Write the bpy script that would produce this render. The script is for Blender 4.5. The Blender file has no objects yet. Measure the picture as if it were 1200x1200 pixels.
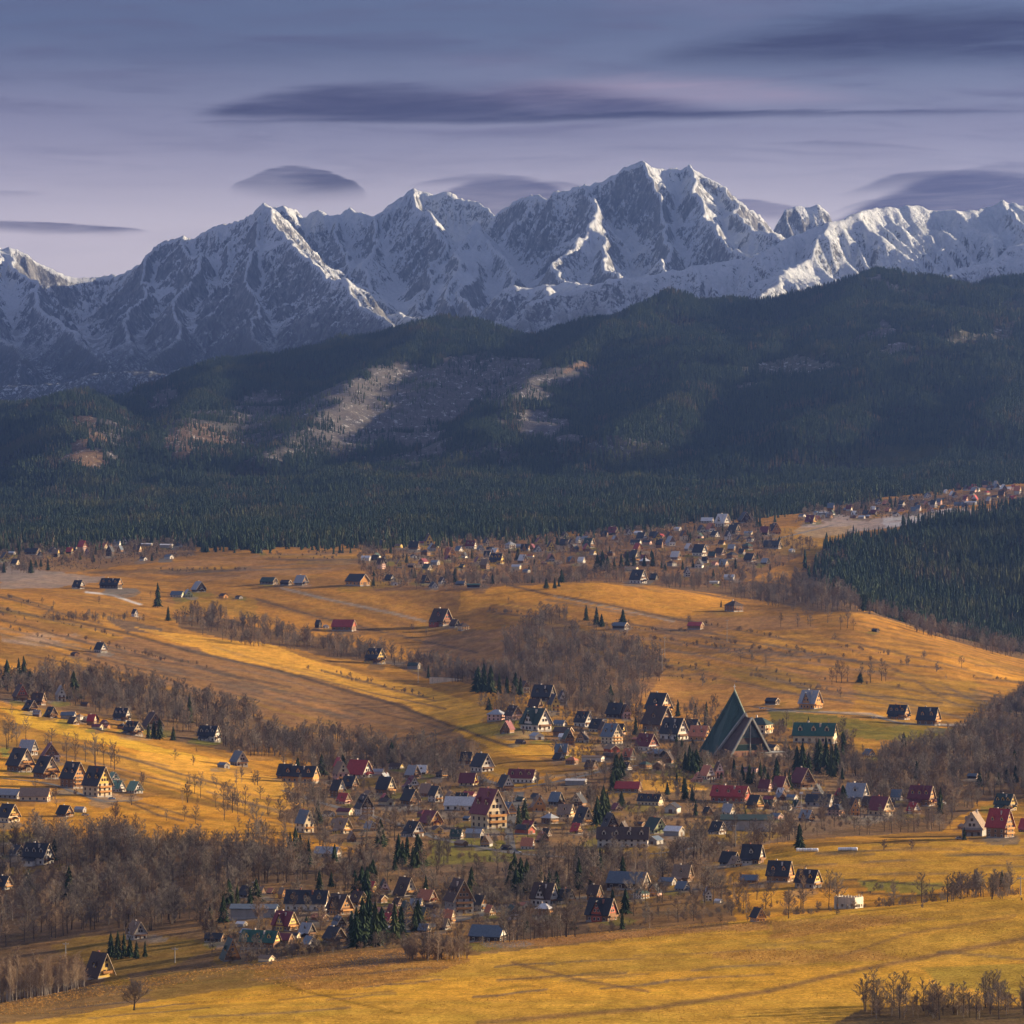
import bpy, bmesh, math, random
import numpy as np
from mathutils import Matrix, Vector

# ------------------------------------------------------------------ camera, world, sun, exposure
SC = bpy.context.scene
COL = SC.collection
F = 5650.0          # focal length in photo pixels (photo 1200 x 1200)
HY = 550.0          # photo row of the horizon (the camera looks level)
rng = np.random.default_rng(11)
random.seed(5)

cam = bpy.data.cameras.new('camera')
cam_o = bpy.data.objects.new('camera', cam)
COL.objects.link(cam_o)
cam_o.location = (0, 0, 0)
cam_o.rotation_euler = (math.radians(90), 0, 0)
cam.sensor_width = 36.0
cam.sensor_fit = 'HORIZONTAL'
cam.lens = 36.0 * F / 1200.0
cam.shift_y = -(600.0 - HY) / 1200.0
cam.clip_start = 1.0
cam.clip_end = 120000.0
SC.camera = cam_o

SUN_EL = math.radians(13.0)
SUN_PHI = math.radians(18.0)        # how far beyond "due right" the sun stands
sx, sy, sz = (math.cos(SUN_PHI) * math.cos(SUN_EL), math.sin(SUN_PHI) * math.cos(SUN_EL), math.sin(SUN_EL))
sun = bpy.data.lights.new('sun', 'SUN')
sun.energy = 5.0
sun.angle = math.radians(0.6)
sun.color = (1.0, 0.76, 0.47)
sun_o = bpy.data.objects.new('sun', sun)
COL.objects.link(sun_o)
sun_o.rotation_euler = Vector((sx, sy, sz)).to_track_quat('Z', 'Y').to_euler()

SC.view_settings.view_transform = 'Standard'
SC.view_settings.look = 'None'
SC.view_settings.gamma = 1.0
SC.view_settings.use_curve_mapping = False
SC.view_settings.exposure = 1.5
SC.cycles.use_denoising = True
SC.cycles.max_bounces = 4
SC.cycles.diffuse_bounces = 2
SC.cycles.glossy_bounces = 2
SC.cycles.transmission_bounces = 2
SC.cycles.transparent_max_bounces = 4
SC.cycles.volume_bounces = 0
SC.cycles.use_light_tree = False
SC.cycles.use_adaptive_sampling = True
SC.cycles.adaptive_threshold = 0.02

world = bpy.data.worlds.new('World')
SC.world = world
world.use_nodes = True


class NT:
    """small helper round a node tree"""
    def __init__(self, tree):
        self.t = tree
        for n in list(tree.nodes):
            tree.nodes.remove(n)

    def n(self, kind, **kw):
        nd = self.t.nodes.new(kind)
        for k, v in kw.items():
            setattr(nd, k, v)
        return nd

    def put(self, sock, val):
        if isinstance(val, bpy.types.NodeSocket):
            self.t.links.new(val, sock)
        elif isinstance(val, (tuple, list)) and sock.type == 'RGBA' and len(val) == 3:
            sock.default_value = (*val, 1)
        else:
            sock.default_value = val

    def m(self, op, a, b=0.0, c=0.0, clamp=False):
        nd = self.n('ShaderNodeMath', operation=op, use_clamp=clamp)
        for i, v in enumerate((a, b, c)):
            self.put(nd.inputs[i], v)
        return nd.outputs[0]

    def ss(self, x, lo, hi, a=0.0, b=1.0):
        nd = self.n('ShaderNodeMapRange', interpolation_type='SMOOTHSTEP')
        self.put(nd.inputs['Value'], x)
        self.put(nd.inputs['From Min'], lo)
        self.put(nd.inputs['From Max'], hi)
        self.put(nd.inputs['To Min'], a)
        self.put(nd.inputs['To Max'], b)
        return nd.outputs[0]

    def mix(self, f, a, b, mode='MIX'):
        nd = self.n('ShaderNodeMix', data_type='RGBA', blend_type=mode)
        self.put(nd.inputs[0], f)
        self.put(nd.inputs[6], a)
        self.put(nd.inputs[7], b)
        return nd.outputs[2]

    def noise(self, vec, scale, detail=4.0, rough=0.55, dist=0.0):
        nd = self.n('ShaderNodeTexNoise')
        if vec is not None:
            self.put(nd.inputs['Vector'], vec)
        nd.inputs['Scale'].default_value = scale
        nd.inputs['Detail'].default_value = detail
        nd.inputs['Roughness'].default_value = rough
        nd.inputs['Distortion'].default_value = dist
        return nd.outputs[0]

    def xyz(self, x, y, z):
        nd = self.n('ShaderNodeCombineXYZ')
        for i, v in enumerate((x, y, z)):
            self.put(nd.inputs[i], v)
        return nd.outputs[0]

    def scale(self, vec, s):
        nd = self.n('ShaderNodeVectorMath', operation='MULTIPLY')
        self.put(nd.inputs[0], vec)
        nd.inputs[1].default_value = s
        return nd.outputs[0]


def build_world():
    w = NT(world.node_tree)
    out = w.n('ShaderNodeOutputWorld')
    bg = w.n('ShaderNodeBackground')
    bg.inputs['Strength'].default_value = 0.1
    sky = w.n('ShaderNodeTexSky', sky_type='NISHITA')
    sky.sun_disc = False
    sky.sun_elevation = SUN_EL
    sky.sun_rotation = math.atan2(sx, sy)      # clockwise from +Y
    sky.air_density = 1.0
    sky.dust_density = 0.6
    sky.altitude = 1000
    tc = w.n('ShaderNodeTexCoord')
    sep = w.n('ShaderNodeSeparateXYZ')
    w.t.links.new(tc.outputs['Generated'], sep.inputs[0])
    x, y, z = sep.outputs
    az = w.m('ARCTAN2', x, y)
    hor = w.m('SQRT', w.m('ADD', w.m('MULTIPLY', x, x), w.m('MULTIPLY', y, y)))
    el = w.m('ARCTAN2', z, hor)
    U = w.m('MULTIPLY_ADD', az, F, 600.0)          # directions measured in 1/5650 rad
    V = w.m('MULTIPLY_ADD', el, -F, HY)
    pv = w.xyz(w.m('MULTIPLY', U, 0.0020), w.m('MULTIPLY', V, 0.010), 0.0)
    n1 = w.noise(pv, 1.0, 4.0, 0.5, 0.6)
    nn = w.m('SUBTRACT', n1, 0.5)
    Vw = w.m('ADD', V, w.m('MULTIPLY', nn, 60.0))

    # base: a high veil, lilac low down, a blue-grey bank above it, and veil again over the rest of the sky
    low, mid, bank, veil = (2.75, 2.28, 2.65), (1.08, .86, 1.42), (.14, .135, .58), (1.15, 1.15, 1.6)
    c = w.mix(w.ss(Vw, 290, 140), low, mid)
    c = w.mix(w.ss(Vw, 200, 20), c, bank)
    c = w.mix(w.ss(Vw, -120, -700), c, veil)
    c = w.mix(0.10, c, sky.outputs[0])
    plain = c
    bg0 = w.n('ShaderNodeBackground')
    bg0.inputs['Strength'].default_value = 0.1
    w.put(bg0.inputs['Color'], plain)

    # the lens clouds over the range
    pv2 = w.xyz(w.m('MULTIPLY', U, 0.005), w.m('MULTIPLY', V, 0.050), 3.7)
    n2 = w.m('SUBTRACT', w.noise(pv2, 1.0, 4.0, 0.55, 0.5), 0.5)
    n3 = w.m('SUBTRACT', w.noise(w.xyz(w.m('MULTIPLY', U, 0.011), w.m('MULTIPLY_ADD', U, .012, w.m('MULTIPLY', V, 0.15)), 8.1), 1.0, 4.0, 0.6, 0.8), 0.5)
    fib = w.m('MULTIPLY', w.ss(n2, -0.32, 0.12, 0.5, 1.0), w.ss(n3, -0.3, 0.15, 0.75, 1.0))
    wob = w.m('ADD', w.m('MULTIPLY', nn, 20.0), w.m('ADD', w.m('MULTIPLY', n2, 13.0), w.m('MULTIPLY', n3, 5.0)))
    Vn = w.m('ADD', V, wob)

    def lens(c, cx, cy, a, bt, bb, op, col, st=6.0, sb=14.0, arch=0.0, tilt=0.0, ends=.5, fibre=True):
        """cloud between an arched top edge and a soft lower edge; st and sb are the widths of those edges"""
        ex = w.m('DIVIDE', w.m('SUBTRACT', U, cx), a)
        e2 = w.m('MULTIPLY', ex, ex)
        dome = w.m('MAXIMUM', w.m('SUBTRACT', 1.0, e2), 0.0)
        v = w.m('SUBTRACT', Vn, cy)
        v = w.m('SUBTRACT', v, w.m('MULTIPLY', e2, arch))
        v = w.m('SUBTRACT', v, w.m('MULTIPLY', ex, tilt))
        up = w.ss(w.m('MULTIPLY_ADD', dome, bt, v), 0.0, st)
        dn = w.ss(w.m('SUBTRACT', w.m('MULTIPLY', dome, bb), v), -sb * .4, sb)
        f = w.m('MULTIPLY', w.m('MULTIPLY', up, dn), w.ss(dome, 0.0, ends))
        if fibre:
            f = w.m('MULTIPLY', f, fib)
        return w.mix(w.m('MULTIPLY', f, op), c, col)

    D, D2, L1 = (.25, .215, .44), (.42, .36, .66), (1.5, 1.22, 1.55)
    c = w.mix(w.m('MULTIPLY', w.ss(n2, -.1, .3), w.ss(V, 270, 110, 0.0, .55)), c, D2)
    c = w.mix(w.m('MULTIPLY', w.ss(nn, .0, .22), .25), c, (.95, .82, 1.25))
    # bank at the top right, faint bands at the top
    c = lens(c, 1120, 62, 440, 62, 18, 1.0, (.13, .115, .30), 30, 24, 6, -6, .5)
    c = lens(c, 1160, 22, 240, 20, 14, .6, (.15, .14, .32), 14, 14, 4, 0, .7)
    c = lens(c, 330, 60, 420, 22, 18, .35, (.24, .25, .55), 20, 26, 4, -6, .8)
    # long lens deck across the middle with its lit upper right part
    c = lens(c, 760, 116, 330, 36, 10, .9, (1.6, 1.28, 1.68), 26, 16, 4, 0, .8)
    c = lens(c, 560, 130, 370, 44, 10, .95, (.33, .275, .56), 24, 12, 4, 2, .45)
    c = lens(c, 440, 135, 235, 46, 6, .9, (.19, .165, .38), 20, 8, 2, 0, .45)
    c = lens(c, 730, 137, 580, 8, 5, .95, (.19, .16, .38), 5, 7, 2, -6, .4)
    c = lens(c, 700, 152, 420, 8, 14, .40, (.72, .6, 1.0), 8, 22, 0, 0, .8)
    c = lens(c, 1150, 132, 170, 10, 8, .6, D2, 10, 14, 0, -4, .7)
    c = lens(c, 1000, 172, 150, 4, 4, .6, D2, 4, 9, 0, 8, .7)
    # cap clouds low over the peaks
    c = lens(c, 350, 213, 84, 22, 20, .95, (.24, .20, .42), 3, 26, 10, 4, .22)
    c = lens(c, 372, 206, 56, 8, 12, .6, (.19, .16, .34), 5, 16, 8, 8, .4)
    c = lens(c, 60, 271, 125, 11, 5, .95, (.36, .30, .58), 3, 9, -2, 5, .35)
    c = lens(c, 15, 226, 55, 3, 4, .5, D2, 4, 8, 0, 0, .6)
    c = lens(c, 590, 240, 112, 34, 30, .85, (.42, .37, .68), 8, 20, 8, 0, .35)
    c = lens(c, 560, 212, 92, 9, 5, .60, (.42, .36, .68), 4, 9, 5, -3, .5)
    c = lens(c, 650, 222, 60, 8, 5, .45, (.42, .36, .68), 4, 9, 6, 2, .5)
    c = lens(c, 895, 246, 75, 11, 14, .7, (.58, .5, .88), 4, 12, 0, 6, .5)
    c = lens(c, 1150, 250, 195, 52, 30, .95, (.46, .41, .74), 12, 20, 14, -6, .25)
    c = lens(c, 1120, 214, 150, 16, 6, .65, (.40, .35, .66), 5, 12, 10, -6, .5)
    c = lens(c, 1075, 232, 120, 12, 5, .50, (.40, .36, .68), 4, 12, 8, -14, .5)
    c = lens(c, 1210, 202, 120, 12, 6, .5, (.42, .36, .68), 5, 12, 8, 4, .5)
    w.put(bg.inputs['Color'], c)
    # away from the range only the veil and the bank remain
    f = w.m('MULTIPLY', w.ss(w.m('ABSOLUTE', az), .26, .18), w.m('MULTIPLY', w.ss(V, -160, -40), w.ss(V, 420, 350)))
    ms = w.n('ShaderNodeMixShader')
    w.put(ms.inputs[0], f)
    w.t.links.new(bg0.outputs[0], ms.inputs[1])
    w.t.links.new(bg.outputs[0], ms.inputs[2])
    w.t.links.new(ms.outputs[0], out.inputs[0])


build_world()
world.cycles.sampling_method = 'MANUAL'
world.cycles.sample_map_resolution = 256


# ------------------------------------------------------------------ numeric helpers
def px_of(X, Y, Z):
    return 600 + F * X / Y, HY - F * Z / Y


def pchip(xk, yk, x):
    """monotone cubic through (xk, yk[:, c]) for every column c, sampled at x"""
    h = np.diff(xk)[:, None]
    dl = np.diff(yk, axis=0) / h
    m = np.zeros_like(yk)
    same = dl[:-1] * dl[1:] > 0
    w1 = 2 * h[1:] + h[:-1]
    w2 = h[1:] + 2 * h[:-1]
    with np.errstate(divide='ignore', invalid='ignore'):
        hm = (w1 + w2) / (w1 / dl[:-1] + w2 / dl[1:])
    m[1:-1] = np.where(same, hm, 0)
    m[0] = dl[0]
    m[-1] = dl[-1]
    i = np.clip(np.searchsorted(xk, x, side='right') - 1, 0, len(xk) - 2)
    hh = (xk[i + 1] - xk[i])[:, None]
    t = ((x - xk[i]) / hh[:, 0])[:, None]
    h00 = 2 * t**3 - 3 * t**2 + 1
    h10 = t**3 - 2 * t**2 + t
    h01 = -2 * t**3 + 3 * t**2
    h11 = t**3 - t**2
    return h00 * yk[i] + h10 * hh * m[i] + h01 * yk[i + 1] + h11 * hh * m[i + 1]


def vnoise(x, y, seed=0):
    """value noise, vectorised"""
    xi = np.floor(x).astype(np.int64)
    yi = np.floor(y).astype(np.int64)
    fx = x - xi
    fy = y - yi
    fx = fx * fx * fx * (fx * (fx * 6 - 15) + 10)
    fy = fy * fy * fy * (fy * (fy * 6 - 15) + 10)

    def hsh(a, b):
        n = (a * 374761393 + b * 668265263 + seed * 974634777) & 0xFFFFFFFF
        n = ((n ^ (n >> 13)) * 1274126177) & 0xFFFFFFFF
        n = (n ^ (n >> 16)) & 0xFFFF
        return n / 65535.0
    a = hsh(xi, yi)
    b = hsh(xi + 1, yi)
    c = hsh(xi, yi + 1)
    d = hsh(xi + 1, yi + 1)
    return (a * (1 - fx) + b * fx) * (1 - fy) + (c * (1 - fx) + d * fx) * fy


def fbm(x, y, octv=4, seed=0, gain=0.5):
    s = np.zeros_like(x, dtype=float)
    a, tot = 1.0, 0.0
    for o in range(octv):
        s += a * vnoise(x * 2**o + 17.3 * o, y * 2**o - 9.1 * o, seed + o)
        tot += a
        a *= gain
    return s / tot - 0.5


def inpoly(x, y, poly):
    r = np.zeros(x.shape, bool)
    n = len(poly)
    for i in range(n):
        x0, y0 = poly[i]
        x1, y1 = poly[(i + 1) % n]
        if y0 == y1:
            continue
        c = ((y0 > y) != (y1 > y)) & (x < (x1 - x0) * (y - y0) / (y1 - y0) + x0)
        r ^= c
    return r


def grid_mesh(name, verts, nr, nc, mats, attrs=None, smooth=True):
    """grid of nr x nc vertices as one mesh"""
    me = bpy.data.meshes.new(name)
    idx = np.arange(nr * nc).reshape(nr, nc)
    q = np.stack([idx[:-1, :-1], idx[:-1, 1:], idx[1:, 1:], idx[1:, :-1]], -1).reshape(-1, 4)
    me.vertices.add(len(verts))
    me.vertices.foreach_set('co', np.ascontiguousarray(verts, dtype=np.float32).ravel())
    me.loops.add(q.size)
    me.loops.foreach_set('vertex_index', q.ravel().astype(np.int32))
    me.polygons.add(len(q))
    me.polygons.foreach_set('loop_start', np.arange(0, q.size, 4, dtype=np.int32))
    me.polygons.foreach_set('use_smooth', np.full(len(q), smooth, dtype=bool))
    me.update(calc_edges=True)
    for an, av in (attrs or {}).items():
        if av.ndim == 2:
            a = me.attributes.new(an, 'FLOAT_COLOR', 'POINT')
            a.data.foreach_set('color', np.concatenate([av, np.ones((len(av), 1))], 1).astype(np.float32).ravel())
        else:
            a = me.attributes.new(an, 'FLOAT', 'POINT')
            a.data.foreach_set('value', av.astype(np.float32).ravel())
    for m_ in mats:
        me.materials.append(m_)
    o = bpy.data.objects.new(name, me)
    COL.objects.link(o)
    return o


def tag(o, label=None, cat=None, group=None, kind=None):
    if label:
        o['label'] = label
    if cat:
        o['category'] = cat
    if group:
        o['group'] = group
    if kind:
        o['kind'] = kind
    return o


def new_mat(name):
    m_ = bpy.data.materials.new(name)
    m_.use_nodes = True
    t = NT(m_.node_tree)
    out = t.n('ShaderNodeOutputMaterial')
    bs = t.n('ShaderNodeBsdfPrincipled')
    bs.inputs['Roughness'].default_value = 0.9
    bs.inputs['Specular IOR Level'].default_value = 0.15
    t.links_out = t.t.links.new(bs.outputs[0], out.inputs[0])
    return m_, t, bs


# ------------------------------------------------------------------ the terrain from the near field to the forested foothills
def C(*pts):
    xs = [p[0] for p in pts]
    ys = [p[1] for p in pts]
    return lambda x: np.interp(x, xs, ys)


SKY_H = C((-200, 500), (0, 487), (60, 474), (100, 470), (200, 448), (300, 432), (400, 413), (480, 393), (540, 381),
          (600, 388), (650, 392), (700, 373), (740, 364), (790, 356), (850, 362), (900, 368), (950, 360), (1000, 338),
          (1035, 326), (1080, 336), (1150, 339), (1200, 337), (1400, 350))
CREST_A = C((-200, 1205), (0, 1175), (75, 1163), (100, 1156), (200, 1140), (300, 1127), (410, 1113), (475, 1108),
            (600, 1104), (750, 1092), (900, 1080), (1000, 1070), (1100, 1060), (1200, 1052), (1400, 1040))


def zc(zv):
    """a curve at a fixed height instead of a photo row"""
    return ('z', zv)


CURVES = [
    (6, zc(-2.0)), (60, zc(-9.5)), (600, zc(-104.0)), (1000, zc(-158.0)), (1250, zc(-171.0)),
    (1450, C((-200, 1206), (600, 1199), (1400, 1192))),
    (1620, lambda x: 0.5 * (CREST_A(x) + 1194) + 2),
    (1800, CREST_A),
    (1950, lambda x: CREST_A(x) + np.interp(x, [0, 150, 400, 1000], [1, 2, 6, 5])),
    (2150, C((-200, 1120), (0, 1112), (300, 1079), (600, 1072), (800, 1056), (900, 1051), (1000, 1050), (1200, 1040), (1400, 1035))),
    (2400, C((-200, 1060), (0, 1052), (300, 1030), (600, 1020), (850, 1008), (960, 991), (1050, 986), (1200, 983), (1400, 980))),
    (2600, C((-200, 1005), (0, 1000), (150, 985), (300, 985), (850, 985), (960, 987), (1050, 989), (1200, 987), (1400, 985))),
    (2900, C((-200, 930), (0, 935), (150, 942), (300, 947), (450, 948), (600, 945), (750, 945), (900, 950), (1050, 958), (1200, 958), (1400, 960))),
    (3200, C((-200, 885), (0, 890), (100, 895), (200, 905), (300, 915), (400, 921), (600, 900), (750, 895), (900, 897), (1050, 909), (1200, 917), (1400, 915))),
    (3500, C((-200, 840), (0, 850), (100, 860), (200, 876), (300, 890), (400, 896), (500, 885), (600, 867), (700, 872), (800, 872), (900, 868), (1050, 871), (1200, 882), (1400, 880))),
    (3800, C((-200, 805), (0, 815), (100, 828), (200, 840), (300, 851), (400, 857), (500, 850), (550, 840), (600, 831), (700, 840), (800, 845), (900, 840), (1000, 838), (1100, 845), (1200, 852), (1400, 850))),
    (4200, C((-200, 765), (0, 775), (100, 785), (200, 795), (300, 805), (400, 815), (500, 815), (600, 800), (700, 800), (800, 805), (900, 800), (1000, 800), (1100, 802), (1200, 812), (1400, 815))),
    (4600, C((-200, 728), (0, 735), (100, 745), (200, 755), (300, 765), (400, 776), (500, 782), (600, 765), (700, 760), (800, 755), (900, 750), (1000, 745), (1100, 757), (1200, 784), (1400, 800))),
    (4950, C((-200, 700), (0, 705), (100, 710), (200, 720), (300, 730), (400, 735), (500, 735), (600, 720), (700, 715), (800, 720), (900, 720), (1000, 712), (1050, 727), (1100, 742), (1200, 766), (1400, 790))),
    (5250, C((-200, 692), (0, 692), (100, 694), (200, 700), (300, 700), (400, 695), (500, 690), (600, 684), (700, 681), (750, 686), (800, 693), (850, 702), (900, 706), (950, 699), (1000, 703), (1050, 732), (1100, 750), (1200, 776), (1400, 795))),
    (5600, C((-200, 682), (0, 680), (100, 683), (200, 682), (300, 675), (400, 672), (500, 674), (600, 684), (700, 682), (800, 686), (900, 689), (1000, 692), (1050, 715), (1200, 748), (1400, 765))),
    (6000, C((-200, 668), (0, 665), (100, 668), (200, 661), (300, 656), (400, 653), (500, 655), (600, 660), (700, 659), (800, 660), (900, 662), (950, 662), (1000, 664), (1100, 680), (1200, 688), (1400, 695))),
    (6400, C((-200, 655), (0, 651), (100, 650), (200, 648), (300, 642), (400, 641), (500, 642), (600, 645), (700, 641), (800, 638), (900, 636), (960, 640), (1000, 640), (1100, 628), (1200, 618), (1400, 610))),
    (6900, C((-200, 642), (0, 640), (200, 638), (300, 635), (400, 631), (500, 631), (600, 630), (700, 627), (800, 622), (900, 615), (1000, 613), (1100, 606), (1200, 598), (1400, 592))),
    (7500, C((-200, 632), (0, 629), (200, 625), (400, 615), (600, 611), (800, 604), (900, 600), (1000, 594), (1100, 588), (1200, 582), (1400, 575))),
    (8200, C((-200, 616), (0, 612), (400, 600), (600, 597), (800, 590), (1000, 579), (1200, 567), (1400, 560))),
    (8900, C((-200, 600), (0, 595), (400, 581), (800, 573), (1200, 552), (1400, 545))),
    (9600, C((-200, 570), (0, 563), (60, 553), (100, 548), (150, 560), (230, 548), (300, 560), (400, 556), (500, 552), (600, 550), (800, 541), (1000, 531), (1200, 516), (1400, 505))),
    (10400, C((-200, 525), (0, 515), (60, 498), (105, 494), (160, 520), (225, 506), (280, 522), (400, 528), (500, 533), (600, 513), (650, 503), (700, 505), (800, 483), (900, 474), (1000, 460), (1100, 440), (1200, 430), (1400, 425))),
    (11200, C((-200, 505), (0, 491), (60, 478), (110, 484), (170, 504), (240, 486), (300, 492), (400, 484), (500, 478), (570, 488), (640, 474), (700, 452), (760, 434), (820, 424), (900, 432), (1000, 408), (1050, 404), (1100, 396), (1200, 390), (1400, 390))),
    (12000, C((-200, 505), (0, 489), (100, 483), (200, 468), (300, 454), (400, 442), (500, 424), (600, 424), (700, 408), (760, 398), (800, 390), (900, 398), (1000, 372), (1050, 364), (1100, 368), (1200, 368), (1400, 375))),
    (12800, SKY_H),
    (13600, lambda x: SKY_H(x) + 60),
    (14400, lambda x: SKY_H(x) + 130),
]
NCOL = 680
PXC = np.linspace(-190, 1390, NCOL)
UC = (PXC - 600) / F
dk = np.array([c[0] for c in CURVES], float)
zk = np.zeros((len(CURVES), NCOL))
for i, (d, cv) in enumerate(CURVES):
    zk[i] = cv[1] if isinstance(cv, tuple) else (HY - cv(PXC)) / F * d
# soften the corners of the control curves sideways
for i, (d, cv) in enumerate(CURVES):
    if not isinstance(cv, tuple):
        kern = np.hanning(27)
        kern /= kern.sum()
        pad = np.pad(zk[i], 13, mode='edge')
        zk[i] = np.convolve(pad, kern, mode='valid')
DR = np.concatenate([
    np.array([6, 20, 60, 150, 300, 450, 600, 800, 1000, 1150, 1250]),
    np.linspace(1300, 1800, 80), np.linspace(1806, 3500, 190), np.linspace(3512, 5250, 130),
    np.linspace(5270, 6900, 70), np.linspace(6940, 8900, 60), np.linspace(8935, 14400, 190)])
NROW = len(DR)
ZG = pchip(dk, zk, DR)
XG = UC[None, :] * DR[:, None]
YG = np.broadcast_to(DR[:, None], XG.shape).copy()
wv = np.clip((DR - 1300) / 300, 0, 1)[:, None]
wm = np.clip((DR - 4000) / 1500, 0, 1)[:, None]
wh = np.clip((DR - 8800) / 1200, 0, 1)[:, None]
ZG += wv * (1.6 * fbm(XG / 120, YG / 160, 4, 3) + 0.5 * fbm(XG / 22, YG / 30, 3, 4))
ZG += wm * 5.0 * fbm(XG / 260, YG / 320, 4, 5)
rid = 1 - np.abs(2 * (fbm(XG / 520 + 0.3 * fbm(XG / 300, YG / 300, 2, 9), YG / 900, 4, 7) + 0.5) - 1)
ZG += wh * (95 * (rid - 0.78) + 30 * fbm(XG / 150, YG / 240, 4, 8))
# spurs that run down from the foothill crest towards us
for pts in ([(790, 350, 12800), (735, 390, 12100), (668, 432, 11400), (610, 480, 10700), (570, 530, 9900)], [(1035, 326, 12800), (975, 368, 12100), (890, 420, 11300), (800, 468, 10500), (740, 520, 9700)],
            [(540, 380, 12800), (480, 416, 12100), (410, 462, 11300), (340, 512, 10500), (300, 545, 9800)], [(1200, 337, 12800), (1160, 376, 12100), (1085, 418, 11200), (1010, 466, 10400), (960, 520, 9500)],
            [(300, 432, 12800), (262, 458, 12100), (238, 480, 11400), (222, 502, 10700), (215, 540, 9900)], [(100, 470, 12800), (108, 478, 11900), (108, 488, 11000), (100, 515, 10300), (92, 548, 9700)],
            [(1390, 348, 12800), (1330, 380, 12000), (1270, 410, 11200), (1210, 450, 10400), (1160, 500, 9500)], [(640, 520, 10300), (680, 490, 10800), (760, 440, 11500), (850, 395, 12300)]):
    q = [((p[0] - 600) / F * p[2], p[2], (HY - p[1]) / F * p[2]) for p in pts]
    for (ax, ay, az_), (bx, by, bz) in zip(q[:-1], q[1:]):
        dx, dy = bx - ax, by - ay
        rs = slice(int(np.searchsorted(DR, min(ay, by) - 700)), int(np.searchsorted(DR, max(ay, by) + 700)))
        X, Y = XG[rs] + 130 * fbm(XG[rs] / 260, YG[rs] / 260, 3, 12), YG[rs]
        t = np.clip(((X - ax) * dx + (Y - ay) * dy) / (dx * dx + dy * dy), 0, 1)
        dd = np.hypot(X - ax - t * dx, Y - ay - t * dy)
        tz = az_ + t * (bz - az_) - .55 * np.sqrt(dd * dd + 900) + 34
        df = tz - ZG[rs]
        ZG[rs] += np.log1p(np.exp(np.clip(df / 9, -30, 30))) * 9 * (np.clip(df / 9, -30, 30) > -29)
PXG = np.broadcast_to(PXC[None, :], XG.shape)
PYG = HY - F * ZG / DR[:, None]
CUM = np.minimum.accumulate(np.where(DR[:, None] < 1200, 3000, PYG), axis=0)   # visibility horizon along each column


def ground_z(X, Y):
    X = np.asarray(X, float)
    Y = np.asarray(Y, float)
    c = np.clip((600 + F * X / Y - PXC[0]) / (PXC[1] - PXC[0]), 0, NCOL - 1.001)
    r = np.interp(Y, DR, np.arange(NROW))
    r = np.clip(r, 0, NROW - 1.001)
    ci, ri = c.astype(int), r.astype(int)
    fc, fr = c - ci, r - ri
    return ((ZG[ri, ci] * (1 - fc) + ZG[ri, ci + 1] * fc) * (1 - fr) + (ZG[ri + 1, ci] * (1 - fc) + ZG[ri + 1, ci + 1] * fc) * fr)


def hidden(X, Y, Z):
    """photo rows by which a point lies below the visible edge of nearer ground"""
    c = np.clip(np.rint((600 + F * X / Y - PXC[0]) / (PXC[1] - PXC[0])).astype(int), 0, NCOL - 1)
    r = np.clip(np.searchsorted(DR, Y) - 1, 0, NROW - 1)
    return (HY - F * Z / Y) - CUM[r, c]


def ground_at(px, py):
    """where the sight line through a photo point first meets the ground"""
    c = int(np.clip(round((px - PXC[0]) / (PXC[1] - PXC[0])), 0, NCOL - 1))
    col = CUM[:, c]
    r = int(np.searchsorted(-col, -py, side='left'))
    r = min(max(r, 12), NROW - 1)
    y0, y1 = col[r - 1], col[r]
    t = 0.0 if y0 == y1 else (y0 - py) / (y0 - y1)
    d = DR[r - 1] + (DR[r] - DR[r - 1]) * min(max(t, 0), 1)
    X = (px - 600) / F * d
    return X, d, float(ground_z(X, d))

# ------------------------------------------------------------------ ground cover colours (what grows there), kept on the vertices
GOLD, GOLD2 = np.array([.50, .240, .034]), np.array([.62, .33, .052])
OLIVE, GREEN = np.array([.27, .165, .028]), np.array([.17, .165, .035])
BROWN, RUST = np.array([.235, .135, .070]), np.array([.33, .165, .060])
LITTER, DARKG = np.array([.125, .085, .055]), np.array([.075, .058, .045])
FROST, GRAVEL, SNOWY = np.array([.36, .31, .29]), np.array([.34, .31, .28]), np.array([.62, .62, .64])
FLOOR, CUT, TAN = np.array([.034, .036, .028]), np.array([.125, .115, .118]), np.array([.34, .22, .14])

jx = PXG + 16 * fbm(XG / 60, YG / 90, 3, 21) * np.clip(3500 / YG, .4, 1.4)
jy = PYG + 7 * fbm(XG / 55, YG / 110, 3, 22)
COLG = np.empty(XG.shape + (3,))
# long narrow parcels, a different direction near and far
pa = (XG * 0.92 + YG * 0.39) / 26.0           # left and centre hills: strips run down towards the right
pb = (XG * 0.10 + YG * 0.99) / 30.0           # near fields: strips run across
near = np.clip((2500 - YG) / 300, 0, 1)
right = np.clip((PXG - 780) / 150, 0, 1)
par_s = vnoise(pa + 2.2 * fbm(XG / 300, YG / 300, 2, 31), YG / 900.0, 30)
par_r = vnoise((YG * 0.94 + XG * 0.34) / 26.0 + 2 * fbm(XG / 300, YG / 300, 2, 36), XG / 500, 35)
par_n = vnoise(pb + 1.5 * fbm(XG / 200, YG / 200, 2, 33), XG / 700.0, 34)
par = (par_s * (1 - right) + par_r * right) * (1 - near) + par_n * near
mott = fbm(XG / 40, YG / 70, 4, 38) + 0.5
fine = vnoise(((pa * 2.9) * (1 - right) + (YG * .94 + XG * .34) / 9 * right) * (1 - near) + pb * 3.1 * near, (YG * (1 - near) + XG * near) / 600.0, 32)
par = np.clip(par + (fine - .5) * .55, 0, 1)
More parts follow.
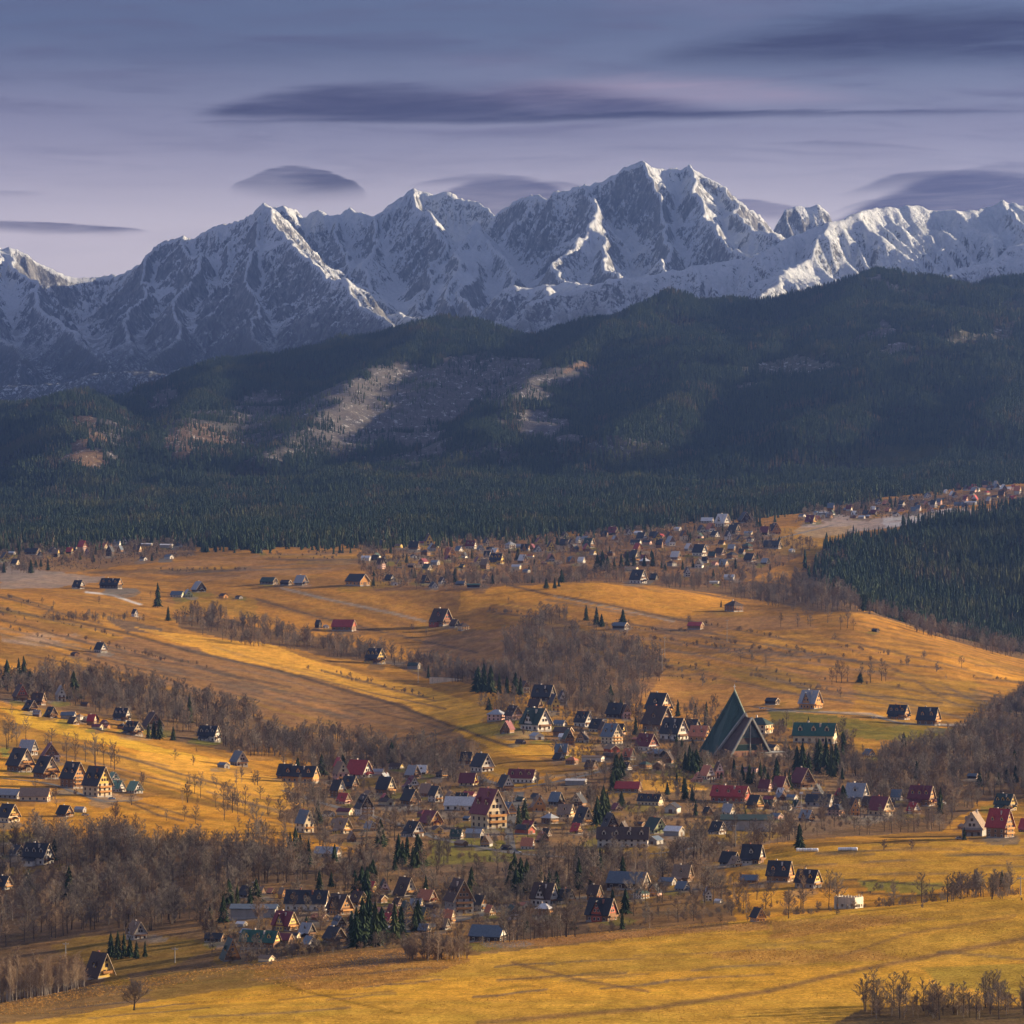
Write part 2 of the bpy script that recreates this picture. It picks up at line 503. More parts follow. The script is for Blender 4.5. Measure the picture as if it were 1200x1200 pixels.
fallow = np.clip((fbm(XG / 210, YG / 420, 3, 39) + .08) * 6, 0, 1) * (1 - near)
t1 = (np.clip((par - 0.34) * 3.0, 0, 1) * (1 - .38 * fallow))[..., None]
COLG[:] = OLIVE * .8 * (1 - t1) * .5 + RUST * .76 * (1 - t1) * .5 + GOLD * t1
t2 = np.clip((mott - 0.5) * 3, 0, 1)[..., None] * .6
COLG[:] = COLG * (1 - t2) + GOLD2 * t2
far_w = np.clip((YG - 3600) / 1500, 0, 1)[..., None]
COLG[:] = (COLG * (1 - far_w * .4) + (RUST * 1.05) * far_w * .4) * (1 - .10 * far_w)
near_w = np.clip((1900 - YG) / 100, 0, 1)[..., None]
COLG[:] = COLG * (1 - near_w * .5) + np.array([.62, .37, .052]) * near_w * .5


def paint(poly, col, op=1.0, jit=1.0, nmin=None):
    xs = [p[0] for p in poly]
    ys = [p[1] for p in poly]
    m_ = (PXG > min(xs) - 14) & (PXG < max(xs) + 14) & (PYG > min(ys) - 8) & (PYG < max(ys) + 8)
    ii = np.nonzero(m_)
    if not len(ii[0]):
        return
    x = PXG[ii] + (jx[ii] - PXG[ii]) * jit
    y = PYG[ii] + (jy[ii] - PYG[ii]) * jit
    k = inpoly(x, y, poly)
    a = k * op
    if nmin is not None:
        a = a * np.clip((mott[ii] - nmin) * 6 + .5, 0, 1)
    COLG[ii] = COLG[ii] * (1 - a[:, None]) + col * a[:, None]


def line(pts, w, col, op=0.9):
    for (x0, y0), (x1, y1) in zip(pts[:-1], pts[1:]):
        m_ = (PXG > min(x0, x1) - w - 6) & (PXG < max(x0, x1) + w + 6) & (PYG > min(y0, y1) - w - 5) & (PYG < max(y0, y1) + w + 5)
        ii = np.nonzero(m_)
        if not len(ii[0]):
            continue
        x = PXG[ii]
        y = PYG[ii] + 0.35 * (jy[ii] - PYG[ii])
        dx, dy = x1 - x0, y1 - y0
        t = np.clip(((x - x0) * dx + (y - y0) * dy) / (dx * dx + dy * dy), 0, 1)
        dd = np.hypot(x - x0 - t * dx, y - y0 - t * dy)
        a = np.clip(1.4 - dd / w, 0, 1) * op
        COLG[ii] = COLG[ii] * (1 - a[:, None]) + col * a[:, None]


# woodland polygons (photo coordinates of the tree bases) used for the litter below and for planting later
WOODS = {
    'lower_left': [(-120, 1000), (0, 990), (60, 970), (130, 980), (200, 985), (300, 985), (360, 1000), (440, 1005), (440, 1035), (380, 1040), (300, 1035),
                   (280, 1060), (255, 1075), (180, 1092), (110, 1094), (0, 1112), (-120, 1130)],
    'left_mid': [(-120, 770), (0, 795), (60, 785), (110, 795), (150, 800), (205, 812), (280, 832), (340, 858), (420, 866), (510, 876), (565, 893), (545, 918),
                 (480, 910), (420, 893), (340, 890), (300, 892), (262, 880), (205, 868), (150, 845), (90, 835), (0, 822), (-120, 800)],
    'ravine': [(205, 722), (255, 722), (300, 735), (380, 748), (430, 762), (480, 775), (560, 786), (640, 778), (650, 800), (560, 805), (500, 795), (440, 775),
               (370, 766), (300, 755), (210, 735)],
    'centre': [(605, 735), (640, 715), (690, 738), (740, 750), (782, 772), (765, 805), (730, 836), (690, 842), (640, 820), (605, 806), (588, 785), (592, 750)],
    'right_lower': [(985, 905), (1040, 880), (1100, 872), (1160, 838), (1200, 815), (1330, 810), (1330, 950), (1200, 935), (1140, 940), (1105, 975), (1040, 978),
                    (960, 984), (870, 992), (830, 1002), (810, 985), (860, 958), (930, 948), (1000, 940), (1010, 920)],
    'behind_crest': [(1005, 716), (1060, 733), (1120, 752), (1200, 772), (1330, 790), (1330, 778), (1200, 757), (1120, 738), (1060, 722)],
    'upper_strip': [(545, 690), (600, 684), (700, 681), (760, 686), (860, 700), (960, 715), (975, 690), (900, 682), (800, 682), (700, 674), (560, 676)],
    'scrub_left_field': [(52, 722), (100, 722), (160, 728), (172, 733), (100, 730), (58, 727)],
    'wood_edge': [(925, 700), (950, 662), (985, 640), (1010, 650), (990, 690), (1010, 716), (960, 716)],
    'village_low': [(560, 1000), (640, 985), (700, 1000), (840, 990), (850, 1010), (770, 1020), (700, 1040), (640, 1045), (600, 1040), (560, 1030)],
    'front_line': [(560, 1060), (690, 1062), (690, 1103), (560, 1103)],
}
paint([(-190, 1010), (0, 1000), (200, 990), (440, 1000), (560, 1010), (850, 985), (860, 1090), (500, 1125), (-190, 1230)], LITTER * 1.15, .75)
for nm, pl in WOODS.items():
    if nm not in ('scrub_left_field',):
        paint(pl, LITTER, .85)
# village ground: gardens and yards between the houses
paint([(330, 900), (520, 880), (600, 930), (700, 900), (800, 880), (1010, 880), (1050, 960), (850, 1000), (600, 1060), (440, 1010), (330, 960)], LITTER * 1.35, .8)  # darker litter tone, with the shade of the village trees painted in
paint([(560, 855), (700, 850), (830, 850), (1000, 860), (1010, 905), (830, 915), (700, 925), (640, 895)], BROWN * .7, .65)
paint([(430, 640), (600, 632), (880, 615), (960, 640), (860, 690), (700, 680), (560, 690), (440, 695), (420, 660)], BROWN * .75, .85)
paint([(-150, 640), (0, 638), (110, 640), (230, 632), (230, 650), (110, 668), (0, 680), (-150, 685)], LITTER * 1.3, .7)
paint([(930, 610), (1200, 585), (1200, 570), (960, 590)], LITTER, .8)
# left hills
paint([(150, 745), (220, 757), (330, 787), (440, 815), (520, 848), (560, 876), (500, 880), (430, 868), (340, 850), (260, 825), (180, 800), (130, 785), (90, 770)], BROWN * .92, .8)
paint([(170, 773), (260, 795), (300, 800), (380, 822), (440, 838), (400, 842), (320, 822), (250, 806), (190, 792)], DARKG * 1.5, .55, nmin=.45)
paint([(0, 735), (90, 742), (140, 755), (90, 760), (0, 752)], FROST * .85, .5, nmin=.5)
paint([(0, 655), (60, 670), (125, 675), (120, 683), (60, 690), (0, 692)], FROST * .7, .7)
paint([(110, 672), (230, 655), (330, 648), (440, 645), (440, 660), (380, 672), (300, 680), (200, 682)], BROWN * 1.2, .55, nmin=.42)
paint([(120, 720), (190, 735), (195, 742), (150, 740)], DARKG * 1.6, .8)
paint([(205, 693), (300, 703), (300, 725), (205, 712)], OLIVE, .5)
paint([(0, 830), (30, 832), (120, 858), (240, 890), (240, 897), (120, 872), (25, 848)], GOLD2 * np.array([.86, .98, .7]), .8)
paint([(0, 930), (60, 945), (140, 945), (180, 975), (60, 985), (0, 985)], GOLD * .9, .6)
paint([(0, 975), (30, 975), (75, 982), (30, 990), (0, 990)], GREEN, .6)
paint([(0, 876), (10, 876), (10, 888), (0, 888)], GREEN * 1.4, .8)
# gold slope in the middle left and its dark edges
paint([(160, 735), (300, 752), (420, 790), (520, 812), (590, 838), (570, 855), (520, 845), (430, 812), (330, 785), (220, 757)], GOLD2, .75)
paint([(540, 836), (620, 862), (700, 880), (690, 893), (600, 885), (560, 870), (530, 858)], GOLD2 * np.array([.95, .95, .7]), .7)
paint([(528, 850), (600, 845), (640, 860), (560, 862)], GREEN, .55)
paint([(300, 868), (370, 890), (300, 915), (270, 905)], GOLD, .4)
# left lower gold slopes
paint([(160, 880), (260, 893), (330, 912), (372, 932), (330, 955), (290, 950), (230, 930), (160, 905)], GOLD2, .7)
paint([(335, 930), (370, 928), (372, 942), (333, 940)], DARKG * 1.8, .7)
# central hill
paint([(540, 690), (700, 682), (860, 702), (850, 715), (790, 722), (700, 712), (600, 704), (540, 716)], GOLD * 1.02, .7)
paint([(500, 745), (610, 735), (600, 790), (520, 790), (480, 775)], BROWN * 1.1, .7)
paint([(780, 725), (930, 720), (960, 735), (860, 740), (790, 750), (760, 740)], BROWN * 1.05, .6)
paint([(720, 800), (800, 790), (900, 780), (1000, 790), (1000, 830), (880, 845), (780, 840)], RUST * 1.05, .5)
paint([(850, 785), (900, 780), (960, 800), (940, 812), (870, 800)], OLIVE * .95, .6)
paint([(900, 830), (1020, 845), (1150, 855), (1140, 870), (1030, 868), (900, 850)], GREEN * .75, .8)
paint([(1000, 800), (1140, 800), (1160, 830), (1100, 838), (1010, 825)], OLIVE, .5)
paint([(960, 598), (1040, 610), (1120, 598), (1170, 595), (1090, 612), (1010, 622), (960, 630), (930, 625)], FROST, .75)
paint([(1030, 605), (1120, 597), (1110, 606), (1040, 618)], SNOWY * .8, .7, nmin=.4)
paint([(905, 620), (1000, 615), (960, 650), (900, 650)], OLIVE * 1.1, .5)
# near fields
paint([(860, 1010), (960, 990), (1200, 982), (1390, 980), (1390, 1040), (1150, 1040), (1010, 1035), (900, 1030)], GOLD2 * np.array([.85, .9, .75]), .65)
paint([(1005, 1033), (1120, 1037), (1085, 1048), (1020, 1045)], GREEN * 1.1, .8)
paint([(500, 985), (600, 985), (600, 1010), (500, 1012)], GREEN * .95, .75)
paint([(755, 888), (815, 885), (860, 905), (800, 912), (760, 905)], GREEN * .95, .6)
paint([(735, 905), (800, 910), (830, 925), (780, 930), (740, 922)], GOLD2, .8)
paint([(100, 1098), (200, 1096), (260, 1105), (200, 1135), (120, 1145), (60, 1110)], OLIVE * .95, .6)
paint([(300, 1128), (410, 1116), (480, 1112), (560, 1126), (470, 1148), (400, 1160), (350, 1160), (300, 1148)], RUST * .95, .6)
paint([(420, 1122), (475, 1118), (475, 1128), (380, 1136)], DARKG * 1.6, .7)
paint([(560, 1104), (900, 1081), (905, 1090), (560, 1114)], RUST * 1.2, .6)
paint([(905, 1081), (1000, 1072), (1100, 1077), (1000, 1090), (905, 1100)], RUST * 1.1, .5)
paint([(830, 1115), (910, 1112), (1030, 1112), (1060, 1122), (900, 1126), (830, 1122)], RUST * 1.1, .4)
paint([(180, 1140), (330, 1135), (350, 1165), (250, 1175), (170, 1170)], OLIVE * 1.1, .45, nmin=.4)
paint([(600, 1150), (760, 1148), (900, 1150), (880, 1160), (700, 1165), (600, 1165)], OLIVE * 1.1, .5, nmin=.35)
paint([(1080, 1135), (1200, 1130), (1390, 1135), (1390, 1180), (1200, 1170), (1100, 1155)], GREEN * 1.05, .55)
paint([(1000, 1185), (1080, 1178), (1200, 1180), (1390, 1190), (1390, 1230), (900, 1230)], DARKG, .85)
# ditches, headlands, tracks
line([(-100, 710), (0, 717), (50, 722), (150, 742), (220, 762), (330, 787), (460, 825), (560, 862), (600, 875)], 1.8, DARKG * .9, .85)
line([(170, 760), (250, 787), (340, 805)], 1.6, DARKG, .7)
line([(300, 702), (400, 730), (500, 752), (560, 765)], 1.3, DARKG * 1.2, .8)
line([(330, 690), (430, 712), (500, 728)], 1.4, GRAVEL * .75, .8)
line([(10, 697), (60, 712), (52, 722)], 1.2, DARKG * 1.4, .7)
line([(100, 694), (130, 697), (165, 708)], 1.2, SNOWY * .9, .9)
line([(595, 686), (650, 698), (720, 710), (790, 725), (830, 732)], 1.6, DARKG * 1.1, .85)
line([(650, 699), (720, 713), (790, 728)], 0.9, GRAVEL * .7, .8)
line([(780, 742), (880, 752), (1000, 775), (1100, 800), (1160, 830)], 1.2, DARKG * 1.4, .7)
line([(760, 762), (850, 765), (960, 790)], 1.1, DARKG * 1.3, .7)
line([(720, 795), (820, 790), (920, 810), (1000, 825)], 1.2, DARKG * 1.2, .7)
line([(900, 745), (1000, 762), (1060, 790)], 1.0, DARKG * 1.5, .6)
line([(1050, 785), (1100, 815), (1130, 830)], 1.1, DARKG * 1.4, .7)
line([(900, 832), (1020, 837), (1060, 848), (1145, 850)], 1.2, GRAVEL, .85)
line([(0, 873), (140, 908), (230, 930), (290, 955), (330, 980)], 1.3, DARKG, .7)
line([(150, 940), (185, 955), (215, 962)], 1.4, DARKG * 1.2, .8)
line([(0, 990), (40, 985), (70, 985)], 1.2, GRAVEL * .9, .6)
line([(980, 1030), (1060, 1036), (1120, 1040)], 1.3, DARKG * .8, .9)
line([(1005, 1046), (1060, 1050), (1115, 1047)], 1.6, DARKG * .8, .9)
line([(420, 1098), (500, 1085), (600, 1060), (700, 1050)], 1.5, GRAVEL * .7, .7)
line([(560, 900), (600, 915), (700, 905), (760, 885)], 1.4, GRAVEL * .6, .6)
line([(1000, 925), (1040, 905), (1080, 890)], 1.2, GRAVEL * .6, .5)
line([(600, 1128), (680, 1148), (760, 1162)], 1.6, BROWN * .75, .8)
line([(560, 1198), (760, 1182), (900, 1162), (1000, 1138), (1100, 1118), (1200, 1100), (1390, 1070)], 3.0, BROWN * .75, .75)
line([(980, 1122), (1060, 1095), (1190, 1074)], 1.5, BROWN * .8, .6)
line([(300, 1140), (350, 1160), (400, 1172), (480, 1190)], 1.2, OLIVE * .6, .6)
line([(1100, 1115), (1160, 1120), (1260, 1132)], 1.6, DARKG * 1.8, .6)

# furrows, parcel edges and old tracks on the open slopes
HEDGES = []
rl = random.Random(404)
for (xa, xb, base, k0, k1, o0, o1, n) in [(-60, 430, lambda x: 705 + .25 * x, .22, .28, -14, 62, 34), (560, 800, lambda x: 690 + .16 * (x - 560), .12, .2, 0, 60, 16), (780, 1150, lambda x: 722 + .13 * (x - 780), .06, .24, 0, 75, 30), (60, 400, lambda x: 672 - .05 * x, -.06, .02, -8, 12, 12),
                                          (880, 1250, lambda x: 1008 - .04 * (x - 880), -.03, .01, -14, 24, 14), (-40, 900, lambda x: 1170 - .07 * x, -.10, -.05, -8, 40, 18), (0, 180, lambda x: 850 + .27 * x, .22, .3, 0, 25, 6), (150, 330, lambda x: 900 + .2 * (x - 150), .2, .3, 0, 40, 7)]:
    for q in range(int(n * 1.6)):
        x0 = rl.uniform(xa, xb)
        y0 = base(x0) + rl.uniform(o0, o1)
        kk_ = rl.uniform(k0, k1)
        ln = rl.uniform(50, 190)
        pts = [(x0 + ln * t, y0 + kk_ * ln * t + rl.uniform(-1.2, 1.2)) for t in (0, .33, .66, 1)]
        if rl.random() < .72:
            line(pts, rl.uniform(.8, 1.4), DARKG * rl.uniform(1.1, 2.2), rl.uniform(.4, .85))
        else:
            line(pts, rl.uniform(.8, 2.2), rl.choice([GOLD2, RUST * 1.2, OLIVE]), rl.uniform(.3, .6))
        if y0 < 860 and rl.random() < .3:
            HEDGES.append(pts)
# the foothills: forest floor, felled areas, bare bluffs
CUTS = [
    ([(430, 432), (480, 420), (560, 425), (640, 430), (690, 425), (700, 440), (650, 450), (620, 470), (570, 480), (540, 500), (520, 540), (460, 530), (400, 520), (350, 500), (330, 480), (380, 460)], CUT, .72),
    ([(160, 474), (250, 478), (330, 458), (430, 440), (440, 500), (400, 528), (300, 532), (180, 522)], CUT * .9, .5),
    ([(590, 490), (640, 480), (665, 500), (650, 520), (610, 520)], CUT, .85),
    ([(345, 525), (470, 535), (560, 525), (600, 540), (520, 552), (400, 552)], CUT, .35),
    ([(84, 486), (112, 478), (126, 500), (122, 524), (108, 545), (90, 550)], TAN * .5, .7),
    ([(120, 490), (170, 500), (165, 530), (125, 535)], CUT, .5),
    ([(190, 505), (240, 492), (285, 515), (255, 535), (200, 540)], TAN * .45, .65),
    ([(270, 470), (330, 470), (330, 500), (280, 505)], CUT, .7),
    ([(855, 428), (930, 415), (990, 420), (1005, 435), (930, 442), (860, 450)], CUT * np.array([.95, 1, .8]), .8),
    ([(1015, 390), (1050, 373), (1045, 400), (1022, 425)], CUT, .7),
    ([(1090, 372), (1128, 362), (1130, 372), (1095, 378)], CUT * 1.3, .8),
    ([(1040, 400), (1068, 405), (1062, 420), (1035, 415)], CUT * 1.2, .8),
    ([(1090, 388), (1200, 380), (1290, 378), (1290, 390), (1200, 393), (1100, 396)], CUT * np.array([.95, .95, .7]), .6),
    ([(650, 431), (705, 424), (705, 433), (650, 438)], TAN * .6, .7),
    ([(160, 460), (200, 452), (230, 470), (170, 480)], CUT * .9, .6),
    ([(1020, 325), (1045, 322), (1060, 333), (1030, 336)], CUT * 1.3, .7),
    ([(690, 520), (760, 510), (800, 530), (720, 540)], CUT * .8, .4),
]
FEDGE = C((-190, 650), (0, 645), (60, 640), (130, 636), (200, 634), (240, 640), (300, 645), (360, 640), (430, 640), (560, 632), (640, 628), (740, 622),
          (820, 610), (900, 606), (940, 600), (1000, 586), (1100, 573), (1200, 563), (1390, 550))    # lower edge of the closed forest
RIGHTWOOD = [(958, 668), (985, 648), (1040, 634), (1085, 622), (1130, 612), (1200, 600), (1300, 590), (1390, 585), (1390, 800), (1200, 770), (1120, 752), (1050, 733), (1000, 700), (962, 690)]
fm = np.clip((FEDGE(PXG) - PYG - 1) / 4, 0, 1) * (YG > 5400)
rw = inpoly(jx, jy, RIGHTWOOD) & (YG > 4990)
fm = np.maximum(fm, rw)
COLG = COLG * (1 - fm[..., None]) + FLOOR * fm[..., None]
CLEAR = np.zeros(XG.shape)
for pl, cc, op in CUTS:
    xs = [p[0] for p in pl]
    ys = [p[1] for p in pl]
    x = PXG + 90 * fbm(XG / 130, YG / 170, 5, 51, .6)
    y = PYG + 48 * fbm(XG / 120, YG / 190, 5, 52, .6)
    kk = inpoly(x, y, pl) & (YG > 8800)
    CLEAR = np.maximum(CLEAR, kk * op)
    COLG[kk] = COLG[kk] * (1 - op) + cc * op
# the rows near the camera that are never in the picture are plain meadow
COLG[YG[:, 0] < 1260] = OLIVE
rowsplit = int(np.searchsorted(DR, 8900))


def ground_material():
    m_, t, bs = new_mat('meadow_ground')
    at = t.n('ShaderNodeAttribute', attribute_name='cover')
    clr = t.n('ShaderNodeAttribute', attribute_name='felled')
    geo = t.n('ShaderNodeNewGeometry')
    p = geo.outputs['Position']
    n_a = t.noise(t.scale(p, (1, .55, 1)), .9, 6, .72)
    n_b = t.noise(t.scale(p, (1, .35, 1)), .12, 5, .62, .4)
    n_c = t.noise(t.scale(p, (.16, .9, 1)), .35, 4, .6)
    v = t.m('MULTIPLY', t.ss(n_a, .25, .75, .58, 1.42), t.ss(n_b, .3, .7, .78, 1.2))
    v = t.m('MULTIPLY', v, t.ss(n_c, .3, .7, .9, 1.1))
    g = t.n('ShaderNodeCombineXYZ')
    for i in range(3):
        t.put(g.inputs[i], v)
    c = t.mix(1.0, at.outputs['Color'], g.outputs[0], 'MULTIPLY')
    hue = t.ss(t.noise(p, .045, 4, .6), .45, .7, 0, .5)
    c = t.mix(hue, c, t.mix(1.0, c, (.86, 1.02, .9), 'MULTIPLY'))
    # scraps of old snow and brash where the forest was felled
    sp = t.noise(t.scale(p, (1, .45, 1)), .06, 6, .75)
    f = t.m('MULTIPLY', t.ss(sp, .55, .66), clr.outputs['Fac'])
    c = t.mix(t.m('MULTIPLY', f, .75), c, (.55, .56, .6))
    t.put(bs.inputs['Base Color'], c)
    bs.inputs['Roughness'].default_value = 1.0
    bs.inputs['Specular IOR Level'].default_value = 0.0
    bp = t.n('ShaderNodeBump')
    bp.inputs['Strength'].default_value = .5
    bp.inputs['Distance'].default_value = .5
    t.put(bp.inputs['Height'], n_a)
    t.put(bs.inputs['Normal'], bp.outputs[0])
    return m_


MG = ground_material()


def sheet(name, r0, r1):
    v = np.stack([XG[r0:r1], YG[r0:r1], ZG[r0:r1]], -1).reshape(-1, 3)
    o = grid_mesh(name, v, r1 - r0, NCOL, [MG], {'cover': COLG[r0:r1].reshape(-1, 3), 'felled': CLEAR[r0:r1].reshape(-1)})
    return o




# ------------------------------------------------------------------ the snowy range
def P3(px, py, d):
    return ((px - 600) / F * d, d, (HY - py) / F * d)


RIDGES = [  # polylines of (photo x, photo y, distance), slope, concavity length
    ([(-420, 250, 20300), (-200, 280, 20200), (-60, 300, 20100), (0, 285, 20000), (10, 284, 20000), (45, 303, 20050), (75, 316, 20100), (120, 320, 20200), (148, 319, 20200), (165, 308, 20000),
      (200, 284, 19900), (232, 272, 19800), (245, 277, 19800), (265, 264, 19700), (290, 252, 19650), (310, 239, 19600)], 1.15, 800),
    ([(310, 239, 19600), (330, 262, 19300), (352, 290, 18900), (385, 322, 18400), (420, 350, 17900), (455, 372, 17400), (490, 400, 16900)], 1.0, 650),
    ([(310, 239, 19600), (300, 290, 19200), (285, 330, 18800), (300, 372, 18300), (310, 410, 17700)], 1.05, 420),
    ([(232, 272, 19800), (225, 310, 19400), (215, 345, 19000), (200, 385, 18500), (185, 420, 17900)], 1.1, 420),
    ([(265, 264, 19700), (262, 305, 19400), (255, 345, 19000)], 1.2, 300),
    ([(190, 290, 19900), (172, 330, 19500), (150, 365, 19000), (145, 400, 18500), (150, 440, 17800)], 1.1, 380),
    ([(0, 285, 20000), (25, 320, 19600), (50, 350, 19100), (80, 385, 18500), (115, 420, 17900), (150, 450, 17300)], 1.0, 520),
    ([(0, 285, 20000), (-15, 330, 19400), (0, 380, 18700), (20, 420, 18000), (30, 460, 17300)], 1.0, 480),
    ([(-200, 280, 20200), (-190, 350, 19300), (-160, 420, 18300), (-140, 470, 17300)], 1.0, 600),
    # middle crest behind
    ([(310, 242, 21600), (322, 243, 21600), (338, 238, 21600), (352, 246, 21700), (360, 258, 21700), (370, 250, 21700), (385, 245, 21700), (393, 251, 21700), (400, 250, 21700), (412, 246, 21700),
      (440, 250, 21600), (455, 242, 21600), (475, 230, 21500), (487, 219, 21500), (493, 216, 21500), (507, 222, 21500), (518, 228, 21500), (530, 222, 21500), (545, 232, 21500), (562, 242, 21400), (580, 256, 21300)], 1.1, 800),
    ([(493, 216, 21500), (505, 260, 21000), (520, 290, 20500), (500, 330, 19900), (490, 365, 19200)], 1.05, 380),
    ([(455, 242, 21600), (440, 285, 21100), (425, 310, 20600), (445, 345, 19900)], 1.05, 360),
    ([(400, 250, 21700), (395, 290, 21200), (410, 325, 20600)], 1.05, 340),
    ([(562, 252, 20600), (566, 275, 20300), (555, 310, 19900), (545, 340, 19400), (560, 370, 18700), (575, 395, 18000)], 1.25, 420),
    ([(562, 252, 20600), (590, 300, 20000), (605, 330, 19500), (610, 360, 18800)], 1.25, 360),
    ([(562, 252, 20600), (535, 300, 20000), (527, 345, 19300)], 1.2, 320),
    # main summit
    ([(580, 256, 21300), (590, 248, 21000), (610, 232, 20900), (635, 223, 20800), (643, 230, 20750), (655, 228, 20700), (690, 214, 20600), (705, 211, 20600), (725, 202, 20600), (745, 193, 20600), (765, 186, 20600),
      (775, 192, 20650), (785, 197, 20650), (800, 200, 20700), (808, 194, 20700), (825, 204, 20700), (845, 220, 20700), (860, 238, 20700), (880, 252, 20750), (900, 266, 20800), (915, 280, 20900)], 1.15, 850),
    ([(690, 214, 20600), (697, 245, 20200), (690, 262, 19900), (670, 295, 19500), (655, 325, 19000), (650, 350, 18400)], 1.3, 380),
    ([(690, 262, 19900), (715, 295, 19500), (725, 325, 19000)], 1.25, 320),
    ([(765, 186, 20600), (778, 252, 20200), (790, 292, 19700), (785, 320, 19200)], 1.0, 360),
    ([(808, 194, 20700), (825, 240, 20200), (850, 275, 19700), (880, 300, 19200)], 1.2, 380),
    ([(845, 220, 20700), (870, 260, 20200), (905, 285, 19700)], 1.2, 360),
    ([(915, 262, 21700), (925, 245, 21700), (935, 240, 21700), (950, 240, 21700), (960, 249, 21700), (975, 265, 21700), (1000, 270, 21700)], 1.1, 600),
    # nearer ridge on the right
    ([(1500, 215, 17200), (1300, 235, 17200), (1215, 246, 17200), (1200, 244, 17200), (1192, 239, 17200), (1187, 246, 17200), (1172, 233, 17200), (1160, 241, 17200), (1120, 240, 17100), (1090, 240, 17100),
      (1060, 239, 17000), (1030, 244, 16900), (1010, 250, 16800), (975, 262, 16700), (930, 276, 16600), (880, 297, 16500), (840, 308, 16500), (800, 315, 16450), (720, 326, 16400), (650, 342, 16400), (600, 366, 16300), (560, 395, 16200)], .60, 900),
    ([(975, 262, 16700), (940, 300, 16400), (910, 325, 16100), (900, 350, 15800)], .45, 420),
    ([(1172, 233, 17200), (1190, 270, 16900), (1215, 300, 16500)], .9, 400),
    ([(1400, 262, 15500), (1250, 275, 15450), (1200, 285, 15400), (1175, 294, 15400), (1150, 304, 15350), (1120, 312, 15350), (1085, 321, 15300), (1055, 338, 15250), (1000, 365, 15200)], .62, 700),
    ([(1120, 312, 15350), (1110, 330, 15200), (1080, 345, 15000)], .6, 300),
    # low moraine and cirque walls
    ([(590, 345, 18600), (640, 332, 18500), (700, 328, 18400), (745, 335, 18300), (760, 350, 18100)], .8, 300),
    ([(640, 332, 18500), (650, 352, 18000), (665, 372, 17500)], .8, 260),
    ([(420, 365, 19000), (460, 372, 18700), (505, 370, 18500)], .7, 300),
    ([(-120, 455, 16800), (0, 455, 16700), (60, 452, 16600), (120, 440, 16500), (200, 437, 16400), (280, 430, 16300), (350, 440, 16200)], .45, 600),
]
GX0, GX1, GY0, GY1 = -3150.0, 3150.0, 14900.0, 22900.0
NX, NY = 720, 590
gx = np.linspace(GX0, GX1, NX)
gy = np.linspace(GY0, GY1, NY)
MX, MY = np.meshgrid(gx, gy)
wx = MX + 150 * fbm(MX / 420, MY / 420, 4, 61) + 46 * fbm(MX / 120, MY / 120, 3, 62)
wy = MY + 260 * fbm(MX / 420, MY / 420, 4, 63) + 60 * fbm(MX / 120, MY / 120, 3, 64)
MZ = np.full(MX.shape, -150.0)
for pts, sl, conc in RIDGES:
    q = [P3(*p) for p in pts]
    for (a, b) in zip(q[:-1], q[1:]):
        ax, ay, az = a
        bx, by, bz = b
        dx, dy = bx - ax, by - ay
        L2 = dx * dx + dy * dy + 1e-6
        reach = 2600
        m_ = (MX > min(ax, bx) - reach) & (MX < max(ax, bx) + reach) & (MY > min(ay, by) - reach) & (MY < max(ay, by) + reach)
        if not m_.any():
            continue
        X, Y = wx[m_], wy[m_]
        t = np.clip(((X - ax) * dx + (Y - ay) * dy) / L2, 0, 1)
        dd = np.hypot(X - ax - t * dx, Y - ay - t * dy)
        z = az + t * (bz - az) - sl * conc * (1 - np.exp(-dd / conc)) - 0.22 * dd
        MZ[m_] = np.maximum(MZ[m_], z)
MZ += 55 * fbm(MX / 260, MY / 260, 5, 66, .55) + 14 * fbm(MX / 45, MY / 60, 3, 67)
# running water and avalanches carve gullies: multiple-flow accumulation on the grid
cx_, cy_ = gx[1] - gx[0], gy[1] - gy[0]
offs = [(0, 1, cx_), (0, -1, cx_), (1, 0, cy_), (-1, 0, cy_), (1, 1, math.hypot(cx_, cy_)), (1, -1, math.hypot(cx_, cy_)), (-1, 1, math.hypot(cx_, cy_)), (-1, -1, math.hypot(cx_, cy_))]
ACC = np.ones_like(MZ)
MZ0 = MZ.copy()
for it in range(64):
    if it % 4 == 0:
        W = []
        tot = np.full(MZ.shape, 1e-9)
        smax = np.zeros_like(MZ)
        for (r, c, dist) in offs:
            s = np.maximum((MZ - np.roll(MZ, (-r, -c), (0, 1))) / dist, 0)
            smax = np.maximum(smax, s)
            s = s ** 3
            W.append(s)
            tot += s
        W = [s / tot for s in W]
    new = np.ones_like(ACC)
    for (r, c, dist), s in zip(offs, W):
        new += np.roll(ACC * s, (r, c), (0, 1))
    ACC = new
    if it > 12 and it % 4 == 3:
        cut = 1.5 * np.sqrt(np.minimum(ACC, 260)) * np.minimum(smax, 1.4)
        MZ -= np.minimum(cut, 24)
        # scree: very steep steps slump a little
        for (r, c, dist) in offs[:4]:
            s = MZ - np.roll(MZ, (-r, -c), (0, 1)) - 1.9 * dist
            mv = np.clip(s, 0, None) * .12
            MZ -= mv
            MZ += np.roll(mv, (r, c), (0, 1))
